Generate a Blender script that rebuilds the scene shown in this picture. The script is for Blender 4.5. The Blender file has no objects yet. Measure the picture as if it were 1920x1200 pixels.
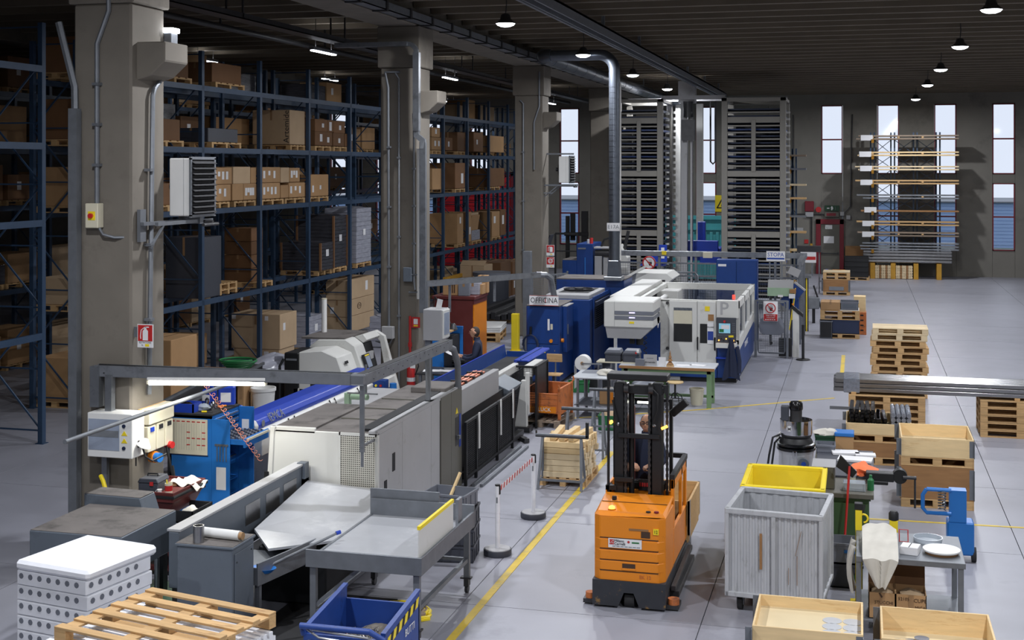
import bpy, bmesh, math, random
from mathutils import Vector, Matrix
sc = bpy.context.scene
COL = sc.collection
RNG = random.Random(11)
PI = math.pi
# ---------------------------------------------------------------- camera, world, exposure
# building axes: X across the hall, Y down the hall, Z up; a level shift-lens camera stands 5.4 m above the floor
F_PX = 2470.0; TH = math.atan(650.0 / F_PX)
cam = bpy.data.cameras.new('camera'); cam_o = bpy.data.objects.new('camera', cam); COL.objects.link(cam_o)
cam.sensor_width = 36.0; cam.lens = F_PX / 1920 * 36.0; cam.shift_y = -(600 - 312) / 1920.0
cam.clip_end = 400; cam_o.location = (0, 0, 5.4); cam_o.rotation_euler = (PI / 2, 0, TH)
sc.camera = cam_o
sc.view_settings.view_transform = 'Standard'; sc.view_settings.look = 'None'
sc.view_settings.exposure = 0.0; sc.view_settings.gamma = 1.0; sc.view_settings.use_curve_mapping = False
w = bpy.data.worlds.new('overcast'); sc.world = w; w.use_nodes = True
w.node_tree.nodes['Background'].inputs[0].default_value = (0.88, 0.93, 1.0, 1)
w.node_tree.nodes['Background'].inputs[1].default_value = 1.0
LAMP_W = 365.0; LAMP_RGB = (0.93, 0.95, 1.0)
LIN_W = 34.0

# ---------------------------------------------------------------- materials
def lin(c):
    c = c / 255.0
    return c / 12.92 if c <= 0.04045 else ((c + 0.055) / 1.055) ** 2.4
def L3(rgb): return (lin(rgb[0]), lin(rgb[1]), lin(rgb[2]), 1)
MATS = {}
def mat(name, rgb, rough=.5, metal=0., var=.12, scale=5., bump=0., dirt=None, damt=.5, dscale=2., stretch=(1, 1, 1), rnd=0., emit=0., alpha=None):
    m = bpy.data.materials.new(name); m.use_nodes = True
    nt = m.node_tree; N = nt.nodes; K = nt.links
    b = N['Principled BSDF']; b.inputs['Roughness'].default_value = rough; b.inputs['Metallic'].default_value = metal
    tc = N.new('ShaderNodeTexCoord'); mp = N.new('ShaderNodeMapping'); mp.inputs['Scale'].default_value = stretch
    K.new(tc.outputs['Object'], mp.inputs['Vector'])
    no = N.new('ShaderNodeTexNoise'); no.inputs['Scale'].default_value = scale; no.inputs['Detail'].default_value = 5
    K.new(mp.outputs[0], no.inputs['Vector'])
    base = L3(rgb)
    mix = N.new('ShaderNodeMix'); mix.data_type = 'RGBA'
    mix.inputs['A'].default_value = [min(1, c * (1 - 1.6 * var)) for c in base[:3]] + [1]
    mix.inputs['B'].default_value = [min(1, c * (1 + 1.6 * var)) for c in base[:3]] + [1]
    K.new(no.outputs['Fac'], mix.inputs['Factor'])
    out = mix.outputs['Result']
    if dirt:
        n2 = N.new('ShaderNodeTexNoise'); n2.inputs['Scale'].default_value = dscale; n2.inputs['Detail'].default_value = 8
        n2.inputs['Roughness'].default_value = .7
        K.new(mp.outputs[0], n2.inputs['Vector'])
        r = N.new('ShaderNodeValToRGB'); r.color_ramp.elements[0].position = .66 - .3 * damt; r.color_ramp.elements[1].position = .80 - .22 * damt
        K.new(n2.outputs['Fac'], r.inputs[0])
        m2 = N.new('ShaderNodeMix'); m2.data_type = 'RGBA'; m2.inputs['B'].default_value = L3(dirt)
        K.new(r.outputs[0], m2.inputs['Factor']); K.new(out, m2.inputs['A']); out = m2.outputs['Result']
    if rnd:
        oi = N.new('ShaderNodeObjectInfo'); mr = N.new('ShaderNodeMapRange')
        mr.inputs['To Min'].default_value = 1 - rnd; mr.inputs['To Max'].default_value = 1 + rnd
        K.new(oi.outputs['Random'], mr.inputs['Value'])
        hs = N.new('ShaderNodeHueSaturation'); K.new(mr.outputs[0], hs.inputs['Value']); K.new(out, hs.inputs['Color']); out = hs.outputs[0]
    K.new(out, b.inputs['Base Color'])
    if bump:
        bp = N.new('ShaderNodeBump'); bp.inputs['Strength'].default_value = bump; bp.inputs['Distance'].default_value = .02
        K.new(no.outputs['Fac'], bp.inputs['Height']); K.new(bp.outputs[0], b.inputs['Normal'])
    if emit:
        b.inputs['Emission Color'].default_value = base; b.inputs['Emission Strength'].default_value = emit
    if alpha is not None: b.inputs['Alpha'].default_value = alpha
    MATS[name] = m
    return m
def glass(name, rgb, a):
    m = bpy.data.materials.new(name); m.use_nodes = True; nt = m.node_tree; N = nt.nodes; K = nt.links
    N.remove(N['Principled BSDF'])
    t = N.new('ShaderNodeBsdfTransparent'); t.inputs[0].default_value = L3(rgb); g = N.new('ShaderNodeBsdfGlossy'); g.inputs['Roughness'].default_value = .05
    x = N.new('ShaderNodeMixShader'); x.inputs[0].default_value = a
    K.new(t.outputs[0], x.inputs[1]); K.new(g.outputs[0], x.inputs[2]); K.new(x.outputs[0], N['Material Output'].inputs[0]); MATS[name] = m
def perforated(name, rgb, hole, pitch):
    # fine square hole pattern of a perforated sheet, far below ten pixels a hole
    m = mat(name, rgb, .5, 0, .1, 4); nt = m.node_tree; N = nt.nodes; K = nt.links; b = N['Principled BSDF']
    src = b.inputs['Base Color'].links[0].from_socket
    tc = N.new('ShaderNodeTexCoord'); sp = N.new('ShaderNodeSeparateXYZ'); K.new(tc.outputs['Object'], sp.inputs[0])
    ad = N.new('ShaderNodeMath'); ad.operation = 'ADD'; K.new(sp.outputs[0], ad.inputs[0]); K.new(sp.outputs[1], ad.inputs[1])
    fs = []
    for s in (ad.outputs[0], sp.outputs[2]):
        d = N.new('ShaderNodeMath'); d.operation = 'DIVIDE'; d.inputs[1].default_value = pitch; K.new(s, d.inputs[0])
        f = N.new('ShaderNodeMath'); f.operation = 'FRACT'; K.new(d.outputs[0], f.inputs[0])
        g = N.new('ShaderNodeMath'); g.operation = 'GREATER_THAN'; g.inputs[1].default_value = .42; K.new(f.outputs[0], g.inputs[0]); fs.append(g.outputs[0])
    mu = N.new('ShaderNodeMath'); mu.operation = 'MULTIPLY'; K.new(fs[0], mu.inputs[0]); K.new(fs[1], mu.inputs[1])
    mx = N.new('ShaderNodeMix'); mx.data_type = 'RGBA'; mx.inputs['B'].default_value = L3(hole)
    K.new(mu.outputs[0], mx.inputs['Factor']); K.new(src, mx.inputs['A']); K.new(mx.outputs['Result'], b.inputs['Base Color'])
mat('floor', (150, 151, 161), .42, 0, .10, .9, dirt=(126, 127, 137), damt=.35, dscale=.45)
mat('joint', (70, 70, 74), .8)
mat('yellow_paint', (214, 184, 60), .55, 0, .15, 6, dirt=(150, 145, 120), damt=.45, dscale=3)
mat('white_paint', (205, 207, 210), .6, 0, .1, 9, dirt=(150, 150, 155), damt=.6, dscale=14)
mat('concrete', (116, 110, 101), .85, 0, .16, 1.6, .15, dirt=(100, 94, 86), damt=.35, dscale=1.1)
mat('concrete_dark', (92, 88, 82), .9, 0, .14, 1.2, dirt=(70, 67, 63), damt=.4, dscale=.8)
mat('wall_concrete', (128, 125, 118), .9, 0, .12, .9, .1, dirt=(105, 102, 97), damt=.4, dscale=.5)
mat('ceiling', (104, 95, 82), .9, 0, .18, .8)
mat('galv', (142, 146, 152), .38, .75, .16, 7, dirt=(110, 112, 116), damt=.4, dscale=4)
mat('galv_dull', (120, 124, 130), .5, .5, .15, 7)
mat('duct_metal', (104, 110, 120), .34, .8, .14, 6)
mat('steel', (150, 150, 152), .28, .9, .1, 8)
mat('brushed', (186, 188, 193), .34, .35, .08, 3, dirt=(212, 213, 216), damt=.4, dscale=1.6)
mat('chrome', (205, 205, 208), .12, 1, .04)
mat('dark_steel', (66, 66, 68), .45, .5, .2, 6)
mat('black', (24, 25, 28), .5, 0, .2, 6)
mat('black_gloss', (14, 15, 18), .25, 0, .2, 6)
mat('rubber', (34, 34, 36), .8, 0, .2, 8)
mat('rack_blue', (46, 68, 94), .45, .1, .15, 5, dirt=(40, 52, 68), damt=.25)
mat('rack_yellow', (188, 140, 40), .5, 0, .15, 5)
mat('mach_white', (210, 210, 206), .42, 0, .05, 2, dirt=(178, 174, 164), damt=.25, dscale=2)
mat('mach_grey', (168, 168, 170), .42, 0, .06, 2, dirt=(140, 138, 134), damt=.25, dscale=2.5)
mat('mach_olive', (98, 96, 88), .45, 0, .06, 2)
mat('mach_slate', (92, 100, 110), .45, 0, .08, 3, dirt=(74, 80, 88), damt=.3, dscale=2)
mat('dirty_top', (104, 99, 96), .75, 0, .22, 3, .1, dirt=(58, 55, 53), damt=.5, dscale=1.8)
mat('blue_mach', (14, 56, 122), .42, 0, .1, 3, dirt=(12, 44, 96), damt=.3)
mat('tower_grey', (134, 131, 124), .5, 0, .06, 2)
mat('blue_bright', (34, 112, 190), .42, 0, .08, 3)
mat('blue_cover', (28, 62, 170), .38, 0, .08, 3)
mat('blue_skip', (32, 66, 140), .45, 0, .14, 4, dirt=(26, 44, 88), damt=.35, dscale=5)
mat('navy', (30, 42, 72), .5, 0, .1, 4)
mat('cyan', (60, 140, 145), .5, 0, .1, 3)
mat('red', (186, 40, 40), .45, 0, .1, 4)
mat('red_door', (196, 36, 48), .5, 0, .06, 1)
mat('red_frame', (120, 26, 40), .5)
mat('maroon', (92, 36, 34), .5, 0, .12, 4)
mat('orange', (226, 134, 26), .4, 0, .06, 2, dirt=(176, 98, 24), damt=.2, dscale=6)
mat('orange_rust', (196, 112, 58), .65, 0, .2, 5, dirt=(132, 84, 58), damt=.5, dscale=6)
mat('orange_cloth', (250, 120, 70), .8, 0, .12, 9)
mat('hose_pale', (216, 140, 116), .6)
mat('scuffed_black', (46, 48, 54), .6, 0, .2, 6, dirt=(170, 128, 60), damt=.22, dscale=7)
mat('yellow', (240, 214, 40), .45, 0, .06, 3, dirt=(190, 168, 40), damt=.2, dscale=4)
mat('amber', (255, 170, 60), .3, emit=5)
mat('red_lit', (255, 40, 30), .3, emit=6)
mat('white', (228, 228, 226), .55, 0, .04, 4)
mat('paper', (226, 226, 228), .8, 0, .04, 6)
mat('cloth_white', (204, 200, 190), .85, 0, .08, 6, .2)
mat('foam', (232, 234, 240), .7, 0, .05, 9)
mat('card', (168, 132, 92), .8, 0, .09, 3, rnd=.14)
mat('card_pale', (186, 160, 128), .8, 0, .07, 3, rnd=.08)
mat('card_dark', (118, 84, 54), .8, 0, .1, 3, rnd=.2)
mat('tape', (150, 118, 84), .4)
mat('wood', (196, 160, 112), .75, 0, .2, 3, stretch=(1, 8, 8), rnd=.12, dirt=(150, 112, 72), damt=.3, dscale=2.5)
mat('wood_new', (224, 196, 148), .7, 0, .12, 3, stretch=(1, 7, 7), rnd=.06, dirt=(196, 156, 104), damt=.3, dscale=2)
mat('wood_pale', (216, 196, 160), .75, 0, .12, 3, stretch=(1, 6, 6), rnd=.1)
mat('wood_brown', (150, 110, 70), .75, 0, .16, 3, stretch=(1, 6, 6), rnd=.1)
mat('wood_grey', (142, 126, 110), .8, 0, .2, 3, stretch=(1, 8, 8), rnd=.12)
mat('ply', (214, 196, 158), .7, 0, .08, 2)
mat('wrap_black', (66, 66, 72), .2, 0, .35, 5, .6, stretch=(.6, .6, 5))
mat('wrap_black2', (10, 10, 12), .15, 0, .5, 14, .9)
mat('wrap_pale', (158, 160, 172), .25, 0, .25, 5, .6, stretch=(.8, .8, 3))
mat('wrap_clear', (140, 146, 158), .15, .3, .3, 14, .8)
mat('plastic_grey', (112, 116, 126), .5, 0, .08, 3)
mat('plastic_grey_dk', (62, 65, 74), .5, 0, .08, 3)
mat('plastic_green', (36, 112, 62), .45, 0, .08, 3)
mat('plastic_green_dk', (28, 70, 46), .5, 0, .08, 3)
mat('plastic_clear', (186, 196, 206), .2, 0, .05, 3, alpha=.6)
mat('green_mach', (66, 94, 58), .5, 0, .1, 3)
mat('green_leg', (112, 142, 102), .5, 0, .08, 3)
mat('green_pale', (150, 176, 148), .5)
mat('table_top', (186, 190, 196), .35, 0, .06, 2)
mat('beige', (208, 202, 180), .5, 0, .05, 3)
mat('skin', (196, 146, 118), .55, 0, .06, 8)
mat('hair', (58, 50, 46), .7, 0, .2, 20)
mat('workwear', (34, 42, 66), .85, 0, .14, 7, .15)
mat('screen', (120, 170, 190), .2, emit=.55)
mat('screen_grey', (150, 160, 178), .12)
mat('sticker_blue', (40, 66, 150), .5)
mat('ink', (28, 28, 32), .7)
mat('ink_brown', (70, 50, 36), .8)
mat('ink_blue', (30, 70, 160), .6)
mat('ink_red', (176, 34, 36), .6)
mat('ink_grey', (120, 124, 130), .6)
mat('copper', (186, 104, 72), .4, .5, .2, 8)
mat('ash', (104, 98, 90), .9, 0, .35, 14, .6)
mat('siding', (150, 176, 216), .6, 0, .06, 1)
mat('grass', (120, 130, 120), .9)
mat('tube_lit', (250, 252, 235), .4, emit=9)
mat('lamp_lit', (240, 246, 255), .4, emit=14)
mat('led_violet', (200, 190, 255), .4, emit=2.5)
glass('pane', (248, 250, 255), .02); glass('pane_tint', (205, 208, 214), .08); glass('bottle_clear', (210, 225, 240), .15)
perforated('perf_white', (196, 194, 184), (74, 72, 66), .030)
perforated('chequer_black', (46, 46, 48), (20, 20, 22), .022)

# ---------------------------------------------------------------- shapes: every function returns (verts, faces)
def box(x0, x1, y0, y1, z0, z1):
    v = [(x0, y0, z0), (x1, y0, z0), (x1, y1, z0), (x0, y1, z0), (x0, y0, z1), (x1, y0, z1), (x1, y1, z1), (x0, y1, z1)]
    return v, [(0, 3, 2, 1), (4, 5, 6, 7), (0, 1, 5, 4), (1, 2, 6, 5), (2, 3, 7, 6), (3, 0, 4, 7)]
def cbox(cx, cy, cz, sx, sy, sz): return box(cx - sx / 2, cx + sx / 2, cy - sy / 2, cy + sy / 2, cz - sz / 2, cz + sz / 2)
def cyl(p, q, r, n=12, r2=None):
    p = Vector(p); q = Vector(q); r2 = r if r2 is None else r2
    d = (q - p).normalized(); a = d.orthogonal().normalized(); b = d.cross(a)
    v = []
    for c, rr in ((p, r), (q, r2)):
        for i in range(n):
            t = 2 * PI * i / n; v.append(tuple(c + a * (rr * math.cos(t)) + b * (rr * math.sin(t))))
    f = [(i, (i + 1) % n, n + (i + 1) % n, n + i) for i in range(n)] + [tuple(range(n - 1, -1, -1)), tuple(range(n, 2 * n))]
    return v, f
def tube(pts, r, n=8, closed=False):
    P = [Vector(p) for p in pts]; v = []; f = []; m = len(P)
    up = None
    for i, p in enumerate(P):
        a = P[(i - 1) % m] if closed or i > 0 else p; b = P[(i + 1) % m] if closed or i < m - 1 else p
        d = (b - a).normalized()
        if up is None: up = d.orthogonal().normalized()
        up = (up - d * up.dot(d))
        up = up.normalized() if up.length > 1e-6 else d.orthogonal().normalized()
        s = d.cross(up)
        for k in range(n):
            t = 2 * PI * k / n; v.append(tuple(p + up * (r * math.cos(t)) + s * (r * math.sin(t))))
    for i in range(m if closed else m - 1):
        j = (i + 1) % m
        for k in range(n): f.append((i * n + k, i * n + (k + 1) % n, j * n + (k + 1) % n, j * n + k))
    if not closed: f += [tuple(range(n - 1, -1, -1)), tuple(range((m - 1) * n, m * n))]
    return v, f
def arc(c, r, a0, a1, n, ax='y'):
    o = []
    for i in range(n + 1):
        t = math.radians(a0 + (a1 - a0) * i / n); u, w_ = r * math.cos(t), r * math.sin(t)
        o.append({'y': (c[0] + u, c[1], c[2] + w_), 'x': (c[0], c[1] + u, c[2] + w_), 'z': (c[0] + u, c[1] + w_, c[2])}[ax])
    return o
def lathe(prof, n=24, c=(0, 0, 0)):
    v = []; f = []; m = len(prof)
    for r, z in prof:
        for k in range(n):
            t = 2 * PI * k / n; v.append((c[0] + r * math.cos(t), c[1] + r * math.sin(t), c[2] + z))
    for i in range(m - 1):
        for k in range(n): f.append((i * n + k, i * n + (k + 1) % n, (i + 1) * n + (k + 1) % n, (i + 1) * n + k))
    if prof[0][0] > 1e-5: f.append(tuple(range(n - 1, -1, -1)))
    if prof[-1][0] > 1e-5: f.append(tuple(range((m - 1) * n, m * n)))
    return v, f
def prism(poly, a0, a1, ax='y'):
    n = len(poly)
    def pt(u, w_, a): return {'y': (u, a, w_), 'x': (a, u, w_), 'z': (u, w_, a)}[ax]
    v = [pt(u, w_, a0) for u, w_ in poly] + [pt(u, w_, a1) for u, w_ in poly]
    f = [tuple(range(n)), tuple(range(2 * n - 1, n - 1, -1))] + [(i, n + i, n + (i + 1) % n, (i + 1) % n) for i in range(n)]
    return v, f
def quad(*p): return list(p), [tuple(range(len(p)))]
def tf(s, M): return [tuple(M @ Vector(v)) for v in s[0]], s[1]
def mv(s, x=0, y=0, z=0): return [(a + x, b + y, c + z) for a, b, c in s[0]], s[1]
def rot(s, deg, ax='Z', at=(0, 0, 0)):
    T = Matrix.Translation(at); return tf(s, T @ Matrix.Rotation(math.radians(deg), 4, ax) @ T.inverted())
def bar(p, q, w_, h=None):
    # square bar from p to q
    h = w_ if h is None else h
    p = Vector(p); q = Vector(q); d = (q - p).normalized()
    up = Vector((0, 0, 1)) if abs(d.z) < .95 else Vector((0, 1, 0))
    s = d.cross(up).normalized(); u = s.cross(d)
    v = [tuple(c + s * (a * w_ / 2) + u * (b * h / 2)) for c in (p, q) for a, b in ((-1, -1), (1, -1), (1, 1), (-1, 1))]
    return v, [(3, 2, 1, 0), (4, 5, 6, 7), (0, 1, 5, 4), (1, 2, 6, 5), (2, 3, 7, 6), (3, 0, 4, 7)]
def grid(w_, h, px, pz, r=.003, y=0, x0=0, z0=0):
    o = []
    for i in range(int(w_ / px) + 1): o.append(box(x0 + i * px - r, x0 + i * px + r, y - r, y + r, z0, z0 + h))
    for i in range(int(h / pz) + 1): o.append(box(x0, x0 + w_, y - r, y + r, z0 + i * pz - r, z0 + i * pz + r))
    return o
def blob(c, rx, ry, rz, seed=0, amp=.25, n=14, m=9):
    r = random.Random(seed); v = []; f = []
    ph = [r.uniform(0, 6.3) for _ in range(6)]
    for i in range(m):
        a = PI * (i + .5) / m - PI / 2
        for k in range(n):
            t = 2 * PI * k / n
            q = 1 + amp * (math.sin(3 * t + ph[0] + 2 * a) * .5 + math.sin(5 * t + ph[1]) * .3 + math.sin(4 * a + ph[2] + t) * .4) * math.cos(a)
            v.append((c[0] + rx * q * math.cos(a) * math.cos(t), c[1] + ry * q * math.cos(a) * math.sin(t), c[2] + rz * math.sin(a) * (1 + amp * .3 * math.sin(2 * t + ph[3]))))
    for i in range(m - 1):
        for k in range(n): f.append((i * n + k, i * n + (k + 1) % n, (i + 1) * n + (k + 1) % n, (i + 1) * n + k))
    f += [tuple(range(n - 1, -1, -1)), tuple(range((m - 1) * n, m * n))]
    return v, f
def cloth(w_, d, hfun, nx=16, ny=16, th=.006):
    # a sheet with thickness; hfun(u,v) gives (x,y,z) for u,v in 0..1
    v = []; f = []
    for layer in (0, 1):
        for j in range(ny + 1):
            for i in range(nx + 1):
                x, y, z = hfun(i / nx, j / ny); v.append((x, y, z - th * layer))
    S = (nx + 1) * (ny + 1)
    for j in range(ny):
        for i in range(nx):
            a = j * (nx + 1) + i; f.append((a, a + 1, a + nx + 2, a + nx + 1)); f.append((S + a, S + a + nx + 1, S + a + nx + 2, S + a + 1))
    for i in range(nx):
        f.append((i, S + i, S + i + 1, i + 1)); a = ny * (nx + 1) + i; f.append((a, a + 1, S + a + 1, S + a))
    for j in range(ny):
        a = j * (nx + 1); f.append((a, a + nx + 1, S + a + nx + 1, S + a)); a += nx; f.append((a, S + a, S + a + nx + 1, a + nx + 1))
    return v, f

# ---------------------------------------------------------------- objects
CACHE = {}
def mesh_of(shapes, m, bev=0, smooth=False, key=None):
    if key and key in CACHE: return CACHE[key]
    if isinstance(shapes, tuple): shapes = [shapes]
    v = []; f = []
    for s in shapes:
        o = len(v); v += s[0]; f += [tuple(i + o for i in q) for q in s[1]]
    me = bpy.data.meshes.new('m'); me.from_pydata(v, [], f)
    bm = bmesh.new(); bm.from_mesh(me)
    bmesh.ops.recalc_face_normals(bm, faces=bm.faces)
    if bev: bmesh.ops.bevel(bm, geom=list(bm.edges), offset=bev, segments=1, affect='EDGES', clamp_overlap=True)
    bm.to_mesh(me); bm.free()
    if smooth:
        me.shade_smooth(); me.set_sharp_from_angle(angle=math.radians(38))
    me.materials.append(MATS[m])
    if key: CACHE[key] = me
    return me
def link(name, me, parent=None, loc=None, rz=0, ry=0, rx=0):
    o = bpy.data.objects.new(name, me); COL.objects.link(o)
    if me is not None: me.name = name
    o.parent = parent
    if loc: o.location = loc
    if rz or ry or rx: o.rotation_euler = (math.radians(rx), math.radians(ry), math.radians(rz))
    return o
def P(name, parent, m, shapes, bev=0, smooth=False, key=None, loc=None, rz=0, label=None, stuff=False):
    o = link(name, mesh_of(shapes, m, bev, smooth, key), parent, loc, rz)
    if label: o['label'] = label
    if stuff: o['kind'] = 'stuff'
    return o
def tag(o, label, cat, group=None):
    o['label'] = label; o['category'] = cat
    if group: o['group'] = group
    return o
def thing(name, label, cat, loc=(0, 0, 0), rz=0, group=None):
    return tag(link(name, None, None, loc, rz), label, cat, group)
def one(name, label, cat, m, shapes, loc=(0, 0, 0), rz=0, bev=0, smooth=False, group=None, key=None):
    return tag(link(name, mesh_of(shapes, m, bev, smooth, key), None, loc, rz), label, cat, group)
def struct(name, m, shapes, bev=0, parent=None, smooth=False, loc=None, key=None):
    o = link(name, mesh_of(shapes, m, bev, smooth, key), parent, loc)
    if parent is None: o['kind'] = 'structure'
    return o
def copy_tree(o, parent=None):
    c = o.copy(); COL.objects.link(c); c.parent = parent
    for ch in list(o.children): copy_tree(ch, c)
    return c
def dup(o, loc, rz, label, group=None):
    c = copy_tree(o); c.location = loc; c.rotation_euler = (0, 0, math.radians(rz)); c['label'] = label
    if group: c['group'] = group
    return c
TXT = {}
def text(s, size, m, parent, loc, rot_=(90, 0, 0), name='lettering', th=.002, sx=1.0):
    k = (s, m, round(size, 4), sx)
    if k not in TXT:
        cu = bpy.data.curves.new('t', 'FONT'); cu.body = s; cu.size = size; cu.align_x = 'CENTER'; cu.align_y = 'CENTER'; cu.extrude = th / 2; cu.resolution_u = 2
        o = bpy.data.objects.new('t', cu); me = bpy.data.meshes.new_from_object(o)
        bpy.data.objects.remove(o); me.materials.clear(); me.materials.append(MATS[m])
        for vv in me.vertices: vv.co.x *= sx
        TXT[k] = me
    o = link(name, TXT[k], parent, loc); o.rotation_euler = [math.radians(a) for a in rot_]
    return o
def lamp(parent, loc, kind, power, size, rgb=LAMP_RGB, size_y=None, rot_=(0, 0, 0), spread=None):
    l = bpy.data.lights.new('lamp_light', 'AREA'); l.shape = kind; l.size = size; l.energy = power; l.color = rgb
    if size_y: l.size_y = size_y
    if spread: l.spread = math.radians(spread)
    o = bpy.data.objects.new('lamp_light', l); COL.objects.link(o); o.parent = parent; o.location = loc; o.rotation_euler = [math.radians(a) for a in rot_]
    return o

# ---------------------------------------------------------------- the building
XL, XR, YB, YN, ZC = -36.0, 14.0, 68.0, -8.0, 9.4
fl = struct('floor', 'joint', box(XL, XR, YN, YB + .3, -.25, -.02))
JX = [XL, -30.6, -26.6, -22.6, -18.6, -14.6, -10.6, -4.74, -1.80, 2.2, 6.2, 10.2, XR]; JY = [YN + 3.93 * k for k in range(20)] + [YB + .3]
OFF = 0.0
for i in range(len(JX) - 1):
    for j in range(len(JY) - 1):
        a, b, c, d = JX[i], JX[i + 1], JY[j] , JY[j + 1]
        if d - c < .05: continue
        s = struct('concrete_slab', 'floor', box(a + .006, b - .006, c + .006, d - .006, -.05, 0), parent=fl)
# painted floor markings
def mark(label, pts, w_, m='yellow_paint', name='floor_line'):
    o = []
    for p, q in zip(pts[:-1], pts[1:]): o.append(bar((p[0], p[1], .003), (q[0], q[1], .003), w_, .006))
    return one(name, label, 'floor line', m, o)
mark('long yellow line painted down the aisle past the stanchions', [(-4.5, 8), (-4.5, 24.6)], .10)
mark('worn yellow line crossing the aisle behind the green-legged workbench', [(-6.3, 27.4), (-3.3, 29.4), (-.55, 31.6)], .07)
mark('worn yellow dash on the floor left of the pallet stacks', [(-.42, 33.2), (-.42, 38.8)], .10)
mark('short worn yellow dash beside the grey crate and blue crate', [(-2.05, 43.2), (-1.98, 46.5)], .10)
mark('yellow line on the floor right of the green bench cabinet', [(.1, 20.9), (6, 21.1)], .06)
mark('yellow line end seen behind the trestle with timber', [(-4.5, 25.0), (-4.5, 26.8)], .08)
stn = thing('floor_stencil', 'white stencilled letters on the floor beside the new wooden crate', 'stencil', (-1.36, 14.55, .002))
text('CARRELLI', .2, 'white_paint', stn, (0, 0, 0), (0, 0, -90), th=.002)
# walls
WX = [-28.3, -25.6, -22.9, -20.2, -17.55, -15.27, -8.1, -1.81, .9, 3.6, 6.3, 9.0]
wb = struct('wall_back', 'wall_concrete', [box(XL, XR, YB, YB + .3, 8.46, ZC)])
bounds = sorted([XL] + [x for X in WX for x in (X, X + 1.03)] + [XR])
for i in range(0, len(bounds), 2):
    a, b = bounds[i], bounds[i + 1]
    n = max(1, round((b - a) / 2.4))
    for k in range(n):
        P('wall_panel', wb, 'wall_concrete', box(a + (b - a) * k / n + .008, a + (b - a) * (k + 1) / n - .008, YB, YB + .3, 0, 8.46))
wn = 0
for X in WX:
    low = X not in (-1.81,)
    P('wall_panel', wb, 'wall_concrete', box(X, X + 1.03, YB + .02, YB + .28, 4.58, 5.03))
    P('wall_panel', wb, 'wall_concrete', box(X, X + 1.03, YB + .02, YB + .28, 0, 1.3 if low else 4.58))
    for z0, z1 in ((5.03, 8.46),) + (((1.3, 4.58),) if low else ()):
        wn += 1
        wd = link('window_%d' % wn, mesh_of([box(X, X + .05, YB - .03, YB + .12, z0, z1), box(X + .98, X + 1.03, YB - .03, YB + .12, z0, z1), box(X, X + 1.03, YB - .03, YB + .12, z0, z0 + .05), box(X, X + 1.03, YB - .03, YB + .12, z1 - .05, z1), box(X, X + 1.03, YB - .02, YB + .1, (z0 + z1) / 2 - .035, (z0 + z1) / 2 + .035)], 'red_frame'))
        wd['kind'] = 'structure'
        for a, b in ((z0 + .05, (z0 + z1) / 2 - .035), ((z0 + z1) / 2 + .035, z1 - .05)): P('pane', wd, 'pane', box(X + .05, X + .98, YB + .04, YB + .05, a, b))
struct('wall_left', 'concrete_dark', box(XL - .3, XL, YN, YB + .3, 0, ZC))
struct('wall_right', 'wall_concrete', box(XR, XR + .3, YN, YB + .3, 0, ZC))
struct('wall_front', 'concrete_dark', box(XL, XR, YN - .3, YN, 0, ZC))
ce = struct('ceiling', 'ceiling', box(XL, XR, YN, YB + .3, ZC, ZC + .2))
ribk = prism([(-.10, 0), (.10, 0), (.17, .42), (-.17, .42)], 0, 1, 'x')
for xa, xb in ((-9.7, XR), (XL, -10.6)):
    for j in range(46):
        y = 10.6 + 1.26 * j
        if y > YB - .2: break
        P('ceiling_rib', ce, 'ceiling', prism([(y - .10, 8.98), (y + .10, 8.98), (y + .17, ZC), (y - .17, ZC)], xa, xb, 'x'), key=None)
# columns, corbels, long beam
CL = ['thick concrete column at the left edge carrying the fire extinguisher sign', 'concrete column behind the white lathe with the grey screen box',
      'concrete column with two red fire signs and a small heater', 'concrete column half hidden behind the round silver duct', 'farthest concrete column behind the storage towers']
for k in range(5):
    y0 = 16.23 + 12.2 * k if k < 4 else 64.6
    o = thing('concrete_column', CL[k], 'column', (-10.15, y0 + .45, 0), 0, 'columns along the hall')
    P('shaft', o, 'concrete', [box(-.45, .45, -.45, .45, 0, 7.66)], .03)
    P('column_cap', o, 'concrete', box(-.51, .51, -.5, .5, 7.66, 8.6), .02)
    P('corbel', o, 'concrete', prism([(.43, 7.13), (.88, 7.13), (.88, 6.86), (.65, 6.66), (.43, 6.6)], -.3, .35, 'y'), .015)
bm_ = struct('trim_1', 'concrete', box(-10.6, -9.72, YN, YB, 8.6, ZC), .02)
struct('trim_2', 'concrete_dark', box(-22.4, -21.6, YN, YB, 8.7, ZC), .02)
# red roller door in the back wall beyond the racks
dr = struct('door_1', 'red_door', box(-21.8, -17.9, YB - .22, YB - .12, .05, 4.9))
for k in range(9): P('door_panel', dr, 'red_door', box(-21.75, -17.95, YB - .26, YB - .22, .1 + k * .53, .1 + k * .53 + .5), .01)
P('door_frame', dr, 'red_frame', [box(-22, -21.8, YB - .3, YB, 0, 5.1), box(-17.9, -17.7, YB - .3, YB, 0, 5.1), box(-22, -17.7, YB - .3, YB, 4.9, 5.1)])
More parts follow.
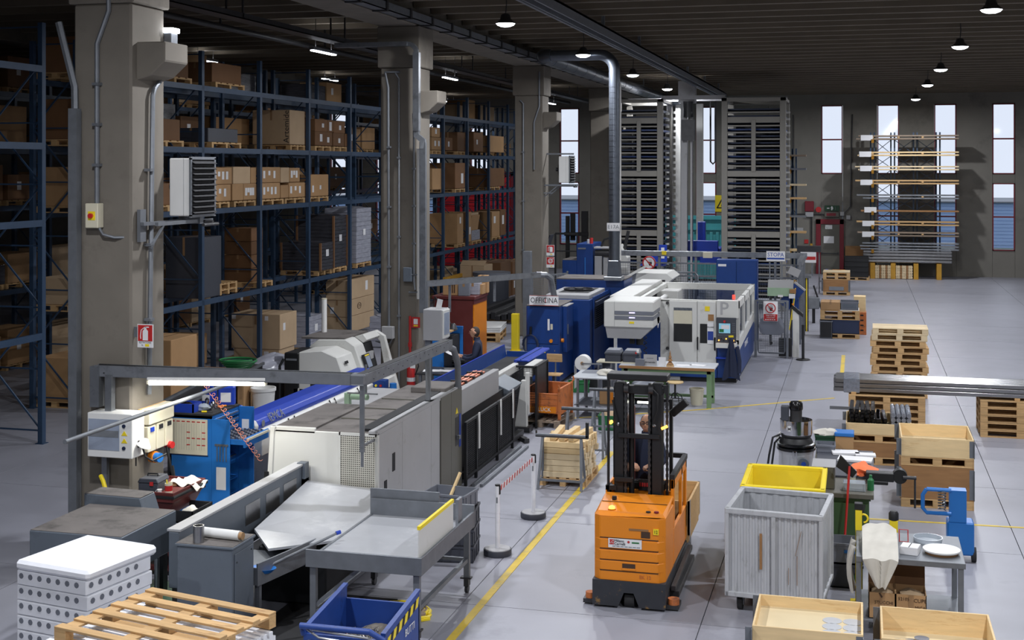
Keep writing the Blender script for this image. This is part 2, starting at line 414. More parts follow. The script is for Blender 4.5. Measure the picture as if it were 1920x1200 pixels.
# emergency door
dr = struct('door_2', 'mach_olive', box(-1.84, -.92, YB - .08, YB - .03, .03, 2.5), .005)
P('door_frame', dr, 'red_frame', [box(-2.08, -1.84, YB - .12, YB, 0, 2.75), box(-.92, -.72, YB - .12, YB, 0, 2.75), box(-2.08, -.72, YB - .12, YB, 2.5, 2.75)], .01)
P('push_bar', dr, 'dark_steel', [cyl((-1.8, YB - .16, 1.05), (-.98, YB - .16, 1.05), .025), box(-1.8, -1.76, YB - .17, YB - .08, 1.0, 1.1), box(-1.02, -.98, YB - .17, YB - .08, 1.0, 1.1)])
P('notice', dr, 'paper', box(-1.7, -1.2, YB - .1, YB - .08, 1.55, 1.9))
P('exit_sticker', dr, 'paper', box(-1.62, -1.28, YB - .1, YB - .08, 2.26, 2.46)); text('U', .14, 'plastic_green', dr, (-1.53, YB - .105, 2.33))
# roof and outside
struct('trim_3', 'grass', box(-90, 80, YB + .3, 190, -.4, -.2))
ob = thing('warehouse_building', 'low blue-sided building seen outside through the back windows', 'building', (0, 96, 0))
P('wall', ob, 'siding', box(-70, 60, 0, 12, -.2, 2.9))
for k in range(12): P('siding_strip', ob, 'siding', box(-70, 60, -.04, 0, .0 + k * .24, .0 + k * .24 + .2))
P('roof', ob, 'galv_dull', box(-70.3, 60.3, -.3, 12.3, 2.9, 2.98))
# ---------------------------------------------------------------- ceiling services and lamps
hb = None
HB = [(-7.3, y) for y in (2.6, 10.7, 18.9, 27.2, 35.4, 43.6, 51.8, 60.0)] + [(2.5, y) for y in (2.6, 10.7, 18.9, 27.2, 35.4, 43.6, 51.8, 62.5)] + [(11.2, y) for y in (2.6, 18.9, 35.4, 51.8)]
HBL = {27.2: 'high-bay lamp at the top edge, nearest and brightest of the lit row', 35.4: 'high-bay lamp hanging just above the bend of the round duct', 43.6: 'high-bay lamp hanging right of the vertical duct',
       51.8: 'high-bay lamp hanging left of the long ceiling rail, fourth in the row', 60.0: 'farthest high-bay lamp above the gap between the storage towers', 62.5: 'high-bay lamp at the far right edge above the tall window'}
for i, (x, y) in enumerate(HB):
    inview = (x < 0 and y in HBL) or y == 62.5
    lb = HBL[y] if inview else 'high-bay lamp of the hall outside the picture'
    t = thing('high_bay_lamp', lb, 'ceiling lamp', (x, y, 8.45), 0, 'high-bay lamps of the hall')
    P('shade', t, 'dark_steel', lathe([(.04, .22), (.09, .2), (.12, .1), (.18, .04), (.22, .0), (.21, .0)], 24), 0, True, key='hb_shade')
    P('lens', t, 'lamp_lit', lathe([(.0, -.07), (.1, -.062), (.17, -.035), (.205, .0), (.0, .03)], 24), 0, True, key='hb_lens')
    P('suspension_cable', t, 'dark_steel', tube([(0, 0, .2), (.02, 0, .42), (0, 0, .945)], .012, 6), key='hb_cable')
    lamp(t, (0, 0, -.08), 'DISK', LAMP_W * (1.25 if y < 12 else 1), .3)
LL = [(-19.7, 37.3, 8.7, 'linear lamp hanging above the rear racks beside the nearest corbel', 90), (-13.0, 30.8, 8.27, 'linear lamp shining under the roof left of the second column', 90), (-19.7, 47.3, 8.75, 'far linear lamp seen just left of the second column', 90),
      (-13.0, 41.4, 8.3, 'linear lamp glowing between the second and third column', 90), (-13.2, 57.0, 8.2, 'farthest linear lamp over the red roller door', 90), (-19.6, 62.5, 8.6, 'added linear lamp brightening the red door from over the rear racks', 90)]  # last lamp is added to brighten the red door
for x, y, z, lb, rz in LL:
    t = thing('linear_lamp', lb, 'ceiling lamp', (x, y, z), rz, 'linear lamps over the racks')
    P('housing', t, 'galv', box(-.75, .75, -.07, .07, 0, .08), .01, key='ll_h')
    P('diffuser', t, 'lamp_lit', box(-.72, .72, -.055, .055, -.03, 0), .01, key='ll_d')
    P('hanger', t, 'dark_steel', cyl((-.5, 0, .08), (-.5, 0, 9.42 - z), .008, 6)); P('hanger', t, 'dark_steel', cyl((.5, 0, .08), (.5, 0, 9.42 - z), .008, 6)); lamp(t, (0, 0, .1), 'RECTANGLE', 7, 1.4, LAMP_RGB, .1, (180, 0, 0))
    lamp(t, (0, 0, -.05), 'RECTANGLE', LIN_W * (3.5 if y > 60 else 1), 1.4, LAMP_RGB, .1)  # stronger only for the lamp added for the red door
# flood lamp on the nearest column
t = thing('flood_lamp', 'small white emergency lamp shining high on the left column', 'wall lamp', (-9.64, 17.2, 7.33))
P('body', t, 'galv_dull', box(-.06, .06, -.1, .1, -.28, .0), .01); P('lens', t, 'lamp_lit', box(-.07, .09, -.11, .11, .0, .07), .01)
# long ceiling rail
t = thing('ceiling_rail', 'long steel rail hung under the ribbed ceiling', 'rail', (-5.95, 0, 8.6))
P('rail', t, 'galv_dull', [box(-.13, .13, 14, 60.5, .08, .12), box(-.13, -.09, 14, 60.5, -.1, .12), box(.09, .13, 14, 60.5, -.1, .12), box(-.2, -.14, 14, 60.5, -.12, -.06)])
for k in range(9): P('hanger', t, 'galv_dull', box(-.04, .04, 15 + k * 5.4, 15.06 + k * 5.4, .1, .5), key='rail_hanger_%d' % k)
P('cable', t, 'black', tube([(.0, 14, .18), (.02, 30, .16), (0, 60.5, .18)], .035, 6))
# cable tray on the beam
t = thing('cable_tray', 'grey cable tray running along the concrete roof beam', 'cable tray', (-9.55, 0, 8.62))
P('tray', t, 'galv_dull', [box(-.12, .16, -4, 66, 0, .02), box(.14, .16, -4, 66, 0, .17), box(-.12, -.1, -4, 66, 0, .17)])
for k in range(40): P('bracket', t, 'dark_steel', box(-.14, .19, 6 + k * 1.5, 6.1 + k * 1.5, -.03, .2), key=None if k == 0 else None)
P('cable_bundle', t, 'black', tube([(.0, -4, .12), (.03, 20, .13), (-.02, 40, .12), (.02, 66, .12)], .06, 8))
t = thing('cable_tray', 'dark cable tray crossing under the rack bay roof', 'cable tray', (-12.3, 0, 8.4))
P('tray', t, 'dark_steel', [box(-.2, .2, 6, 64, 0, .02), box(.18, .2, 6, 64, 0, .12), box(-.2, -.18, 6, 64, 0, .12)])
for k in range(10): P('hanger', t, 'dark_steel', [box(-.2, -.17, 8 + 5.5 * k, 8.04 + 5.5 * k, 0, 1.), box(.17, .2, 8 + 5.5 * k, 8.04 + 5.5 * k, 0, 1.)])
t = thing('sprinkler_pipe', 'dark pipe running below the roof of the rack bay', 'pipe', (-13.9, 0, 8.55))
P('pipe', t, 'dark_steel', [cyl((0, 6, 0), (0, 64, 0), .07)], 0, True)
for k in range(9): P('hanger', t, 'dark_steel', box(-.02, .02, 9 + 6 * k, 9.05 + 6 * k, .05, .85))
# round extraction ducts
t = thing('ventilation_duct', 'round silver duct bending down from the roof to the blue machine', 'duct', (0, 0, 0))
P('main_run', t, 'duct_metal', cyl((-8.6, 36.2, 8.5), (-8.6, 66, 8.5), .21, 24), 0, True)
for k in range(4): P('strap', t, 'galv_dull', box(-8.62, -8.58, 40 + 7 * k, 40.05 + 7 * k, 8.65, 9.41))
P('branch', t, 'duct_metal', tube([(-8.35, 36, 8.5), (-8.2, 36, 8.5), (-6.98, 36, 8.5)] + [(-6.98 + .44 * math.sin(a), 36, 8.06 + .44 * math.cos(a)) for a in [i * PI / 16 for i in range(1, 9)]] + [(-6.54, 36, 7.6)], .155, 20), 0, True)
P('elbow', t, 'duct_metal', tube(arc((-8.33, 36.27, 8.5), .27, 270, 180, 8, 'z') + [(-8.6, 36.6, 8.5)], .19, 20), 0, True)
P('drop_pipe', t, 'duct_metal', cyl((-6.54, 36, 7.7), (-6.54, 36, 2.75), .152, 24), 0, True)
for k in range(34): P('seam', t, 'duct_metal', cyl((-6.54, 36, 2.85 + k * .148), (-6.54, 36, 2.858 + k * .148), .156, 24), 0, True, key='duct_seam_%d' % k)
for k in range(20): P('seam', t, 'duct_metal', cyl((-8.6, 37 + k * 1.45, 8.5), (-8.6, 37.03 + k * 1.45, 8.5), .216, 24), 0, True)
P('funnel', t, 'duct_metal', prism([(-6.72, 2.36), (-6.36, 2.36), (-6.4, 2.8), (-6.68, 2.8)], 35.84, 36.16, 'y'), .01)
P('cover_strip', t, 'white', box(-6.39, -6.36, 35.98, 36.06, 2.8, 7.7))
P('number_plate', t, 'paper', box(-6.72, -6.36, 35.83, 35.842, 3.62, 3.84)); text('E17A', .15, 'ink_grey', t, (-6.54, 35.825, 3.73))

# ---------------------------------------------------------------- things on the columns
def heater(label, loc, rz, near=False):
    t = thing('unit_heater', label, 'heater', loc, rz)
    P('casing', t, 'white', box(-.17, .17, -.34, .34, -.42, .42), .015)
    P('side_seam', t, 'mach_grey', box(.06, .065, -.345, -.34, -.42, .42))
    P('louvre_frame', t, 'galv_dull', [box(.17, .2, -.38, -.34, -.42, .42), box(.17, .2, .34, .38, -.42, .42), box(.17, .2, -.38, .38, .4, .44), box(.17, .2, -.38, .38, -.44, -.4)]); P('louvre_back', t, 'ink', box(.165, .175, -.34, .34, -.4, .4))
    for k in range(10): P('louvre', t, 'ink', rot(cbox(.205, 0, -.36 + k * .08, .09, .68, .008), 30, 'Y', (.205, 0, -.36 + k * .08)))
    P('fan_cowl', t, 'black', tf(lathe([(.26, 0), (.24, .05), (.06, .07), (.06, .16), (0, .16)], 20), Matrix.Translation((-.17, 0, 0)) @ Matrix.Rotation(-PI / 2, 4, 'Y')), 0, True)
    P('bracket', t, 'galv_dull', [box(-.18, .17, -.05, .05, -.54, -.42), bar((-.1, -1.2, -.5), (-.1, .4, -.5), .05), bar((.12, -1.2, -.5), (.12, .4, -.5), .05), box(-.18, -.13, -1.2, -1.05, -.75, -.3), bar((-.1, -1.0, -.85), (-.1, -.6, -.52), .03)] if near else [bar((-.75, .28, -.5), (.35, .28, -.5), .05), bar((-.75, -.28, -.5), (.35, -.28, -.5), .05), bar((-.75, .28, -.95), (-.2, .28, -.5), .03), bar((-.75, -.28, -.95), (-.2, -.28, -.5), .03), bar((-.75, 0, .5), (.25, 0, .5), .05), box(-.78, -.74, -.32, .32, -1.0, .55)])
    P('pipe', t, 'dark_steel', [cyl((-.2, .1, -.52), (.3, .1, -.52), .03, 8), cyl((.3, -.2, -.55), (.3, .25, -.55), .025, 8)])
    return t
heater('large white unit heater with black louvres on the left column', (-9.5, 17.55, 5.1), 0, True)
heater('small white unit heater high on the third column', (-9.06, 41.25, 5.3), 0)
def plate(name, label, cat, loc, w_, h, rz=0, m='paper', th=.01):
    t = thing(name, label, cat, loc, rz); P('plate', t, m, box(-w_ / 2, w_ / 2, -th, 0, -h / 2, h / 2)); return t
# fire extinguisher sign on the left column
t = plate('fire_sign', 'white and red fire extinguisher sign standing out from the left column', 'sign', (-9.52, 16.3, 3.06), .24, .32)
P('red_field', t, 'red', box(-.11, .11, -.014, -.01, -.07, .15)); P('pictogram', t, 'paper', [cyl((0, -.016, .0), (0, -.014, .0), .001), box(-.035, .045, -.018, -.014, -.06, .07), prism([(-.035, .07), (.045, .07), (.02, .095), (-.01, .095)], -.018, -.014, 'y'), box(-.015, .02, -.018, -.014, .095, .125), box(.0, .06, -.018, -.014, .115, .13), tube([(-.02, -.016, .11), (-.06, -.016, .08), (-.07, -.016, .0), (-.065, -.016, -.04)], .006, 6)])
text('ESTINTORE', .036, 'ink_grey', t, (0, -.013, -.09)); P('number_chip', t, 'yellow', box(-.0, .06, -.014, -.01, -.145, -.11)); text('N.', .03, 'ink_grey', t, (-.04, -.013, -.128))
P('mounting_bracket', t, 'galv_dull', box(-.2, -.1, 0, .02, -.02, .12))
t = plate('fire_sign', 'upper red and white fire sign on the third column', 'sign', (-9.52, 41.0, 2.72), .26, .34); P('red_field', t, 'red', box(-.12, .12, -.014, -.01, -.07, .16)); P('pictogram', t, 'paper', [lathe([(.0, 0), (.06, 0), (.06, .15), (0, .17)], 10, (.02, -.0, -.05)), tube([(-.02, -.016, .12), (-.07, -.016, .08), (-.07, -.016, -.03)], .01, 6)]); P('chip', t, 'yellow', box(.0, .06, -.014, -.01, -.14, -.11))
t = plate('fire_sign', 'lower red and white hose reel sign on the third column', 'sign', (-9.52, 41.0, 2.34), .26, .34); P('red_field', t, 'red', box(-.12, .12, -.014, -.01, -.07, .16)); P('pictogram', t, 'paper', [tube(arc((0, -.016, .04), .07, 0, 360, 16)[:-1], .012, 6, True), tube(arc((0, -.016, .04), .035, 0, 360, 12)[:-1], .01, 6, True), box(.05, .11, -.02, -.014, .1, .12)]); P('chip', t, 'yellow', box(.0, .06, -.014, -.01, -.14, -.11))
t = plate('fire_sign', 'small red flag sign above the extinguisher on the second column', 'sign', (-9.72, 28.36, 1.86), .2, .24, 0, 'red'); P('pictogram', t, 'paper', [box(-.05, .05, -.014, -.01, -.04, .08)]); P('chip', t, 'yellow', box(-.05, .05, -.015, -.011, -.09, -.06))
# fire extinguisher and red pipe on column two
t = thing('fire_extinguisher', 'red fire extinguisher on the floor against the second column', 'fire extinguisher', (-9.78, 28.2, 0))
P('cylinder', t, 'red', lathe([(0, 0), (.09, 0), (.095, .03), (.095, .5), (.07, .58), (.03, .62), (.03, .66), (0, .66)], 18, (0, 0, .35)), 0, True)
P('valve', t, 'black', [box(-.02, .1, -.02, .02, 1.0, 1.06)]); P('hose', t, 'black', tube([(.05, -.03, 1.02), (.16, -.06, 1.08), (.2, -.06, .9), (.12, -.06, .7)], .016, 8), 0, True); P('tag_card', t, 'paper', box(.02, .14, -.12, -.11, .86, 1.0)); P('base_stand', t, 'dark_steel', [box(-.12, .12, -.1, .1, .3, .35), box(-.03, .03, -.03, .03, 0, .3), box(-.14, .14, -.12, .12, 0, .03)]); P('label_band', t, 'paper', cyl((0, 0, .55), (0, 0, .64), .0965, 18), 0, True)
one('fire_pipe', 'thin red pipe running down the second column', 'pipe', 'red', [cyl((-9.86, 28.36, .6), (-9.86, 28.36, 2.0), .03, 8), box(-9.9, -9.82, 28.34, 28.38, 1.3, 1.4)], smooth=True)
# conduits, boxes and trunking
def conduit(label, pts, r=.025, m='galv_dull'):
    t = thing('conduit', label, 'conduit', (0, 0, 0)); P('pipe', t, m, tube(pts, r, 8), 0, True)
    for q, p in zip(pts[:-1], pts[1:]):
        if abs(p[2] - q[2]) > 1.5:
            for k in range(1, 4):
                z = q[2] + (p[2] - q[2]) * k / 4; P('clip', t, 'galv_dull', cbox(p[0], p[1], z, r * 3, r * 3, .04))
    return t
conduit('grey conduit on the front of the left column with a kink near the top', [(-10.02, 16.18, 8.5), (-10.02, 16.18, 7.55), (-10.2, 16.18, 7.1), (-10.2, 16.18, 4.86)], .035)
conduit('grey conduit running down the hall side of the left column', [(-9.64, 16.9, 6.62), (-9.64, 16.75, 6.5), (-9.64, 16.7, 6.4), (-9.64, 16.6, 2.2)], .035)
conduit('left grey conduit on the front of the second column', [(-10.1, 28.34, 7.55), (-10.45, 28.34, 7.55), (-10.38, 28.34, 7.2), (-10.36, 28.34, 1.75)], .03)
conduit('middle grey conduit on the front of the second column', [(-10.2, 28.34, 7.52), (-10.12, 28.34, 7.4), (-10.12, 28.34, .2)], .025)
conduit('right grey conduit on the front of the second column with a junction box', [(-9.78, 28.34, 6.6), (-9.76, 28.34, 6.2), (-9.76, 28.34, 2.8), (-9.72, 28.3, 2.6)], .025)
conduit('grey conduit on the front of the third column', [(-10.4, 40.55, 7.5), (-10.3, 40.55, 7.4), (-10.3, 40.55, 1.2)], .03)
conduit('grey conduit with a kink on the right of the third column', [(-9.78, 40.55, 8.4), (-9.78, 40.55, 7.3), (-9.95, 40.55, 6.8), (-9.95, 40.55, 5.3)], .03)
t = thing('cable_trunking', 'light perforated cable trunking bent down the second column', 'trunking', (0, 0, 0))
P('horizontal_run', t, 'galv', box(-11.6, -9.85, 28.1, 28.3, 8.12, 8.22)); P('bend', t, 'galv', tube(arc((-9.85, 28.2, 7.97), .2, 90, 0, 6), .07, 4)); P('vertical_run', t, 'galv', [box(-9.72, -9.58, 28.14, 28.28, 6.2, 7.97)])
P('offset', t, 'galv', tube([(-9.65, 28.22, 6.25), (-9.65, 28.22, 6.1), (-9.5, 28.22, 5.98), (-9.5, 28.22, 5.8)], .09, 4)); P('lower_run', t, 'galv', box(-9.57, -9.43, 28.16, 28.28, 2.1, 5.95)); P('white_pipe', t, 'white', cyl((-9.63, 28.3, 2.4), (-9.63, 28.3, 5.8), .045, 10), 0, True)
t = thing('isolator_switch', 'cream isolator box with red and yellow rotary switch on the left column', 'switch', (-10.22, 16.17, 4.72)); P('body', t, 'beige', box(-.1, .1, -.1, .05, -.17, .17), .01); P('dial_plate', t, 'yellow', box(-.05, .06, -.106, -.1, -.06, .06)); P('knob', t, 'red', cyl((0, -.1, 0), (0, -.14, 0), .035, 12), 0, True); P('cable', t, 'galv_dull', tube([(.08, -.03, -.17), (.14, -.03, -.26), (.3, 0, -.3), (.5, .15, -.3)], .02, 8), 0, True)
t = thing('isolator_switch', 'small cream isolator box beside the third column heater', 'switch', (-9.85, 40.9, 4.85)); P('body', t, 'beige', box(-.1, .1, -.1, .05, -.15, .15), .01); P('knob', t, 'red', cyl((0, -.1, 0), (0, -.14, 0), .035, 12)); P('cable', t, 'galv_dull', tube([(.05, -.05, -.15), (.15, -.05, -.3), (.4, .1, -.3)], .02, 8))
t = thing('junction_box', 'grey junction box low on the second column', 'electrical box', (-10.36, 28.3, 1.62)); P('body', t, 'mach_grey', box(-.14, .14, -.08, .05, -.14, .14), .01); P('cable', t, 'galv_dull', tube([(.1, -.02, -.14), (.05, -.02, -.25), (-.1, -.02, -.26), (-.3, -.02, -.2)], .02, 8))
t = thing('junction_box', 'grey junction box beside the trunking on the second column', 'electrical box', (-9.86, 28.3, 2.95)); P('body', t, 'mach_slate', box(-.12, .08, -.08, .05, -.16, .16), .01); P('cable', t, 'galv_dull', tube([(.08, -.02, 0), (.3, -.02, .0), (.3, -.02, -.2), (.2, -.02, -.4), (.0, -.02, -.4)], .02, 8))
one('steel_post', 'tall dull steel cable duct standing left of the left column', 'duct', 'galv_dull', [box(-10.55, -10.42, 16.02, 16.14, 0, 6.2), tube([(-10.48, 16.08, 6.15), (-10.5, 16.1, 6.5), (-10.75, 16.1, 7.4)], .05, 6)])

# ---------------------------------------------------------------- pallet racks
def rack(label, xf, xb, Ys, levels, ztop, skip=()):
    t = thing('pallet_rack', label, 'rack', (0, 0, 0), 0, 'pallet racks')
    for k, y in enumerate(Ys):
        for x in (xf, xb):
            P('upright', t, 'rack_blue', [box(-.05, .05, -.06, .06, 0, ztop), box(-.09, .09, -.09, .09, 0, .012)], key='up%.2f' % ztop, loc=(x, y, 0))
        z = .25; s = 1
        while z + 1.15 < ztop + .3:
            z2 = min(z + 1.2, ztop - .1)
            P('brace', t, 'rack_blue', bar((xf, 0, 0), (xb, 0, 0), .03, .03), key='hb%.2f%.2f' % (xf, xb), loc=(0, y, z))
            P('brace', t, 'rack_blue', bar((xf, 0, 0) if s > 0 else (xb, 0, 0), (xb, 0, z2 - z) if s > 0 else (xf, 0, z2 - z), .03, .03), key='db%.2f%d%.2f' % (xf, s, z2 - z), loc=(0, y, z))
            z += 1.2; s = -s
        P('brace', t, 'rack_blue', bar((xf, 0, 0), (xb, 0, 0), .03, .03), key='hb%.2f%.2f' % (xf, xb), loc=(0, y, ztop - .08))
    for k in range(len(Ys) - 1):
        for j, z in enumerate(levels):
            for x in (xf + .02, xb - .02):
                P('beam', t, 'rack_blue', box(-.03, .03, 0, Ys[k + 1] - Ys[k], -.13, 0), key='bm%.3f' % (Ys[k + 1] - Ys[k]), loc=(x, Ys[k], z))
    return t
RY = [25.75 + 3.2 * k for k in range(13)]
LEV = [2.16, 4.36, 5.86, 7.36]
rack('front row of blue steel pallet racking behind the concrete columns', -15.4, -16.5, RY, LEV, 8.2)
rack('second row of blue steel pallet racking close behind the front row', -16.75, -17.85, RY, LEV, 8.2)
RY2 = [22.0 + 3.3 * k for k in range(13)]
rack('far row of blue racking across the rack aisle', -21.6, -22.7, RY2, LEV, 8.2)
RY0 = [9.7 + 3.2 * k for k in range(5)]
rack('blue racking left of the near column outside the picture', -15.4, -16.5, RY0, LEV, 8.2)
t = thing('rack_guard', 'yellow guard rails along the foot of the racks near the third column', 'guard rail', (0, 0, 0))
for z in (.42, 1.05): P('rail', t, 'rack_yellow', box(-15.2, -15.1, 47.5, 63, z, z + .14))
for k in range(6): P('post', t, 'rack_yellow', box(-15.22, -15.08, 47.6 + 3 * k, 47.74 + 3 * k, 0, 1.2))

def pallet_shapes(L=1.2, W=.8, five=5, gap=.42):
    o = {'deck_board': [], 'cross_board': [], 'block': [], 'bottom_board': []}
    ws = W / (five + (five - 1) * gap)
    for i in range(five):
        y = -W / 2 + ws / 2 + i * (W - ws) / (five - 1); o['deck_board'].append((0, y, .133, L, ws, .022))
    for x in (-L / 2 + .07, 0, L / 2 - .07): o['cross_board'].append((x, 0, .111, .14, W, .022))
    for x in (-L / 2 + .07, 0, L / 2 - .07):
        for y in (-W / 2 + .05, 0, W / 2 - .05): o['block'].append((x, y, .061, .14, .1, .078))
    for y in (-W / 2 + .05, 0, W / 2 - .05): o['bottom_board'].append((0, y, .011, L, .1, .022))
    return o
def pallet(label, loc, rz=0, L=1.2, W=.8, parts=True, m='wood', group=None, cat='pallet', five=5, gap=.42):
    S = pallet_shapes(L, W, five, gap); k = 'pal%.2f%.2f%s%d%.1f' % (L, W, m, five, gap)
    if not parts:
        return one('pallet', label, cat, m, [cbox(*q) for v in S.values() for q in v], loc, rz, key=k, group=group)
    t = thing('pallet', label, cat, loc, rz, group)
    for nm, qs in S.items():
        for q in qs: P(nm, t, m, cbox(0, 0, 0, *q[3:]), .003, key=k + nm, loc=q[:3])
    return t
def carton(label, x0, y0, z0, sx, sy, sz, m='card', group=None, stick=(), rz=0, tape=True, cat='box', name='carton'):
    # x0 is the hall-side face, the carton reaches back to x0 - sx ; stick: (face, u, v, w, h)
    o = one(name, label, cat, m, box(-sx / 2, sx / 2, -sy / 2, sy / 2, 0, sz), (x0 - sx / 2, y0 + sy / 2, z0), rz, min(.012, sz * .04), group=group)
    if tape: P('tape', o, 'tape', [box(-.03, .03, -sy / 2 - .002, sy / 2 + .002, sz - .001, sz + .002), box(-.03, .03, -sy / 2 - .003, -sy / 2, sz * .7, sz), box(-.03, .03, sy / 2, sy / 2 + .003, sz * .7, sz)])
    for fc, u, v, a, b in stick:
        if fc == 'r': P('paper_label', o, 'paper', box(sx / 2, sx / 2 + .004, -sy / 2 + u, -sy / 2 + u + a, v, v + b))
        else: P('paper_label', o, 'paper', box(-sx / 2 + u, -sx / 2 + u + a, -sy / 2 - .004, -sy / 2, v, v + b))
    return o
XF = -15.46
def rp(label, y, z, group='pallets in the front rack', L=1.1, W=.9, x=XF): return pallet(label, (x - L / 2, y + W / 2, z), 0, L, W, False, 'wood', group)
G1 = 'cartons in the front rack'
# level three: branded carton and small cartons
rp('pallet under the big branded carton', 34.25, 5.86, W=1.0); rp('pallet under the six small cartons beside the branded carton', 36.0, 5.86, W=1.2)
rp('second pallet under the small cartons near the tall upright', 37.4, 5.86, W=1.08)
o = carton('big pale carton with the brand name printed up its edge, high in the rack', XF, 34.22, 6.02, 1.15, 1.03, .97, 'card_pale', G1)
text('Artemide', .24, 'ink', o, (.47, -.518, .5), (90, -90, 0))
for n, (y, z, sy, sz, st, lb) in enumerate([(36.0, 6.02, 1.3, .42, (('r', .35, .12, .18, .22), ('r', .9, .1, .16, .16)), 'lower carton right of the big branded carton, widest of six'), (37.38, 6.02, .88, .4, (('r', .4, .1, .16, .14),), 'lower middle carton of the six right of the branded carton'), (38.33, 6.02, .5, .4, (('r', .2, .1, .14, .22),), 'lower carton next to the tall upright, right of the branded carton'),
        (36.0, 6.44, .92, .36, (('r', .5, .12, .16, .12),), 'upper left carton of the stack right of the branded carton'), (36.95, 6.44, .46, .36, (('r', .12, .04, .18, .26),), 'narrow upper carton in the stack right of the branded carton'), (37.44, 6.42, .88, .37, (('r', .4, .1, .16, .14),), 'upper right carton in the stack right of the branded carton')]):
    carton(lb, XF, y, z, .75, sy, sz, 'card_dark', G1, st)
# level two: two rows of cartons
for y, w_, lb in ((29.5, 1.05, 'pallet under the cartons right of the large heater'), (30.8, 1.25, 'pallet under the middle cartons of the second rack shelf'), (32.4, 1.4, 'pallet under the cartons behind the second upright'), (33.9, 1.35, 'pallet under the cartons left of the dark open carton'), (35.6, 1.4, 'pallet under the single tall carton at the shelf end')): rp(lb, y, 4.36, W=w_)
row = [(29.62, 4.52, 1.0, .42, 3, 'first lower carton right of the large heater, three labels'), (30.7, 4.52, .62, .43, 0, 'plain lower carton second from the large heater'), (31.34, 4.52, .74, .43, 4, 'lower cartons with four labels in front of the second upright'), (32.42, 4.52, 1.15, .43, 4, 'lower carton with four labels just behind the second upright'), (33.62, 4.52, .5, .36, 0, 'plain low carton at the middle of the second shelf'), (34.16, 4.52, 1.1, .42, 3, 'lower carton at the third upright with three labels'),
       (29.62, 4.95, 1.06, .42, 4, 'upper carton right of the large heater with four labels'), (30.75, 4.95, .98, .44, 0, 'plain pale upper carton beside the large heater cartons'), (31.76, 4.95, .32, .42, 0, 'narrow plain upper carton left of the second upright'), (32.42, 4.96, 1.16, .42, 3, 'upper carton with three labels behind the second upright'), (33.62, 4.95, .55, .42, 0, 'pale plain upper carton on the middle of the second shelf'), (34.2, 4.96, .7, .4, 3, 'upper carton with labels left of the third upright'), (35.7, 4.52, 1.3, .64, 2, 'tall dark carton alone at the right end of the second shelf')]
for y, z, sy, sz, nl, lb in row:
    st = tuple(('r', .08 + (sy - .2) * q / max(1, nl), .12 if q % 3 != 1 else .2, .12, .2 if q % 3 != 1 else .12) for q in range(nl))
    carton(lb, XF, y, z, .7, sy, sz, 'card_pale' if 'pale' in lb else 'card', G1, st)
# level one: wrapped stacks and pallets
def wrapped(label, x0, y0, z0, sx, sy, sz, m, n, group='wrapped goods in the rack', posts=True):
    t = thing('wrapped_stack', label, 'wrapped stack', (x0 - sx / 2, y0 + sy / 2, z0), 0, group)
    h = sz / n
    for k in range(n):
        d = RNG.uniform(-.01, .01); P('layer', t, m, box(-sx / 2 + d, sx / 2 + d, -sy / 2, sy / 2, k * h + .004, (k + 1) * h), .008)
    P('wrap_crown', t, m, blob((0, 0, sz + .01), sx * .48, sy * .48, .05, 3, .1), 0, True)
    if posts:
        for a in (-1, 1):
            for b in (-1, 1): P('corner_board', t, 'card_dark', box(a * sx / 2 - .03, a * sx / 2 + .03, b * sy / 2 - .03, b * sy / 2 + .03, 0, sz))
    P('paper_label', t, 'paper', box(sx / 2 + .01, sx / 2 + .015, -.1, .1, sz * .5, sz * .5 + .2))
    return t
rp('pallet under the low black wrapped stack', 36.2, 2.16, W=1.05, L=1.2); rp('pallet under the tall black wrapped stack', 37.4, 2.16, W=1.08, L=1.2)
wrapped('low black stretch-wrapped stack on the lower rack shelf', XF + .08, 36.2, 2.31, 1.25, 1.0, .82, 'wrap_black', 8)
wrapped('tall black stretch-wrapped stack behind the low one', XF, 37.4, 2.31, 1.2, 1.06, 1.58, 'wrap_black', 14)
rp('pallet under the pale wrapped stack beside the second column', 39.3, 2.16, W=1.3); wrapped('pale translucent wrapped stack left of the second column', XF, 39.3, 2.31, 1.1, 1.3, 1.75, 'wrap_pale', 12, posts=False)
for k in range(2): pallet(['lower', 'upper'][k] + ' of two empty pallets on the lower rack shelf', (XF - .6, 30.6, 2.16 + .146 * k), 0, 1.1, .95, False, 'wood', 'empty pallets in the rack')
rp('pallet under the brown cartons behind the second upright', 32.2, 2.16)
for k in range(4): carton(['lowest', 'second', 'third', 'topmost'][k] + ' brown carton in the column behind the second rack upright', XF - .25, 32.3, 2.31 + .36 * k, .8, .7, .35, 'card_dark', G1)
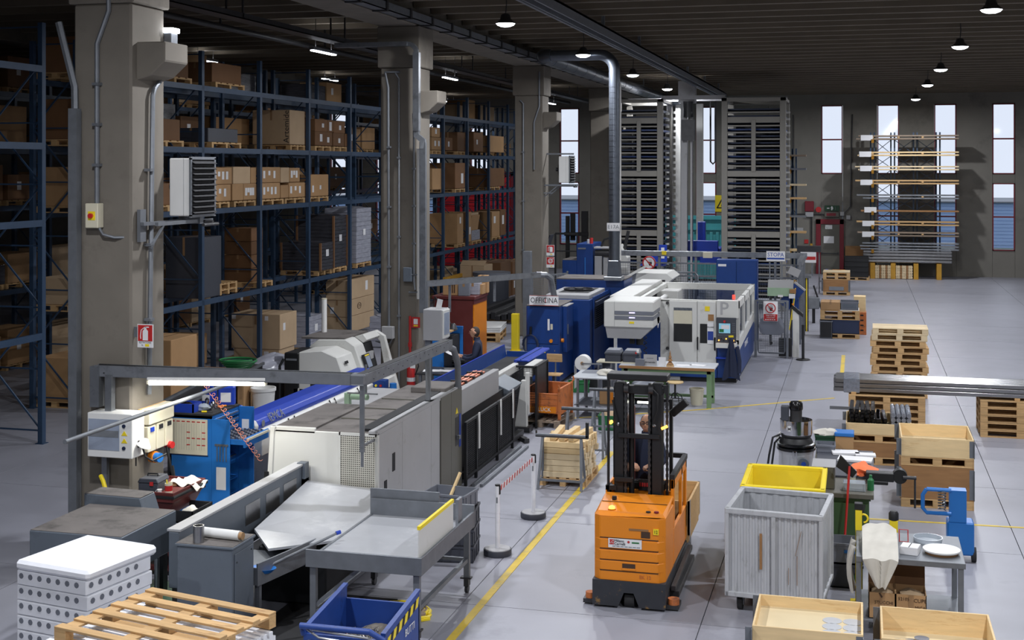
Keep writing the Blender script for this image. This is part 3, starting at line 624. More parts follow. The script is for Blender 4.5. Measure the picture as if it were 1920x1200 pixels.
# ground: big cartons
rp('pallet under the big carton near the white lathe', 33.2, 0, W=1.1, L=1.4)
o = carton('big brown carton on the floor of the rack left of the lathe', -15.2, 33.0, .42, 1.45, 1.1, .95, 'card_pale', G1, (('f', .02, .8, .12, .12), ('f', 1.0, .78, .1, .12), ('r', .2, .5, .14, .2)))
carton('low carton under the big brown carton', -15.25, 33.05, .15, 1.35, 1.0, .26, 'card_pale', G1, (('f', .9, .06, .14, .14),))
for z, h, lb, st in ((.15, .5, 'bottom', ()), (.66, .52, 'middle', (('f', .15, .1, .12, .2),)), (1.19, .62, 'top', (('r', 1.5, .2, .2, .3),))):
    o = carton(lb + ' of the large pale cartons left of the second column', -15.5, 38.68, z, .75, 2.3, h, 'card_pale', G1, st)
    if lb == 'middle': P('printed_oval', o, 'ink_brown', tf(tube(arc((0, 0, 0), .16, 0, 360, 20)[:-1], .012, 4, True), Matrix.Translation((.377, -.2, .28)) @ Matrix.Rotation(PI / 2, 4, 'Z') @ Matrix.Diagonal((1, 1, .6, 1)))); text('CTA', .12, 'ink_brown', o, (.378, -.2, .28), (90, 0, 90))
wrapped('grey wrapped load at the foot of the rack behind the white lathe', -15.35, 35.3, .15, 1.0, 1.0, .9, 'wrap_pale', 6, posts=False); rp('pallet under the grey wrapped load behind the lathe', 35.3, 0, W=1.0)
wrapped('crumpled clear wrapped load beside the second column', -13.2, 36.9, .02, .9, 1.3, .9, 'wrap_pale', 5, posts=False)
carton('flat pale cartons on the floor below the fire extinguisher sign', -13.6, 25.2, 0, 1.1, 1.4, .3, 'card_pale', G1)
# bays between the second and third column
for lb, y, z, w_ in (('pallet under the cartons high between the columns', 47.0, 5.86, 1.05), ('pallet under the dark cartons high between the columns', 50.2, 5.86, 1.05), ('pallet under the broad dark carton between the columns', 49.9, 4.36, 1.35), ('pallet under the carton near the third column', 54.9, 4.36, 1.7), ('pallet under the tall brown cartons between the columns', 50.2, 2.16, 1.05), ('pallet under the tapered bin between the columns', 52.3, 2.16, 1.3), ('pallet under the cartons left of the third column', 55.3, 2.16, 1.4)): rp(lb, y, z, W=w_)
for lb, y, z, sx, sy, sz, m, st in (('lower carton with labels high beside the second column', 46.95, 6.02, .8, 1.1, .48, 'card', (('r', .3, .15, .2, .2), ('r', .75, .15, .2, .2))), ('upper carton high beside the second column', 46.95, 6.51, .8, 1.0, .36, 'card', (('r', .4, .12, .2, .18),)), ('small carton high between the columns', 48.65, 6.02, .6, .9, .5, 'card_dark', (('r', .3, .15, .2, .2),)),
        ('long dark carton high between the columns', 50.2, 6.02, .8, 1.05, .75, 'card_dark', ()), ('carton pair high left of the third column', 52.5, 6.02, .8, 1.4, .8, 'card_dark', (('r', .4, .3, .2, .2),)), ('pale lit carton high left of the third column', 54.7, 6.02, 1.0, 2.6, .72, 'card', ()),
        ('broad dark carton on the middle shelf between the columns', 49.9, 4.52, 1.2, 1.36, 1.02, 'card_dark', (('r', .8, .2, .3, .4),)), ('dark carton on the middle shelf left of the third column', 54.8, 4.52, 1.0, 2.6, .8, 'card_dark', ()), ('carton on the middle shelf close to the second column', 47.0, 4.52, 1.0, 1.4, .8, 'card', ()),
        ('tall brown carton on the lower shelf right of the second column', 50.2, 2.31, 1.2, .8, 1.2, 'card', (('r', .3, .8, .2, .25),)), ('second tall brown carton on the lower shelf between the columns', 51.45, 2.31, 1.2, .7, 1.22, 'card', (('r', .4, .3, .2, .3),)), ('carton with labels on the lower shelf left of the third column', 55.3, 2.31, 1.0, 1.3, 1.1, 'card', (('r', .3, .6, .3, .3),)), ('carton close to the third column on the lower shelf', 56.7, 2.31, 1.0, .95, 1.15, 'card_dark', (('r', .3, .5, .3, .4),))):
    carton(lb, XF, y, z, sx, sy, sz, m, G1, st)
t = thing('tapered_bin', 'tapered cardboard bin on a wrapped base on the lower shelf', 'bin', (XF - .55, 53.0, 2.31)); P('base', t, 'wrap_pale', box(-.55, .5, -.6, .6, 0, .42), .02); P('body', t, 'card', prism([(-.4, .42), (.4, .42), (.5, 1.05), (-.5, 1.05)], -.6, .6, 'y'), .01); P('lid', t, 'card_pale', box(-.45, .45, -.55, .55, 1.05, 1.15), .01)
t = thing('plastic_drum', 'dark round drum on the floor between the second and third column', 'drum', (-13.6, 48.6, 0)); P('body', t, 'plastic_grey_dk', lathe([(0, 0), (.62, 0), (.66, .2), (.66, 1.2), (.7, 1.24), (.7, 1.34), (.62, 1.34), (.6, 1.0), (0, 1.0)], 28), 0, True); P('rim_band', t, 'plastic_grey', lathe([(.71, 1.22), (.73, 1.22), (.73, 1.36), (.71, 1.36)], 28), 0, True)
o = carton('open carton with raised flap on the floor behind the drum', -14.2, 49.7, 0, 1.0, 1.2, 1.5, 'card_pale'); P('flap', o, 'card_pale', rot(box(-.5, .5, -.6, -.2, 1.5, 1.51), 25, 'X', (0, -.6, 1.5)))
for k in range(2): carton(['nearer', 'farther'][k] + ' tall dark carton on the floor beside the third column', -14.0, 51.4 + k * 1.9, 0, 1.2, 1.6, 1.5 - .1 * k, 'card_dark', 'dark cartons on the floor by the third column', (('r', .2, .3, .2, .3), ('r', .9, .3, .2, .3)))
t = thing('sheet_bundle', 'long dark sheets leaning against the rack near the third column', 'sheets', (-14.6, 56.5, 0))
for k in range(4): P('sheet', t, 'plastic_grey_dk', rot(box(-.02, .02, -.4, .4, 0, 2.5), 14 + 2 * k, 'Y', (0, 0, 0)), loc=(.16 * k, .3 * k, 0))
# goods on the second and far rack rows, half hidden in the dark
GB = 'cartons on the rear racks'
LN = ['floor', 'lowest shelf', 'second shelf', 'third shelf', 'top shelf']
for row_x, ys, gl in ((-16.85, RY, 'dim carton on the %s of the second rack row seen between uprights'), (-21.7, RY2, 'dim carton on the %s of the far rack row across the aisle')):
    for k in range(len(ys) - 1):
        for j, z in enumerate([.0] + LEV):
            if RNG.random() < (.18 if ys[k] < 44 else .62): continue
            n = RNG.choice((1, 2, 2)); y = ys[k] + .12
            for q in range(n):
                sy = (3.0 / n) * RNG.uniform(.72, .95); sz = RNG.uniform(.5, 1.0) if j < 4 else RNG.uniform(.5, .9)
                pallet('pallet under dim cartons on the %s of the rear racks' % LN[j], (row_x - .55, y + sy / 2, z), 0, 1.0, round(sy, 1), False, 'wood', 'pallets on the rear racks')
                carton(gl % LN[j], row_x, y, z + .146, .95, sy, sz, RNG.choice(('card', 'card_dark', 'card_pale', 'wrap_black', 'card')), GB, (('r', sy * .3, sz * .4, .18, .22),) if RNG.random() < .5 else (), tape=False)
                y += 3.0 / n
for k, (y, z, lb) in enumerate(((27.0, 7.36, 'dim carton on the top shelf next to the nearest corbel'), (29.8, 7.36, 'broad dim carton on the top shelf below a linear lamp'), (29.6, 5.86, 'black crate on the rack beside the left column'), (26.6, 5.86, 'dark carton on the rack just right of the left column'), (26.7, 4.36, 'carton hidden behind the large heater'))):
    rp('pallet holding a dim load on the rack close to the left column', y, z, 'pallets by the left column', W=1.6); carton(lb, XF - .1, y, z + .146, .95, 1.6, .5 if 'crate' not in lb else .35, 'plastic_grey_dk' if 'black' in lb else 'card_dark', G1)
carton('dark covered load on the lower shelf beside the heater bracket', XF - .05, 29.2, 2.16, 1.0, 1.0, 1.5, 'plastic_grey_dk', None)
for k, (x, y, sx, sy, sz, m, lb) in enumerate(((-14.9, 26.6, .9, 1.2, 1.5, 'card', 'tall brown carton standing left of the big carton'), (-14.9, 28.2, 1.0, 1.1, .5, 'card_dark', 'low dark carton on the floor left of the big carton'))): carton(lb, x, y, 0, sx, sy, sz, m)
# ---------------------------------------------------------------- left side: around the near column
t = thing('electrical_panel', 'white electrical panel with glass front on the left column', 'electrical panel', (-9.8, 16.2, 1.75))
P('cabinet', t, 'white', box(-.36, .32, -.32, 0, -.3, .3), .008); P('glass_door', t, 'screen_grey', box(-.34, .13, -.326, -.32, -.2, .22)); P('breaker_row', t, 'ink_grey', box(-.33, .12, -.33, -.326, -.02, .07))
for z in (.14, -.16): P('lock', t, 'navy', cyl((.2, -.32, z), (.2, -.335, z), .025, 12))
for z in (.04, -.06): P('warning_triangle', t, 'yellow', prism([(.16, z - .03), (.25, z - .03), (.205, z + .035)], -.326, -.32))
P('cable', t, 'black', tube([(.32, -.1, -.1), (.42, -.14, -.3), (.5, -.1, -.36), (.6, .1, -.3)], .014, 6), 0, True); P('support_tube', t, 'galv', box(-.28, -.2, -.1, -.04, -1.1, -.3))
t = thing('socket_board', 'cream socket boxes on the hall side of the left column', 'socket box', (-9.66, 16.75, 1.7))
P('wood_back', t, 'wood', box(-.03, 0, -.36, .36, -.32, .32)); P('breaker_box', t, 'beige', box(0, .14, -.34, .34, .1, .32), .012)
for k in range(3):
    s = P('socket', t, 'beige', box(0, .12, -.34 + .235 * k, -.13 + .235 * k, -.28, .08), .01); P('flap', s, ['blue_cover', 'ink', 'ink'][k], box(.12, .135, -.29 + .235 * k, -.2 + .235 * k, .0, .06))
P('blue_plug', t, 'blue_bright', cyl((.05, -.12, -.38), (.2, -.16, -.38), .065, 14), 0, True); P('plug_ring', t, 'orange', cyl((.04, -.118, -.38), (.12, -.14, -.38), .08, 14), 0, True); P('red_plug', t, 'red', cyl((.05, .25, -.28), (.18, .22, -.28), .05, 12), 0, True); P('cord', t, 'black', tube([(.1, .2, -.3), (.16, .2, -.6), (.2, .28, -.9), (.12, .32, -.6)], .02, 6), 0, True)
t = thing('clip_lamp', 'small white cone lamp clipped beside the electrical panel', 'lamp', (-9.5, 16.05, 1.62)); P('clamp', t, 'black', [box(-.06, .02, -.03, .03, -.05, .05), cyl((-.02, 0, -.03), (-.02, 0, -.3), .01, 6)]); P('shade', t, 'white', tf(lathe([(.03, .1), (.1, .0), (.095, .0), (.02, .09)], 16), Matrix.Translation((.1, 0, -.02)) @ Matrix.Rotation(.4, 4, 'Y')), 0, True)
one('yellow_hose', 'yellow hose hanging below the electrical panel', 'hose', 'yellow', tube([(-10.0, 15.95, 1.18), (-9.93, 15.9, 1.12), (-9.82, 15.85, .9), (-9.78, 15.85, .5), (-9.9, 15.8, .04), (-10.2, 15.7, .03)], .03, 8), smooth=True)
# perforated overhead channel, its posts, fluorescent tube
t = thing('cable_channel', 'perforated grey overhead channel from the left column to the big machine', 'cable channel', (0, 0, 0))
def chan(p, q, wd=.14, h=.15):
    p = Vector(p); q = Vector(q); d = (q - p).normalized(); s = d.cross(Vector((0, 0, 1))).normalized() * (wd / 2); up = Vector((0, 0, h / 2))
    return [bar(p - up, q - up, wd, .012), bar(p + s, q + s, .012, h), bar(p - s, q - s, .012, h)]
A0, A1, A2 = (-10.15, 16.08, 2.6), (-6.6, 16.85, 2.5), (-6.55, 20.75, 2.47)
P('cross_run', t, 'galv', chan(A0, A1)); P('long_run', t, 'galv', chan((-6.55, 16.8, 2.5), A2)); P('long_run_cover', t, 'dark_steel', bar((-6.55, 16.8, 2.575), (-6.55, 20.7, 2.55), .12, .01)); P('cross_run_cables', t, 'black', tube([(-10.1, 16.08, 2.66), (-8.5, 16.4, 2.6), (-6.7, 16.8, 2.56)], .03, 6))
P('corner_plate', t, 'galv', cbox(-6.58, 16.84, 2.5, .22, .2, .155), .02); P('front_post', t, 'galv', [bar((-6.55, 16.86, 2.45), (-6.55, 16.86, 1.5), .06, .04), bar((-6.55, 16.86, 1.5), (-6.55, 16.86, 1.3), .04, .02)]); P('post_bracket', t, 'galv', bar((-6.55, 16.86, 1.58), (-6.55, 17.32, 1.58), .03)); P('rear_post', t, 'galv', [bar((-6.58, 19.8, 2.45), (-6.58, 19.8, 1.68), .07, .05), cbox(-6.58, 19.8, 1.69, .16, .16, .02)])
P('curved_hose', t, 'galv_dull', tube([(-6.55, 20.65, 2.44), (-6.52, 20.95, 2.36), (-6.5, 21.12, 2.1), (-6.5, 21.14, 1.85), (-6.5, 21.15, 1.68)], .055, 10), 0, True)
P('wall_bracket', t, 'galv', [box(-10.2, -10.06, 16.0, 16.14, 2.1, 2.66), box(-9.98, -9.88, 16.02, 16.12, 2.0, 2.55)])
for k in range(26):
    x = -10.0 + k * .13; y = 16.11 + k * .0283 - .08; P('slot', t, 'dark_steel', cbox(x, y, 2.6 - k * .0036 + (.025 if k % 2 else -.03), .02, .008, .012), key='slot')
for k in range(18): P('slot', t, 'dark_steel', cbox(0, 0, 0, .008, .02, .012), key='slot2', loc=(-6.474, 17.1 + k * .2, 2.5 + (.02 if k % 2 else -.03)))
t = thing('fluorescent_lamp', 'bright fluorescent tube under the overhead channel above the blue tool cabinet', 'lamp', (-8.63, 16.38, 2.44), 12.2)
P('housing', t, 'white', box(-.82, .82, -.05, .05, .03, .08), .008); P('tube', t, 'tube_lit', cyl((-.8, 0, 0), (.8, 0, 0), .04, 12), 0, True); P('end_cap', t, 'beige', [cyl((-.83, 0, 0), (-.8, 0, 0), .032, 12), cyl((.8, 0, 0), (.83, 0, 0), .032, 12)])
lamp(t, (0, 0, -.05), 'RECTANGLE', 34, 1.5, (1, .97, .88), .06)
one('steel_pole', 'long thin grey pole running above the tool cabinet', 'pole', 'galv_dull', [cyl((-9.0, 13.6, 2.17), (-9.0, 19.2, 2.19), .028, 10)], smooth=True)
one('air_hose', 'coiled orange air hose dangling across the tool cabinet', 'hose', 'hose_pale', tube([(-9.15, 16.3, 2.52), (-9.2, 16.8, 2.45)] + [(-9.25 + .62 * q + .034 * math.cos(22 * PI * 2 * q), 17.3 + .75 * q, 2.38 - 1.35 * q + .034 * math.sin(22 * PI * 2 * q)) for q in [i / 240 for i in range(241)]], .005, 5), smooth=True)
# blue tool cabinet
t = thing('tool_cabinet', 'blue tool cabinet with wall calendar on its side and open drawer', 'tool cabinet', (-9.8, 18.1, 0)); t.scale = (1, .78, 1)
P('body', t, 'blue_bright', [box(-.36, .34, 0, .03, .05, 1.62), box(-.36, .34, 1.15, 1.18, .05, 1.62), box(-.36, -.33, 0, 1.18, .05, 1.62), box(-.36, .34, 0, 1.18, 1.58, 1.62), box(-.36, .34, 0, 1.18, .05, .09), box(-.34, .32, .02, 1.16, .5, .52), box(-.34, .32, .02, 1.16, .28, .3)])
P('plinth', t, 'black', box(-.33, .3, .03, 1.15, 0, .05)); P('top_mat', t, 'rubber', box(-.37, .35, -.01, 1.19, 1.62, 1.65), .005)
for k in range(3):
    d = P('drawer', t, 'blue_bright', [box(.3, .35, .05, 1.13, 1.5 - k * .1, 1.57 - k * .1)], .004); P('handle', d, 'galv', box(.35, .375, .1, 1.08, 1.545 - k * .1, 1.56 - k * .1))
d = P('open_drawer', t, 'blue_bright', [box(.3, .86, .08, 1.1, 1.2, 1.22), box(.84, .87, .06, 1.12, 1.16, 1.3), box(.3, .86, .07, .09, 1.2, 1.28), box(.3, .86, 1.09, 1.11, 1.2, 1.28)], .003); P('handle', d, 'beige', box(.87, .9, .12, 1.06, 1.26, 1.29))
hold = lathe([(.028, 0), (.03, .03), (.02, .035), (.02, .075), (.012, .08), (0, .08)], 8)
for i in range(7):
    for j in range(12): P('tool_holder', d, 'chrome' if (i + j) % 2 else 'plastic_grey', hold, 0, True, key='hold%d' % ((i + j) % 2), loc=(.36 + i * .07, .14 + j * .08, 1.22))
d = P('lower_drawer', t, 'blue_bright', box(.22, .3, .06, 1.12, .74, .9), .004); P('handle', d, 'galv', box(.3, .33, .1, 1.08, .86, .88))
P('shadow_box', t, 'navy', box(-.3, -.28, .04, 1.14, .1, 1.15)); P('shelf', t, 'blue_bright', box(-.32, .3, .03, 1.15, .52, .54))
d = P('near_door', t, 'blue_bright', box(.34, .64, .0, .03, .04, 1.58), .004); P('document', d, 'paper', box(.42, .58, -.004, 0, .52, .86)); P('tool_rail', d, 'galv', [box(.4, .62, -.02, 0, 1.18, 1.21)] + [cyl((.44 + .05 * q, -.02, .95), (.44 + .05 * q, -.02, 1.2), .008, 6) for q in range(4)])
d = P('far_door', t, 'blue_bright', box(.34, .6, 1.15, 1.18, .04, 1.62), .004); P('document', d, 'paper', box(.4, .52, 1.145, 1.15, 1.22, 1.42))
for k, (x, y, m) in enumerate(((.1, .45, 'red'), (.12, .75, 'red'), (.1, .2, 'plastic_green'))): P('shelf_bin', t, m, prism([(x - .1, .54), (x + .12, .54), (x + .18, .7), (x - .1, .74)], y - .1, y + .12, 'y'), .004)
P('bag', t, 'plastic_clear', blob((.1, .6, .42), .12, .2, .12, 5, .4), 0, True)
t = thing('wall_calendar', 'cream planner calendar with red marks on the tool cabinet side', 'calendar', (-9.82, 18.09, 1.3)); P('sheet', t, 'beige', box(-.33, .3, -.008, 0, -.27, .27)); P('border', t, 'navy', [box(-.34, .31, -.006, 0, -.285, -.27), box(-.34, -.33, -.006, 0, -.28, .28)])
for j, zz in enumerate((.22, .06, -.03, -.13)):
    for i in range(7):
        if j and i < 3 or (j == 1 and i in (4, 5)) or (j == 3 and i == 4): continue
        P('red_mark', t, 'ink_red', box(-.3 + .085 * i, -.245 + .085 * i, -.011, -.008, zz, zz + .015), key='calm%d%d' % (i, j))
P('grid_line', t, 'ink_grey', [box(-.3 + .042 * i, -.298 + .042 * i, -.0095, -.008, -.2, .2) for i in range(14)])
# things on the cabinet top
cz = 1.65
t = thing('plastic_tray', 'blue plastic tray on the front of the tool cabinet', 'tray', (-9.98, 18.27, cz)); P('body', t, 'blue_cover', [box(-.14, .18, -.12, .14, 0, .02), box(-.16, -.14, -.14, .16, 0, .13), box(.18, .2, -.14, .16, 0, .13), box(-.16, .2, -.14, -.12, 0, .13), box(-.16, .2, .14, .16, 0, .13)]); P('parts', t, 'chrome', [blob((.02, 0, .09), .1, .09, .05, 4, .4)], 0, True)
def jug(label, x, y, s=1.0, m='blue_cover'):
    t = thing('fluid_jug', label, 'jug', (x, y, cz), RNG.uniform(-20, 20), 'jugs on the tool cabinet'); P('body', t, m, [box(-.11 * s, .11 * s, -.08, .08, 0, .26 * s)], .02); P('neck', t, m, cyl((-.06, 0, .26 * s), (-.06, 0, .31 * s), .03, 10), 0, True); P('cap', t, 'ink', cyl((-.06, 0, .31 * s), (-.06, 0, .335 * s), .034, 10)); P('handle', t, m, tube([(.08, 0, .24 * s), (.07, 0, .31 * s), (-.03, 0, .3 * s)], .015, 6)); P('paper_label', t, 'paper', box(-.08, .08, -.083, -.08, .06, .18 * s))
jug('large blue jug standing at the back of the tool cabinet', -9.6, 18.88, 1.15); jug('smaller blue jug left of the large jug on the cabinet', -9.9, 18.88, .9)
for k, (x, y, h, r, m, lb) in enumerate(((-9.62, 18.45, .13, .05, 'chrome', 'shiny metal tool holder on the tool cabinet'), (-9.78, 18.57, .16, .045, 'chrome', 'tall chrome chuck behind the shiny tool holder'), (-9.7, 18.69, .1, .06, 'steel', 'squat steel collet near the blue jugs'))): one('tool_holder', lb, 'tool', m, lathe([(0, 0), (r, 0), (r, h * .3), (r * .6, h * .4), (r * .8, h * .8), (r * .3, h), (0, h)], 14, ), (x, y, cz), smooth=True)
one('plastic_bag', 'clear plastic bag of parts on the tool cabinet', 'bag', 'plastic_clear', blob((0, 0, .05), .12, .1, .055, 9, .35), (-9.75, 18.37, cz), smooth=True)
def tool(label, x, y, rz, m='orange', L=.2): t = thing('hand_tool', label, 'tool', (x, y, cz + .015), rz); P('handle', t, m, cyl((-L / 2, 0, 0), (0, 0, 0), .014, 8), 0, True); P('blade', t, 'steel', bar((0, 0, 0), (L * .6, 0, 0), .02, .01))
tool('screwdriver with yellow handle on the cabinet front edge', -9.6, 18.22, 10, 'yellow', .16); tool('long orange-handled file at the back of the cabinet', -9.55, 18.76, 40, 'orange', .3); tool('orange-handled pliers on the tool cabinet', -9.55, 18.61, -20, 'orange_cloth', .14)
# red tool trolley
t = thing('tool_trolley', 'dark red tool trolley beside the left column', 'trolley', (-8.95, 16.02, 0)); t.scale = (.95, .95, 1.17)
P('top_tray', t, 'maroon', [box(-.3, .25, -.45, .45, .9, .92), box(-.3, .25, -.47, -.45, .84, .95), box(-.3, .25, .45, .47, .84, .95), box(-.32, -.3, -.47, .47, .84, .95), box(.25, .27, -.47, .47, .84, .95), prism([(-.3, .84), (.25, .84), (.12, .66), (-.2, .66)], -.4, .4, 'y')], .004)
P('bumper', t, 'black', tube([(-.33, -.48, .9), (.28, -.48, .9), (.28, .48, .9), (-.33, .48, .9)], .02, 6, True)); P('legs', t, 'maroon', [box(-.06, .0, -.06, .06, .1, .66)]); P('lower_tray', t, 'maroon', [box(-.25, .25, -.4, .4, .2, .23), box(-.25, .25, -.4, -.38, .2, .32), box(.23, .25, -.4, .4, .2, .32)], .004); P('base', t, 'maroon', box(-.28, .28, -.42, .42, .06, .1))
for sx in (-.22, .22):
    for sy in (-.34, .34): P('wheel', t, 'rubber', cyl((sx - .02, sy, .035), (sx + .02, sy, .035), .035, 12), 0, True, key='tw%.1f%.1f' % (sx, sy))
d = P('tool_bin', t, 'black', [box(.16, .52, -.38, .2, .6, .62), box(.16, .52, -.38, -.36, .6, .74), box(.16, .52, .18, .2, .6, .74), box(.5, .52, -.38, .2, .6, .74)], .003); P('rag', d, 'cloth_white', blob((.34, -.1, .68), .1, .13, .06, 8, .5), 0, True)
t = thing('toolbox', 'black plastic toolbox on the red trolley', 'toolbox', (-9.13, 15.8, 1.076), 4); P('base', t, 'plastic_grey_dk', box(-.12, .16, -.16, .16, 0, .13), .008); P('lid', t, 'plastic_grey_dk', prism([(-.13, .13), (.17, .13), (.14, .19), (-.1, .19)], -.17, .17, 'y'), .008); P('handle', t, 'black', tube([(-.06, 0, .19), (-.06, 0, .22), (.08, 0, .22), (.08, 0, .19)], .012, 6)); P('latch', t, 'red', box(.05, .1, -.18, -.17, .1, .15)); P('lid_tool', t, 'steel', box(-.05, .1, .02, .05, .19, .2))
t = thing('paint_tin', 'stained white tin with red label on the red trolley', 'tin', (-8.84, 15.72, 1.076)); P('body', t, 'beige', lathe([(0, 0), (.05, 0), (.05, .13), (.044, .13), (.044, .1), (0, .1)], 16), 0, True); P('label', t, 'red', lathe([(.0505, .03), (.051, .03), (.051, .1), (.0505, .1)], 16)); P('brush', t, 'yellow', cyl((-.02, 0, .1), (-.03, .0, .17), .008, 6))
t = thing('coffee_cup', 'small white cup with handle on the red trolley', 'cup', (-8.93, 15.64, 1.076)); P('body', t, 'white', lathe([(0, 0), (.025, 0), (.035, .06), (.03, .06), (.02, .01), (0, .01)], 14), 0, True); P('handle', t, 'white', tube(arc((-.035, 0, .03), .018, 90, 270, 6), .005, 6))
one('rag_heap', 'crumpled pale rags heaped on the back of the red trolley', 'rag', 'cloth_white', cloth(1, 1, lambda u, v: (-.15 + .36 * u, -.18 + .4 * v, .05 + .028 * math.sin(9 * u + 5 * v) + .02 * math.sin(13 * v - 4 * u) - .22 * max(0, u - .72) ** 1 * 1.2), 18, 16), (-8.85, 16.22, 1.076), smooth=True)
one('kraft_pad', 'brown packet lying on the red trolley', 'packet', 'card', cbox(0, 0, .02, .14, .1, .04), (-9.0, 16.1, 1.076), 20, .004)

# ---------------------------------------------------------------- bar feeder with blue lid
t = thing('bar_feeder', 'long white bar feeder with bright blue lid and brand lettering', 'bar feeder', (-9.72, 19.7, 0)); t.scale = (1, 1, 1.1)
P('beam', t, 'mach_white', prism([(-.3, .78), (.33, .62), (.33, .95), (.27, 1.0), (-.3, 1.0)], 0, 5.6, 'y'), .01)
P('lid', t, 'blue_cover', prism([(-.27, 1.0), (.24, 1.0), (.25, 1.06), (.2, 1.13), (.08, 1.17), (-.2, 1.17), (-.27, 1.12)], .05, 5.55, 'y'), .008)
P('end_cap', t, 'mach_white', prism([(-.27, 1.0), (.24, 1.0), (.25, 1.06), (.2, 1.13), (.08, 1.17), (-.2, 1.17), (-.27, 1.12)], -.06, .05, 'y'), .01)
for y in (.5, 2.8, 5.1): P('leg', t, 'mach_white', prism([(-.24, 0), (.28, 0), (.2, .72), (-.2, .78)], y, y + .35, 'y'), .01)
text('IEMCA', .2, 'plastic_grey', t, (.235, .75, 1.1), (58, 0, 90)); P('logo_badge', t, 'ink_grey', cyl((.25, .2, 1.07), (.262, .2, 1.07), .05, 12)); text('Boss', .1, 'orange_rust', t, (.24, 4.7, 1.09), (58, 0, 90))
for y in (1.2, 3.0, 4.4): P('latch', t, 'black', [tube([(.3, y - .12, 1.0), (.36, y - .12, .88), (.36, y + .12, .88), (.3, y + .12, 1.0)], .012, 6)])
P('vent_plate', t, 'white', [box(.29, .3, .55, .82, .22, .55)] + [box(.3, .305, .58, .8, .25 + .05 * q, .27 + .05 * q) for q in range(6)]); P('underframe', t, 'dark_steel', box(-.2, .22, .9, 5.0, .35, .62)); P('knob', t, 'plastic_green', cyl((.34, 3.7, .82), (.38, 3.7, .9), .03, 8))
# pallets and tub behind the tool cabinet
for k in range(3): pallet(['bottom', 'middle', 'top'][k] + ' pallet of the short stack behind the tool cabinet doors', (-8.95, 20.2, .146 * k), 90, 1.0, .7, True, 'wood', 'pallets behind the tool cabinet')
carton('open carton with orange print on the pallets behind the tool cabinet', -8.78, 19.95, .44, .36, .4, .3, 'card'); 
# ---------------------------------------------------------------- white lathe by the second column
t = thing('cnc_lathe', 'white sloping lathe with black control panel before the second column', 'lathe', (-10.75, 25.6, 0))
P('base', t, 'mach_white', box(-.75, .75, 0, 2.2, 0, .75), .02)
P('rear_cabinet', t, 'black', box(-.95, -.62, .0, .9, .2, 1.48), .02); P('rear_vent', t, 'ink_grey', [box(-.9, -.66, -.012, 0, 1.32, 1.36), box(-.85, -.7, -.012, 0, .98, 1.02)])
P('headstock_cover', t, 'mach_white', prism([(-.62, .3), (.5, .3), (.62, .42), (.24, 1.42), (-.1, 1.55), (-.62, 1.5)], 0, .85, 'y'), .02)
P('main_hood', t, 'mach_white', prism([(-.75, .3), (.62, .3), (.72, .42), (.3, 1.55), (.1, 1.68), (-.55, 1.66), (-.75, 1.5)], .85, 1.35, 'y'), .02)
P('door_frame', t, 'mach_white', [prism([(.62, .3), (.86, .35), (.5, 1.62), (.3, 1.74), (.2, 1.66), (.4, 1.5)], 2.12, 2.24, 'y'), prism([(.1, 1.68), (.3, 1.74), (.4, 1.62), (.3, 1.55)], 1.35, 2.2, 'y')], .01); P('work_chamber', t, 'dark_steel', prism([(-.7, .4), (.5, .4), (.2, 1.5), (-.6, 1.5)], 1.35, 2.12, 'y'), .01)
P('chamber_back', t, 'mach_grey', box(.1, .3, 1.5, 2.0, .5, 1.3)); P('roof', t, 'dirty_top', box(-.95, .05, .9, 2.3, 1.66, 1.7))
Mt = Matrix.Translation((.53, 1.12, 1.0)) @ Matrix.Rotation(math.radians(-20), 4, 'Y')
d = P('control_panel', t, 'black', [tf(box(0, .06, -.16, .16, -.36, .36), Mt)], .006); P('screen', d, 'screen_grey', tf(box(.06, .064, -.12, .12, .06, .3), Mt)); P('brand_strip', d, 'yellow', tf(box(.06, .064, -.12, .12, .31, .34), Mt))
for i in range(4):
    for j in range(5): P('key', d, 'plastic_grey', tf(box(.06, .068, -.12 + i * .06, -.08 + i * .06, -.3 + j * .06, -.265 + j * .06), Mt), key='key%d%d' % (i, j))
P('instruction_sheet', t, 'paper', tf(box(0, .005, -.3, -.02, -.5, .1), Matrix.Translation((.44, .62, 1.0)) @ Matrix.Rotation(math.radians(-21), 4, 'Y'))); P('badge', t, 'ink', tf(box(0, .006, -.13, .05, -.03, .03), Matrix.Translation((.33, .35, 1.28)) @ Matrix.Rotation(math.radians(-21), 4, 'Y')))
P('vent', t, 'dark_steel', box(-.35, -.05, -.012, 0, .52, .88)); P('handwheel_gun', t, 'black', [blob((.3, -.15, .82), .06, .05, .14, 2, .2), cyl((.32, -.12, .3), (.32, -.12, .75), .02, 8)], 0, True)
P('lower_panel', t, 'dark_steel', box(.76, .8, .5, 2.0, .1, .55), .01); P('coolant_hose', t, 'black', tube([(-.95, -.02, 1.35), (-1.02, -.06, 1.2), (-1.02, -.06, .4), (-.98, -.06, .1)], .03, 8), 0, True)
one('tank', 'black covered unit with crumpled clear plastic left of the lathe', 'machine', 'black', [box(-.55, .5, -.4, .5, 0, .85), box(-.6, .55, -.45, .55, .85, .92)], (-12.4, 26.6, 0), bev=.02)
one('plastic_sheet', 'crumpled clear plastic sheet on the black unit', 'plastic sheet', 'wrap_pale', blob((0, 0, .16), .5, .4, .22, 21, .5, 24, 12), (-12.35, 26.6, .92), smooth=True)
one('bucket', 'white plastic bucket between the cartons and the black unit', 'bucket', 'white', lathe([(0, 0), (.2, 0), (.24, .5), (.26, .5), (.26, .56), (.235, .56), (.22, .4), (0, .4)], 24), (-11.7, 24.6, .35), smooth=True)
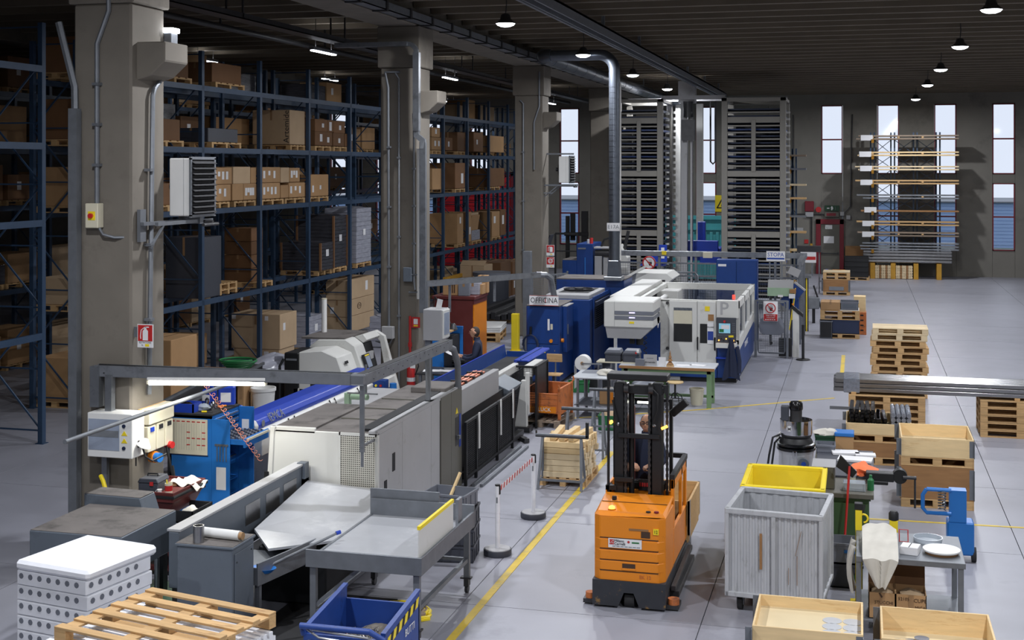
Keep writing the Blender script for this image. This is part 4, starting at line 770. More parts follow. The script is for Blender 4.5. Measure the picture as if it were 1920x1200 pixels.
one('low_stand', 'low dark stand under the white bucket', 'stand', 'dark_steel', [box(-.3, .3, -.3, .3, .31, .35), box(-.28, -.24, -.28, -.24, 0, .31), box(.24, .28, -.28, -.24, 0, .31), box(-.28, -.24, .24, .28, 0, .31), box(.24, .28, .24, .28, 0, .31)], (-11.7, 24.6, 0))
carton('flat brown cardboard leaning left of the white bucket', -12.0, 24.1, 0, .14, .9, 1.05, 'card', rz=14); carton('second cardboard slab leaning behind the first beside the bucket', -12.35, 24.3, 0, .12, .9, 1.1, 'card_dark', rz=14)
t = thing('chip_conveyor', 'dark inclined conveyor behind the fluorescent tube', 'conveyor', (-12.2, 21.5, 0)); P('chute', t, 'dark_steel', prism([(0, .8), (3.6, 1.12), (3.6, 1.3), (0, .98)], -.25, .25, 'x'), .01); P('side_rail', t, 'galv', [bar((-.27, 0, 1.0), (-.27, 3.6, 1.32), .05), bar((.27, 0, 1.0), (.27, 3.6, 1.32), .05)])
for y in (.3, 3.2): P('leg', t, 'galv_dull', [box(-.25, -.2, y, y + .05, 0, .85 + .09 * y), box(.2, .25, y, y + .05, 0, .85 + .09 * y)])
one('green_hose', 'coil of green hose on the dark conveyor', 'hose', 'plastic_green', tube([(-12.1 + (.2 + .012 * q / 6) * math.cos(q / 4), 24.3 + (.2 + .012 * q / 6) * math.sin(q / 4), 1.32 + .002 * q) for q in range(100)], .022, 6), smooth=True)
for k, (x, y, h) in enumerate(((-11.0, 20.6, .62), (-10.65, 20.9, .66), (-11.2, 21.2, .55))): carton(['left', 'right', 'rear'][k] + ' blue fluid container behind the tool cabinet', x + .2, y, .75, .3, .26, h * .7, 'blue_cover', None, (('r', .05, .1, .12, .14), ('f', .06, .1, .12, .16)), tape=False, cat='container', name='fluid_container')
one('container_bench', 'dark bench holding the blue fluid containers', 'bench', 'dark_steel', [box(-.6, .6, -.5, .6, .7, .75), box(-.55, -.5, -.45, -.4, 0, .7), box(.5, .55, -.45, -.4, 0, .7), box(-.55, -.5, .5, .55, 0, .7), box(.5, .55, .5, .55, 0, .7)], (-11.0, 20.95, 0))
t = thing('cardboard_tube', 'white cardboard tube standing on the lathe roof', 'tube', (-11.55, 27.4, 1.7)); P('tube', t, 'white', cyl((0, 0, 0), (0, 0, .75), .06, 14), 0, True); P('rim', t, 'beige', cyl((0, 0, .73), (0, 0, .755), .063, 14))

# ---------------------------------------------------------------- big grey machine with outfeed tray
t = thing('cutting_machine', 'big grey and white machine with dirty dark roof and perforated panel', 'machine', (-7.35, 17.3, 0))
P('front_panel', t, 'mach_white', prism([(-.85, 0), (.28, 0), (.28, 1.66), (-.68, 1.66), (-.74, 1.6)], 0, .06, 'y'), .012)
P('perforated_panel', t, 'perf_white', box(.28, .83, .01, .05, 0, 1.64)); P('panel_frame', t, 'mach_white', [box(.27, .3, 0, .06, 0, 1.66), box(.82, .86, 0, .06, 0, 1.66), box(.28, .84, 0, .06, 1.62, 1.66)])
P('core', t, 'mach_grey', box(-.72, .8, .06, 3.98, 0, 1.6)); P('side_panel', t, 'mach_grey', box(.8, .85, .04, 1.05, .02, 1.64), .006)
P('side_panel', t, 'mach_grey', box(.8, .85, 1.06, 2.4, .02, 1.64), .006); P('side_panel', t, 'mach_grey', box(.8, .85, 2.41, 2.85, .02, 1.64), .006); P('olive_panel', t, 'mach_olive', box(.8, .87, 2.86, 3.4, .02, 1.68), .006); P('olive_panel', t, 'mach_olive', box(.8, .87, 3.41, 4.0, .02, 1.68), .006)
P('roof', t, 'dirty_top', box(-.1, .8, .02, 4.0, 1.62, 1.67), .006)
for y in (.9, 1.75, 2.6): P('roof_seam', t, 'mach_olive', box(-.05, .6, y, y + .025, 1.67, 1.685))
P('roof_ridge', t, 'black', box(.56, .72, .1, 3.9, 1.67, 1.71)); P('roof_edge', t, 'mach_grey', box(.72, .86, 0, 4.0, 1.64, 1.7), .006)
P('left_roof', t, 'dirty_top', box(-.7, -.1, .05, 1.9, 1.66, 1.70), .006); P('left_trim', t, 'mach_white', [box(-.76, -.08, .0, .05, 1.62, 1.7), prism([(-.88, 0), (-.78, 0), (-.7, 1.6), (-.68, 1.7), (-.76, 1.7)], -.02, .05, 'y')], .008)
for z in (.95, .4): P('hinge', t, 'black', box(-.85, -.78, -.03, .0, z, z + .1))
for y, z in ((.62, 1.0), (.28, .68), (.45, .2)): P('handle_recess', t, 'ink', box(.85, .856, y, y + .11, z, z + .26))
P('hopper', t, 'dirty_top', box(.2, .8, 3.3, 4.0, 1.67, 1.76), .01)
d = P('panel_lock', t, 'dark_steel', box(.87, .875, 3.62, 3.78, .75, 1.22)); P('blue_label', d, 'sticker_blue', box(.875, .878, 3.82, 3.92, .7, 1.25)); P('warning_label', d, 'yellow', prism([(3.63, 1.28), (3.77, 1.28), (3.7, 1.38)], .87, .876, 'x')); P('lock_handle', d, 'galv', box(.875, .93, 3.66, 3.74, .86, .92))
P('grey_hatch', t, 'mach_slate', box(-.55, -.2, -.05, 0, .3, 1.05), .01); P('coil_handle', t, 'green_pale', [cyl((-.45, 2.3, 1.74), (-.15, 2.25, 1.75), .045, 10), box(-.55, -.47, 2.25, 2.36, 1.58, 1.8)], 0, True); P('valve_rod', t, 'galv', [cyl((-.22, 2.35, 1.8), (-.22, 2.35, 2.25), .02, 8), box(-.4, .1, 2.0, 2.03, 1.84, 1.86)])
# trough wall, tray
t = thing('outfeed_trough', 'grey trough wall with steel windows running from the big machine', 'trough', (0, 0, 0))
P('wall', t, 'mach_slate', box(-7.68, -7.55, 13.65, 17.24, .55, 1.2), .01); P('top_lip', t, 'mach_grey', box(-7.7, -7.53, 13.65, 17.24, 1.2, 1.23), .004); P('end_wall', t, 'mach_slate', box(-7.62, -7.5, 17.1, 17.24, .5, 1.24))
for y in (15.35, 15.95, 16.5): P('window', t, 'steel', box(-7.555, -7.545, y, y + .42, .82, 1.08))
P('channel', t, 'dark_steel', [box(-7.55, -7.2, 13.85, 17.2, .5, .55)]); P('end_flange', t, 'mach_slate', box(-7.6, -7.5, 17.1, 17.24, .5, 1.02))
for y in (13.7, 16.6): P('leg', t, 'dark_steel', box(-7.66, -7.58, y, y + .08, 0, .55))
t = thing('sorting_tray', 'broad shallow steel tray on wheeled legs before the big machine', 'tray table', (0, 0, 0)); one('shadow_sheet', 'black sheet standing in for shade on the floor under the steel tray', 'mat', 'rubber', box(-.65, .6, -1.3, 1.4, 0, .015), (-6.15, 14.1, 0))  # flat black sheet laid on the floor as the shade under the tray
P('chute', t, 'brushed', ([(-7.5, 17.2, .98), (-6.14, 17.2, .9), (-6.12, 14.95, .86), (-6.9, 14.65, .78), (-7.35, 15.2, .84), (-7.5, 17.2, .95), (-6.14, 17.2, .87), (-6.12, 14.95, .83), (-6.9, 14.65, .75), (-7.35, 15.2, .81)], [(0, 1, 2, 3, 4), (9, 8, 7, 6, 5), (0, 5, 6, 1), (1, 6, 7, 2), (2, 7, 8, 3), (3, 8, 9, 4), (4, 9, 5, 0)]))
P('tray_floor', t, 'brushed', box(-6.1, -4.75, 14.0, 16.05, .87, .89)); 
P('rim', t, 'galv_dull', [box(-6.12, -4.72, 13.97, 14.0, .82, 1.02)], .003); P('rim', t, 'galv_dull', box(-4.75, -4.72, 14.0, 16.05, .82, 1.02), .003); P('rim', t, 'galv_dull', box(-6.12, -4.72, 16.05, 16.08, .82, 1.1), .003); P('back_plate', t, 'galv_dull', box(-6.14, -5.2, 16.09, 16.12, .85, 1.22), .003)
P('seam', t, 'galv', bar((-6.1, 14.0, .895), (-6.1, 16.1, .895), .03, .015)); P('near_trough', t, 'galv_dull', [box(-7.3, -6.66, 13.88, 14.95, .64, .66), prism([(-6.66, 13.86), (-6.42, 14.95), (-6.66, 14.95)], .64, .66, 'z'), bar((-6.66, 13.84, .72), (-6.42, 14.97, .72), .02, .26), bar((-7.2, 13.85, .7), (-6.66, 13.85, .7), .02, .2)], .002); P('trough_leg', t, 'galv_dull', [box(-6.72, -6.66, 13.9, 13.96, 0, .64)]); P('shadow_block', t, 'black', box(-7.2, -6.3, 15.0, 17.1, .02, .7), .02)  # the black box under the chute is added to darken that space
P('end_board', t, 'mach_white', box(-4.78, -4.765, 14.02, 15.3, .9, 1.32)); P('board_edge', t, 'yellow', box(-4.79, -4.755, 14.02, 15.3, 1.32, 1.36)); P('board_bracket', t, 'galv', box(-4.8, -4.76, 15.5, 15.66, .9, 1.3), .004)
for x, y in ((-4.8, 14.05), (-4.8, 16.0), (-6.05, 14.05), (-6.05, 16.0)):
    P('leg', t, 'galv_dull', box(-.035, .035, -.035, .035, .2, .85), key='tray_leg', loc=(x, y, 0)); P('caster', t, 'dark_steel', [cyl((-.02, 0, .05), (.02, 0, .05), .05, 14), box(-.03, .03, -.05, .05, .09, .2), box(-.08, .06, -.04, .04, .18, .2)], key='tray_caster', loc=(x, y, 0))
P('lower_frame', t, 'galv_dull', [bar((-4.8, 14.05, .42), (-4.8, 16.0, .42), .05), bar((-6.05, 14.05, .3), (-4.8, 14.05, .3), .05), bar((-6.05, 16.0, .42), (-4.8, 16.0, .42), .04), bar((-6.05, 14.05, .3), (-6.05, 16.0, .3), .05)]); P('brace', t, 'galv_dull', [bar((-6.05, 14.05, .35), (-5.5, 14.2, .82), .04)])
t = thing('skimmer_net', 'long pole with blue scoop lying across the steel tray', 'scoop', (0, 0, 0)); P('pole', t, 'galv', cyl((-6.62, 14.1, .76), (-6.05, 14.75, 1.0), .016, 8), 0, True); P('tip', t, 'blue_cover', cyl((-6.06, 14.74, 1.0), (-6.02, 14.78, 1.01), .024, 8)); P('scoop', t, 'blue_bright', tf(lathe([(0, -.03), (.1, -.02), (.15, .03), (.145, .03), (.09, -.01), (0, -.02)], 18), Matrix.Translation((-6.68, 14.03, .72)) @ Matrix.Diagonal((1.1, .8, 1, 1))), 0, True)
t = thing('control_cabinet', 'plain dark grey cabinet with a white roll lying on top', 'cabinet', (-7.03, 13.55, 0)); P('body', t, 'mach_slate', box(-.34, .34, -.27, .27, .0, 1.16), .01); P('lid', t, 'mach_slate', box(-.36, .36, -.28, .28, 1.16, 1.19), .006); P('top_dust', t, 'dirty_top', box(-.35, .35, -.27, .27, 1.19, 1.195)); P('side_door', t, 'mach_slate', box(.34, .352, -.22, .24, .06, 1.1), .004); P('bolt', t, 'dark_steel', [cyl((.352, -.18, 1.0), (.358, -.18, 1.0), .01, 8), cyl((.352, .18, 1.05), (.358, .18, 1.05), .01, 8)])
t = thing('film_roll', 'white roll of film lying on the dark grey cabinet', 'roll', (-6.98, 13.56, 1.195), -6); P('film', t, 'white', cyl((-.26, 0, .055), (.26, 0, .055), .055, 18), 0, True); P('core', t, 'card', [cyl((-.31, 0, .055), (-.26, 0, .055), .04, 14), cyl((.26, 0, .055), (.3, 0, .055), .042, 14)], 0, True)
one('steel_sleeve', 'short metal pipe sleeve standing beside the white film roll', 'sleeve', 'steel', lathe([(.05, 0), (.062, 0), (.062, .19), (.05, .19), (.05, 0)], 20), (-7.14, 13.36, 1.195), smooth=True)
t = thing('conveyor_hood', 'dark grey boxy hood at the bottom left beside the trolley', 'hood', (-8.13, 13.6, 0)); P('front_box', t, 'mach_slate', box(-1.0, .18, -.5, .72, .8, 1.26), .012); P('rear_box', t, 'mach_slate', prism([(-1.1, .8), (-.14, .8), (-.33, 1.36), (-1.1, 1.37)], .75, 1.1, 'y'), .012); P('dust', t, 'dirty_top', box(-.99, .17, -.49, .71, 1.26, 1.265)); P('dust_rear', t, 'dirty_top', prism([(-1.1, 1.37), (-.33, 1.36), (-.33, 1.365), (-1.1, 1.376)], .76, 1.09, 'y'))
for x, y in ((-.8, -.3), (.05, .6), (-.8, 1.05), (-.2, 1.05)): P('leg', t, 'dark_steel', box(x - .05, x + .05, y - .05, y + .05, 0, .82))
P('pipe', t, 'galv', [tube([(.0, .1, .8), (.02, .1, .5), (.1, .05, .4)], .03, 8), tube([(.1, .4, .8), (.1, .4, .0)], .03, 8)], 0, True); P('drip_pan', t, 'plastic_green_dk', box(-.9, .4, -.6, 1.0, .02, .3), .02); P('green_handle', t, 'plastic_green', tube([(.1, -.62, .3), (.1, -.66, .42), (.36, -.66, .42), (.36, -.62, .3)], .025, 8))

# ---------------------------------------------------------------- foreground left: foam, pallet, skip
t = thing('foam_stack', 'stack of white notched foam blocks with an old pallet on top', 'foam', (-6.1, 11.05, 0), -14)
def foam(t, x0, x1, y0, y1, z0, z1):
    n = int((x1 - x0) / .11); o = [box(x0, x1, y0, y1, z0, z1 - .05)]
    m_ = int((y1 - y0) / .085)
    for k in range(m_): o.append(box(x0, x1, y0 + k * .085, y0 + k * .085 + .05, z1 - .05, z1))
    return P('foam_block', t, 'foam', o)
for k in range(7): foam(t, -.85 + .02 * (k % 2), .82 + .03 * (k % 2), -.9, .38 - .03 * (k % 2), .16 * k, .16 * k + .155)
P('plinth', t, 'foam', box(-.8, .8, -.85, .3, 0, .01))
pallet('worn wooden pallet lying on the white foam at the bottom left', (-6.12, 10.85, 1.12), -13, 1.52, 1.25, True, 'wood', None, 'pallet', 6, 1.25)
t = thing('foam_stack', 'tall stack of white honeycomb foam trays at the left edge', 'foam', (-7.6, 12.0, 0), -10)
for k in range(9):
    d = P('foam_tray', t, 'foam', box(-.5, .4 + .02 * (k % 2), -.55, .4, .15 * k, .15 * k + .142), .008)
    for i in range(7): P('cell', d, 'plastic_grey', [cyl((-.44 + .12 * i, -.552, .15 * k + .09), (-.44 + .12 * i, -.549, .15 * k + .09), .03, 8)], key=None); 
    for i in range(6): P('cell', d, 'plastic_grey', [cyl((.405 + .02 * (k % 2), -.48 + .13 * i, .15 * k + .09), (.402 + .02 * (k % 2), -.48 + .13 * i, .15 * k + .09), .03, 8)])
P('wrapped_slab', t, 'foam', [box(-.5, .45, -.58, .45, 1.352, 1.45)], .03)
t = thing('tipping_skip', 'blue tipping skip with yellow and black hazard stripes at the bottom edge', 'skip', (-4.87, 12.6, 0), 0)
def wallp(p): return p
P('side_left', t, 'blue_skip', prism([(-.55, .84), (.5, .95), (.5, .42), (-.3, .25), (-.55, .4)], -.42, -.39, 'x'), .004); P('side_right', t, 'blue_skip', prism([(-.55, .84), (.5, .95), (.5, .42), (-.3, .25), (-.55, .4)], .39, .42, 'x'), .004)
P('back_wall', t, 'blue_skip', box(-.42, .42, .47, .5, .42, .82)); P('floor_plate', t, 'orange_rust', ([(-.4, -.5, .42), (.4, -.5, .42), (.4, .48, .45), (-.4, .48, .45), (-.4, -.3, .28), (.4, -.3, .28)], [(0, 1, 5, 4), (4, 5, 2, 3)])); P('front_wall', t, 'blue_skip', prism([(-.58, .3), (-.57, .8), (-.54, .8), (-.55, .3)], -.42, .42, 'x'))
P('edge', t, 'blue_skip', bar((-.405, -.55, .85), (-.405, .5, .96), .05, .03)); P('edge', t, 'blue_skip', bar((.405, -.55, .85), (.405, .5, .96), .05, .03))
P('handle', t, 'blue_skip', tube([(-.42, -.57, .8), (-.42, -.64, .9), (.3, -.64, .9), (.42, -.57, .8)], .03, 10), 0, True); P('chain_tube', t, 'steel', tube([(-.38, -.6, .86), (-.2, -.7, .82), (.25, -.72, .8), (.4, -.64, .8), (.3, -.68, .85), (-.3, -.64, .87)], .012, 6), 0, True)
for k in range(8): P('hazard_stripe', t, 'yellow' if k % 2 == 0 else 'ink', prism([(-.42 + .105 * k, .64), (-.315 + .105 * k, .64), (-.265 + .105 * k, .74), (-.37 + .105 * k, .74)], -.585, -.575, 'y'))
for k in range(11): P('hazard_stripe', t, 'yellow' if k % 2 == 0 else 'ink', prism([(-.5 + .085 * k, .7 + .01 * k), (-.415 + .085 * k, .71 + .01 * k), (-.375 + .085 * k, .8 + .01 * k), (-.46 + .085 * k, .79 + .01 * k)], .42, .425, 'x'))
text('BUTTI', .1, 'paper', t, (-.1, -.59, .56)); text('BUTTI', .11, 'paper', t, (.427, .18, .66), (90, 0, 90)); P('chips', t, 'ash', [blob((.05, .05, .5), .32, .4, .17, 13, .3, 20, 10)], 0, True, stuff=True)
P('swarf', t, 'steel', [tube([(x, y, .62), (x + RNG.uniform(-.06, .06), y + RNG.uniform(-.06, .06), .7), (x + RNG.uniform(-.1, .1), y + RNG.uniform(-.1, .1), .66)], .004, 4) for x, y in [(RNG.uniform(-.15, .15), RNG.uniform(-.35, .05)) for _ in range(60)]], stuff=True)
P('base_frame', t, 'blue_skip', [box(-.4, -.28, -.5, .45, .06, .16), box(.28, .4, -.5, .45, .06, .16), box(-.4, .4, .35, .45, .1, .4), box(-.4, .4, -.5, -.42, .1, .4)])
for x in (-.34, .34):
    for y in (-.4, .36): P('wheel', t, 'rubber', cyl((x - .03, y, .06), (x + .03, y, .06), .06, 14), 0, True)
t = thing('lifting_straps', 'tangle of yellow and grey lifting straps under the steel tray', 'straps', (-5.2, 15.0, 0)); 
for k in range(3): P('strap', t, ['yellow', 'wood_grey', 'yellow'][k], tube([(.22 * math.cos(q * .5 + k) * (1 + .3 * math.sin(q * .23 + k)) - .05 * k, .22 * math.sin(q * .5 + k), .03 + .02 * k + .02 * math.sin(q * .8)) for q in range(38)], .022, 6), 0, True)
# grey crates beside the tray
def stack_crate(label, loc, rz, L, W, H, m, group=None, ribs=True, cat='crate'):
    t = thing('plastic_crate', label, cat, loc, rz, group); w_ = .012
    P('body', t, m, [box(-L / 2, L / 2, -W / 2, W / 2, 0, .015), box(-L / 2, L / 2, -W / 2, -W / 2 + w_, 0, H), box(-L / 2, L / 2, W / 2 - w_, W / 2, 0, H), box(-L / 2, -L / 2 + w_, -W / 2, W / 2, 0, H), box(L / 2 - w_, L / 2, -W / 2, W / 2, 0, H)])
    P('rim', t, m, [box(-L / 2 - .012, L / 2 + .012, -W / 2 - .012, -W / 2 + .01, H - .035, H), box(-L / 2 - .012, L / 2 + .012, W / 2 - .01, W / 2 + .012, H - .035, H), box(-L / 2 - .012, -L / 2 + .01, -W / 2, W / 2, H - .035, H), box(L / 2 - .01, L / 2 + .012, -W / 2, W / 2, H - .035, H)], .003)
    if ribs:
        for k in range(5): P('rib', t, m, [box(-L / 2 + (k + .5) * L / 5 - .006, -L / 2 + (k + .5) * L / 5 + .006, -W / 2 - .01, -W / 2, .02, H - .03), box(-L / 2 + (k + .5) * L / 5 - .006, -L / 2 + (k + .5) * L / 5 + .006, W / 2, W / 2 + .01, .02, H - .03)])
        for k in range(3): P('rib', t, m, [box(L / 2, L / 2 + .01, -W / 2 + (k + .5) * W / 3 - .006, -W / 2 + (k + .5) * W / 3 + .006, .02, H - .03)])
    return t
for k in range(3): stack_crate(['lowest', 'second', 'third'][k] + ' black crate of the stack behind the steel tray', (-5.42, 17.45, .23 * k), 8, .62, .62, .225, 'plastic_grey_dk', 'crates behind the tray')
stack_crate('grey open crate on top of the black crates', (-5.48, 17.45, .69), -6, .62, .5, .22, 'plastic_grey', 'crates behind the tray')
one('wooden_stick', 'wooden stick standing in the grey open crate', 'stick', 'wood_new', bar((-5.55, 17.6, .72), (-5.44, 17.8, 1.08), .035, .03)); one('crate_label_board', 'small wooden board in the grey crate corner', 'board', 'wood_pale', cbox(0, 0, .09, .2, .02, .16), (-5.3, 17.25, .71), 10)
t = thing('control_box', 'small blue control box with red and yellow buttons behind the machine roof', 'control box', (-9.35, 24.9, 0)); P('stand', t, 'dark_steel', box(-.05, .05, -.05, .05, 0, .8)); P('foot', t, 'dark_steel', box(-.2, .2, -.2, .2, 0, .03)); P('body', t, 'blue_mach', box(-.16, .2, -.12, .12, .8, 1.12), .01)
for i in range(3):
    for j in range(2): P('button', t, ['paper', 'yellow', 'red', 'red', 'ink', 'red'][i + 3 * j], cyl((-.08 + .1 * i, -.12, 1.02 - .12 * j), (-.08 + .1 * i, -.145, 1.02 - .12 * j), .025, 10))
P('red_knob', t, 'red', cyl((.02, 0, 1.12), (.02, 0, 1.2), .03, 10)); P('blue_can', t, 'blue_bright', cyl((.32, .05, .78), (.32, .05, 1.05), .07, 12), 0, True); P('shelf', t, 'dark_steel', box(-.2, .42, -.1, .14, .76, .79))
# ---------------------------------------------------------------- bar magazine behind the big machine
t = thing('bar_magazine', 'long bar magazine with blue tray and copper rods behind the big machine', 'bar magazine', (0, 0, 0))
P('side_beam', t, 'mach_grey', box(-6.72, -6.6, 21.35, 24.1, 1.12, 1.56), .01); P('beam_cap', t, 'dark_steel', box(-6.9, -6.72, 21.35, 24.1, 1.45, 1.55)); P('skirt', t, 'black', box(-6.68, -6.62, 21.35, 25.4, .1, 1.12))
for k in range(5): P('copper_rod', t, 'copper', cyl((-6.95 + .05 * k, 21.5, 1.57 + .01 * (k % 2)), (-6.95 + .05 * k, 23.6, 1.57 + .01 * (k % 2)), .022, 8), 0, True)
for k in range(4): P('rod_clamp', t, 'black', box(-7.0, -6.7, 21.8 + .5 * k, 21.86 + .5 * k, 1.56, 1.61))
P('blue_tray', t, 'blue_mach', [box(-7.75, -7.1, 23.3, 29.0, 1.05, 1.08), prism([(-7.78, 1.05), (-7.75, 1.05), (-7.8, 1.32), (-7.83, 1.32)], 23.3, 29.0, 'y'), box(-7.1, -7.07, 23.3, 29.0, 1.05, 1.2), box(-7.75, -7.1, 28.97, 29.0, 1.05, 1.2)], .004); P('tray_edge', t, 'blue_cover', [bar((-7.815, 23.3, 1.33), (-7.815, 29, 1.33), .03, .02), bar((-7.085, 23.3, 1.21), (-7.085, 29, 1.21), .04, .02)])
P('tray_mat', t, 'rubber', box(-7.73, -7.12, 23.4, 28.9, 1.08, 1.085)); P('under_panel', t, 'black', box(-7.7, -7.0, 21.5, 28.4, .15, 1.04)); P('blue_cover', t, 'blue_cover', prism([(-7.05, 1.28), (-6.72, 1.28), (-6.74, 1.32), (-7.03, 1.32)], 26.9, 28.9, 'y'), .01); P('cover_ridge', t, 'blue_mach', box(-6.9, -6.88, 26.9, 28.9, 1.32, 1.335))
P('end_head', t, 'mach_white', [box(-6.98, -6.86, 24.9, 26.6, 1.14, 1.3), box(-6.7, -6.52, 26.4, 27.4, 1.05, 1.28)], .012); P('head_motor', t, 'dark_steel', [cyl((-6.55, 27.3, 1.15), (-6.55, 27.6, 1.15), .1, 14)], 0, True); P('grey_hood', t, 'mach_slate', prism([(-6.95, .95), (-6.6, .95), (-6.5, 1.08), (-6.9, 1.26)], 24.5, 25.5, 'y'), .01)
P('a_frame', t, 'mach_white', prism([(-6.78, .1), (-6.52, .1), (-6.54, 1.05), (-6.64, 1.05)], 25.95, 26.08, 'y'), .01); P('a_frame_post', t, 'mach_white', box(-6.57, -6.49, 26.0, 26.1, .35, 1.2), .01); P('foot', t, 'dark_steel', [box(-6.85, -6.45, 25.9, 26.2, 0, .1), bar((-6.5, 21.5, .12), (-6.5, 25.4, .12), .12, .1), bar((-6.25, 24.9, .05), (-6.6, 25.4, .05), .1, .08)])
P('end_mesh', t, 'black', [bar((-6.95, 26.4, 1.26), (-6.43, 26.4, 1.26), .04), bar((-6.43, 26.4, 0), (-6.43, 26.4, 1.26), .04), bar((-6.43, 26.4, 1.26), (-6.43, 27.4, 1.26), .04), bar((-6.43, 27.4, 0), (-6.43, 27.4, 1.26), .04)]); P('end_panel', t, 'dark_steel', box(-6.445, -6.435, 26.42, 27.4, .05, 1.24)); P('end_wire', t, 'black', [box(-6.93 + .05 * k, -6.926 + .05 * k, 26.398, 26.402, .2, 1.25) for k in range(11)] + [box(-6.94, -6.43, 26.398, 26.402, .2 + .05 * k, .204 + .05 * k) for k in range(21)], stuff=True)
# mesh guard beside it
t = thing('mesh_guard', 'black wire mesh guard panels standing beside the bar magazine', 'guard', (-6.42, 21.32, 0), 90)
for x in (0, .62, 2.0, 3.1): P('post', t, 'black', box(x - .025, x + .025, -.025, .025, 0, 1.08), .003)
P('top_rail', t, 'black', [box(0, 3.1, -.02, .02, 1.04, 1.08)]); P('bottom_rail', t, 'black', box(0, 3.1, -.02, .02, .12, .16))
for x0, w_ in ((0, .6), (.64, 1.34), (2.02, 1.06)): P('wire_mesh', t, 'black', grid(w_, .88, .05, .035, .0042, 0, x0, .16), stuff=True)
P('white_strip', t, 'white', box(.66, .72, -.05, -.03, .5, 1.12)); P('white_strip', t, 'white', box(2.1, 2.15, -.05, -.03, .45, 1.1)); P('white_strip', t, 'white', box(2.98, 3.03, -.05, -.03, .6, 1.15))
for k in range(2): P('floor_rail', t, 'galv_dull', box(0, 3.2, -.3 + .14 * k, -.25 + .14 * k, 0, .05))
# screen box, desk, cabinets by the second column
t = thing('screen_box', 'grey boxed operator screen on a post beside the second column', 'screen', (-8.74, 26.6, 0)); P('post', t, 'galv_dull', box(-.2, -.08, .1, .22, 0, 1.75)); P('foot', t, 'galv_dull', box(-.3, .1, -.05, .35, 0, .02)); P('housing', t, 'mach_grey', box(-.22, .2, 0, .5, 1.7, 2.36), .012); P('bezel', t, 'mach_white', box(.2, .23, .02, .48, 1.74, 2.34), .006); P('screen', t, 'screen_grey', box(.23, .235, .08, .43, 1.82, 2.28)); P('paper_slip', t, 'paper', rot(box(-.0, .12, .2, .21, 2.36, 2.58), 12, 'Y', (0, .2, 2.36)))
t = thing('work_desk', 'steel desk covered in papers beside the seated-height blue cabinet', 'desk', (-8.95, 27.95, 0)); P('top', t, 'dark_steel', box(-.45, .42, -.5, .5, .82, .86), .005)
for x in (-.38, .36):
    for y in (-.42, .42): P('leg', t, 'galv_dull', box(x - .03, x + .03, y - .03, y + .03, 0, .82))
P('drawer_box', t, 'blue_mach', box(.05, .4, .1, .48, .45, .82), .006); P('low_box', t, 'mach_white', box(-.3, .3, -.35, .2, .05, .5), .02)
for k, (x, y, r, lb) in enumerate(((-.2, -.1, 12, 'leftmost'), (.1, -.05, -8, 'middle'), (.2, .2, 25, 'rightmost'))): one('paper_sheet', lb + ' loose sheet of paper on the steel desk', 'paper', 'paper', cbox(0, 0, .004 + .003 * k, .42, .3, .004), (-8.95 + x, 27.95 + y, .86), r)
t = thing('workstation_cabinet', 'bright blue workstation cabinet with a sloping top behind the desk', 'cabinet', (-9.42, 29.5, 0)); P('body', t, 'blue_bright', [box(-.36, .1, -.4, .4, .0, 1.55), box(.1, .36, -.4, .4, 0, .72), box(-.36, .36, .36, .4, 0, 1.55)], .006); P('opening', t, 'ink', box(.1, .3, -.3, .34, .76, 1.45)); P('screen_side', t, 'blue_bright', box(.1, .36, .3, .4, .72, 1.62), .004); P('wood_ledge', t, 'wood', box(-.38, .3, -.42, .1, 1.56, 1.6)); P('keyboard_shelf', t, 'black', [box(.3, .62, -.35, .2, .8, .83), box(.3, .62, -.35, .2, .86, .92)], .004)
t = thing('desk_lamp', 'dark articulated desk lamp on the blue workstation', 'lamp', (-9.2, 29.4, 1.6)); P('arm', t, 'dark_steel', [bar((-.5, 0, .0), (-.4, 0, .75), .02), bar((-.4, 0, .75), (.0, 0, .1), .02)]); P('head', t, 'dark_steel', lathe([(.08, -.02), (.1, .0), (.05, .12), (.02, .14), (0, .14)], 14, (.05, 0, .0)), 0, True)
t = thing('storage_cabinet', 'tall maroon and orange cabinet with boxes on top', 'cabinet', (-9.95, 32.6, 0)); P('front', t, 'maroon', box(-.55, .5, -.6, .6, 0, 2.02), .01); P('side', t, 'orange', box(.5, .53, -.58, .6, 0, 2.0), .006); P('band', t, 'maroon', box(.5, .54, -.6, .6, 1.9, 2.04), .004); P('top_lip', t, 'maroon', box(-.58, .56, -.63, .63, 2.02, 2.1), .008)
for lb, x, y, sx, sy, sz, m in (('large brown carton with print on the maroon cabinet', -9.95, 32.2, .52, .4, .36, 'card'), ('grey slab box leaning on the cabinet cartons', -9.62, 32.1, .3, .1, .34, 'plastic_grey'), ('grey wrapped box at the middle of the maroon cabinet', -9.5, 32.5, .34, .3, .3, 'wrap_pale'), ('small carton in front on the maroon cabinet', -9.42, 32.62, .3, .3, .26, 'card'), ('tall small carton at the right end of the maroon cabinet', -9.38, 33.0, .26, .2, .46, 'card')):
    o = carton(lb, x + sx / 2 - .1, y, 2.1, sx, sy, sz, m)
    if 'print' in lb: P('print', o, 'ink_brown', [box(-.06 + .05 * q, -.03 + .05 * q, -.203, -.2, .06, .28) for q in range(3)])
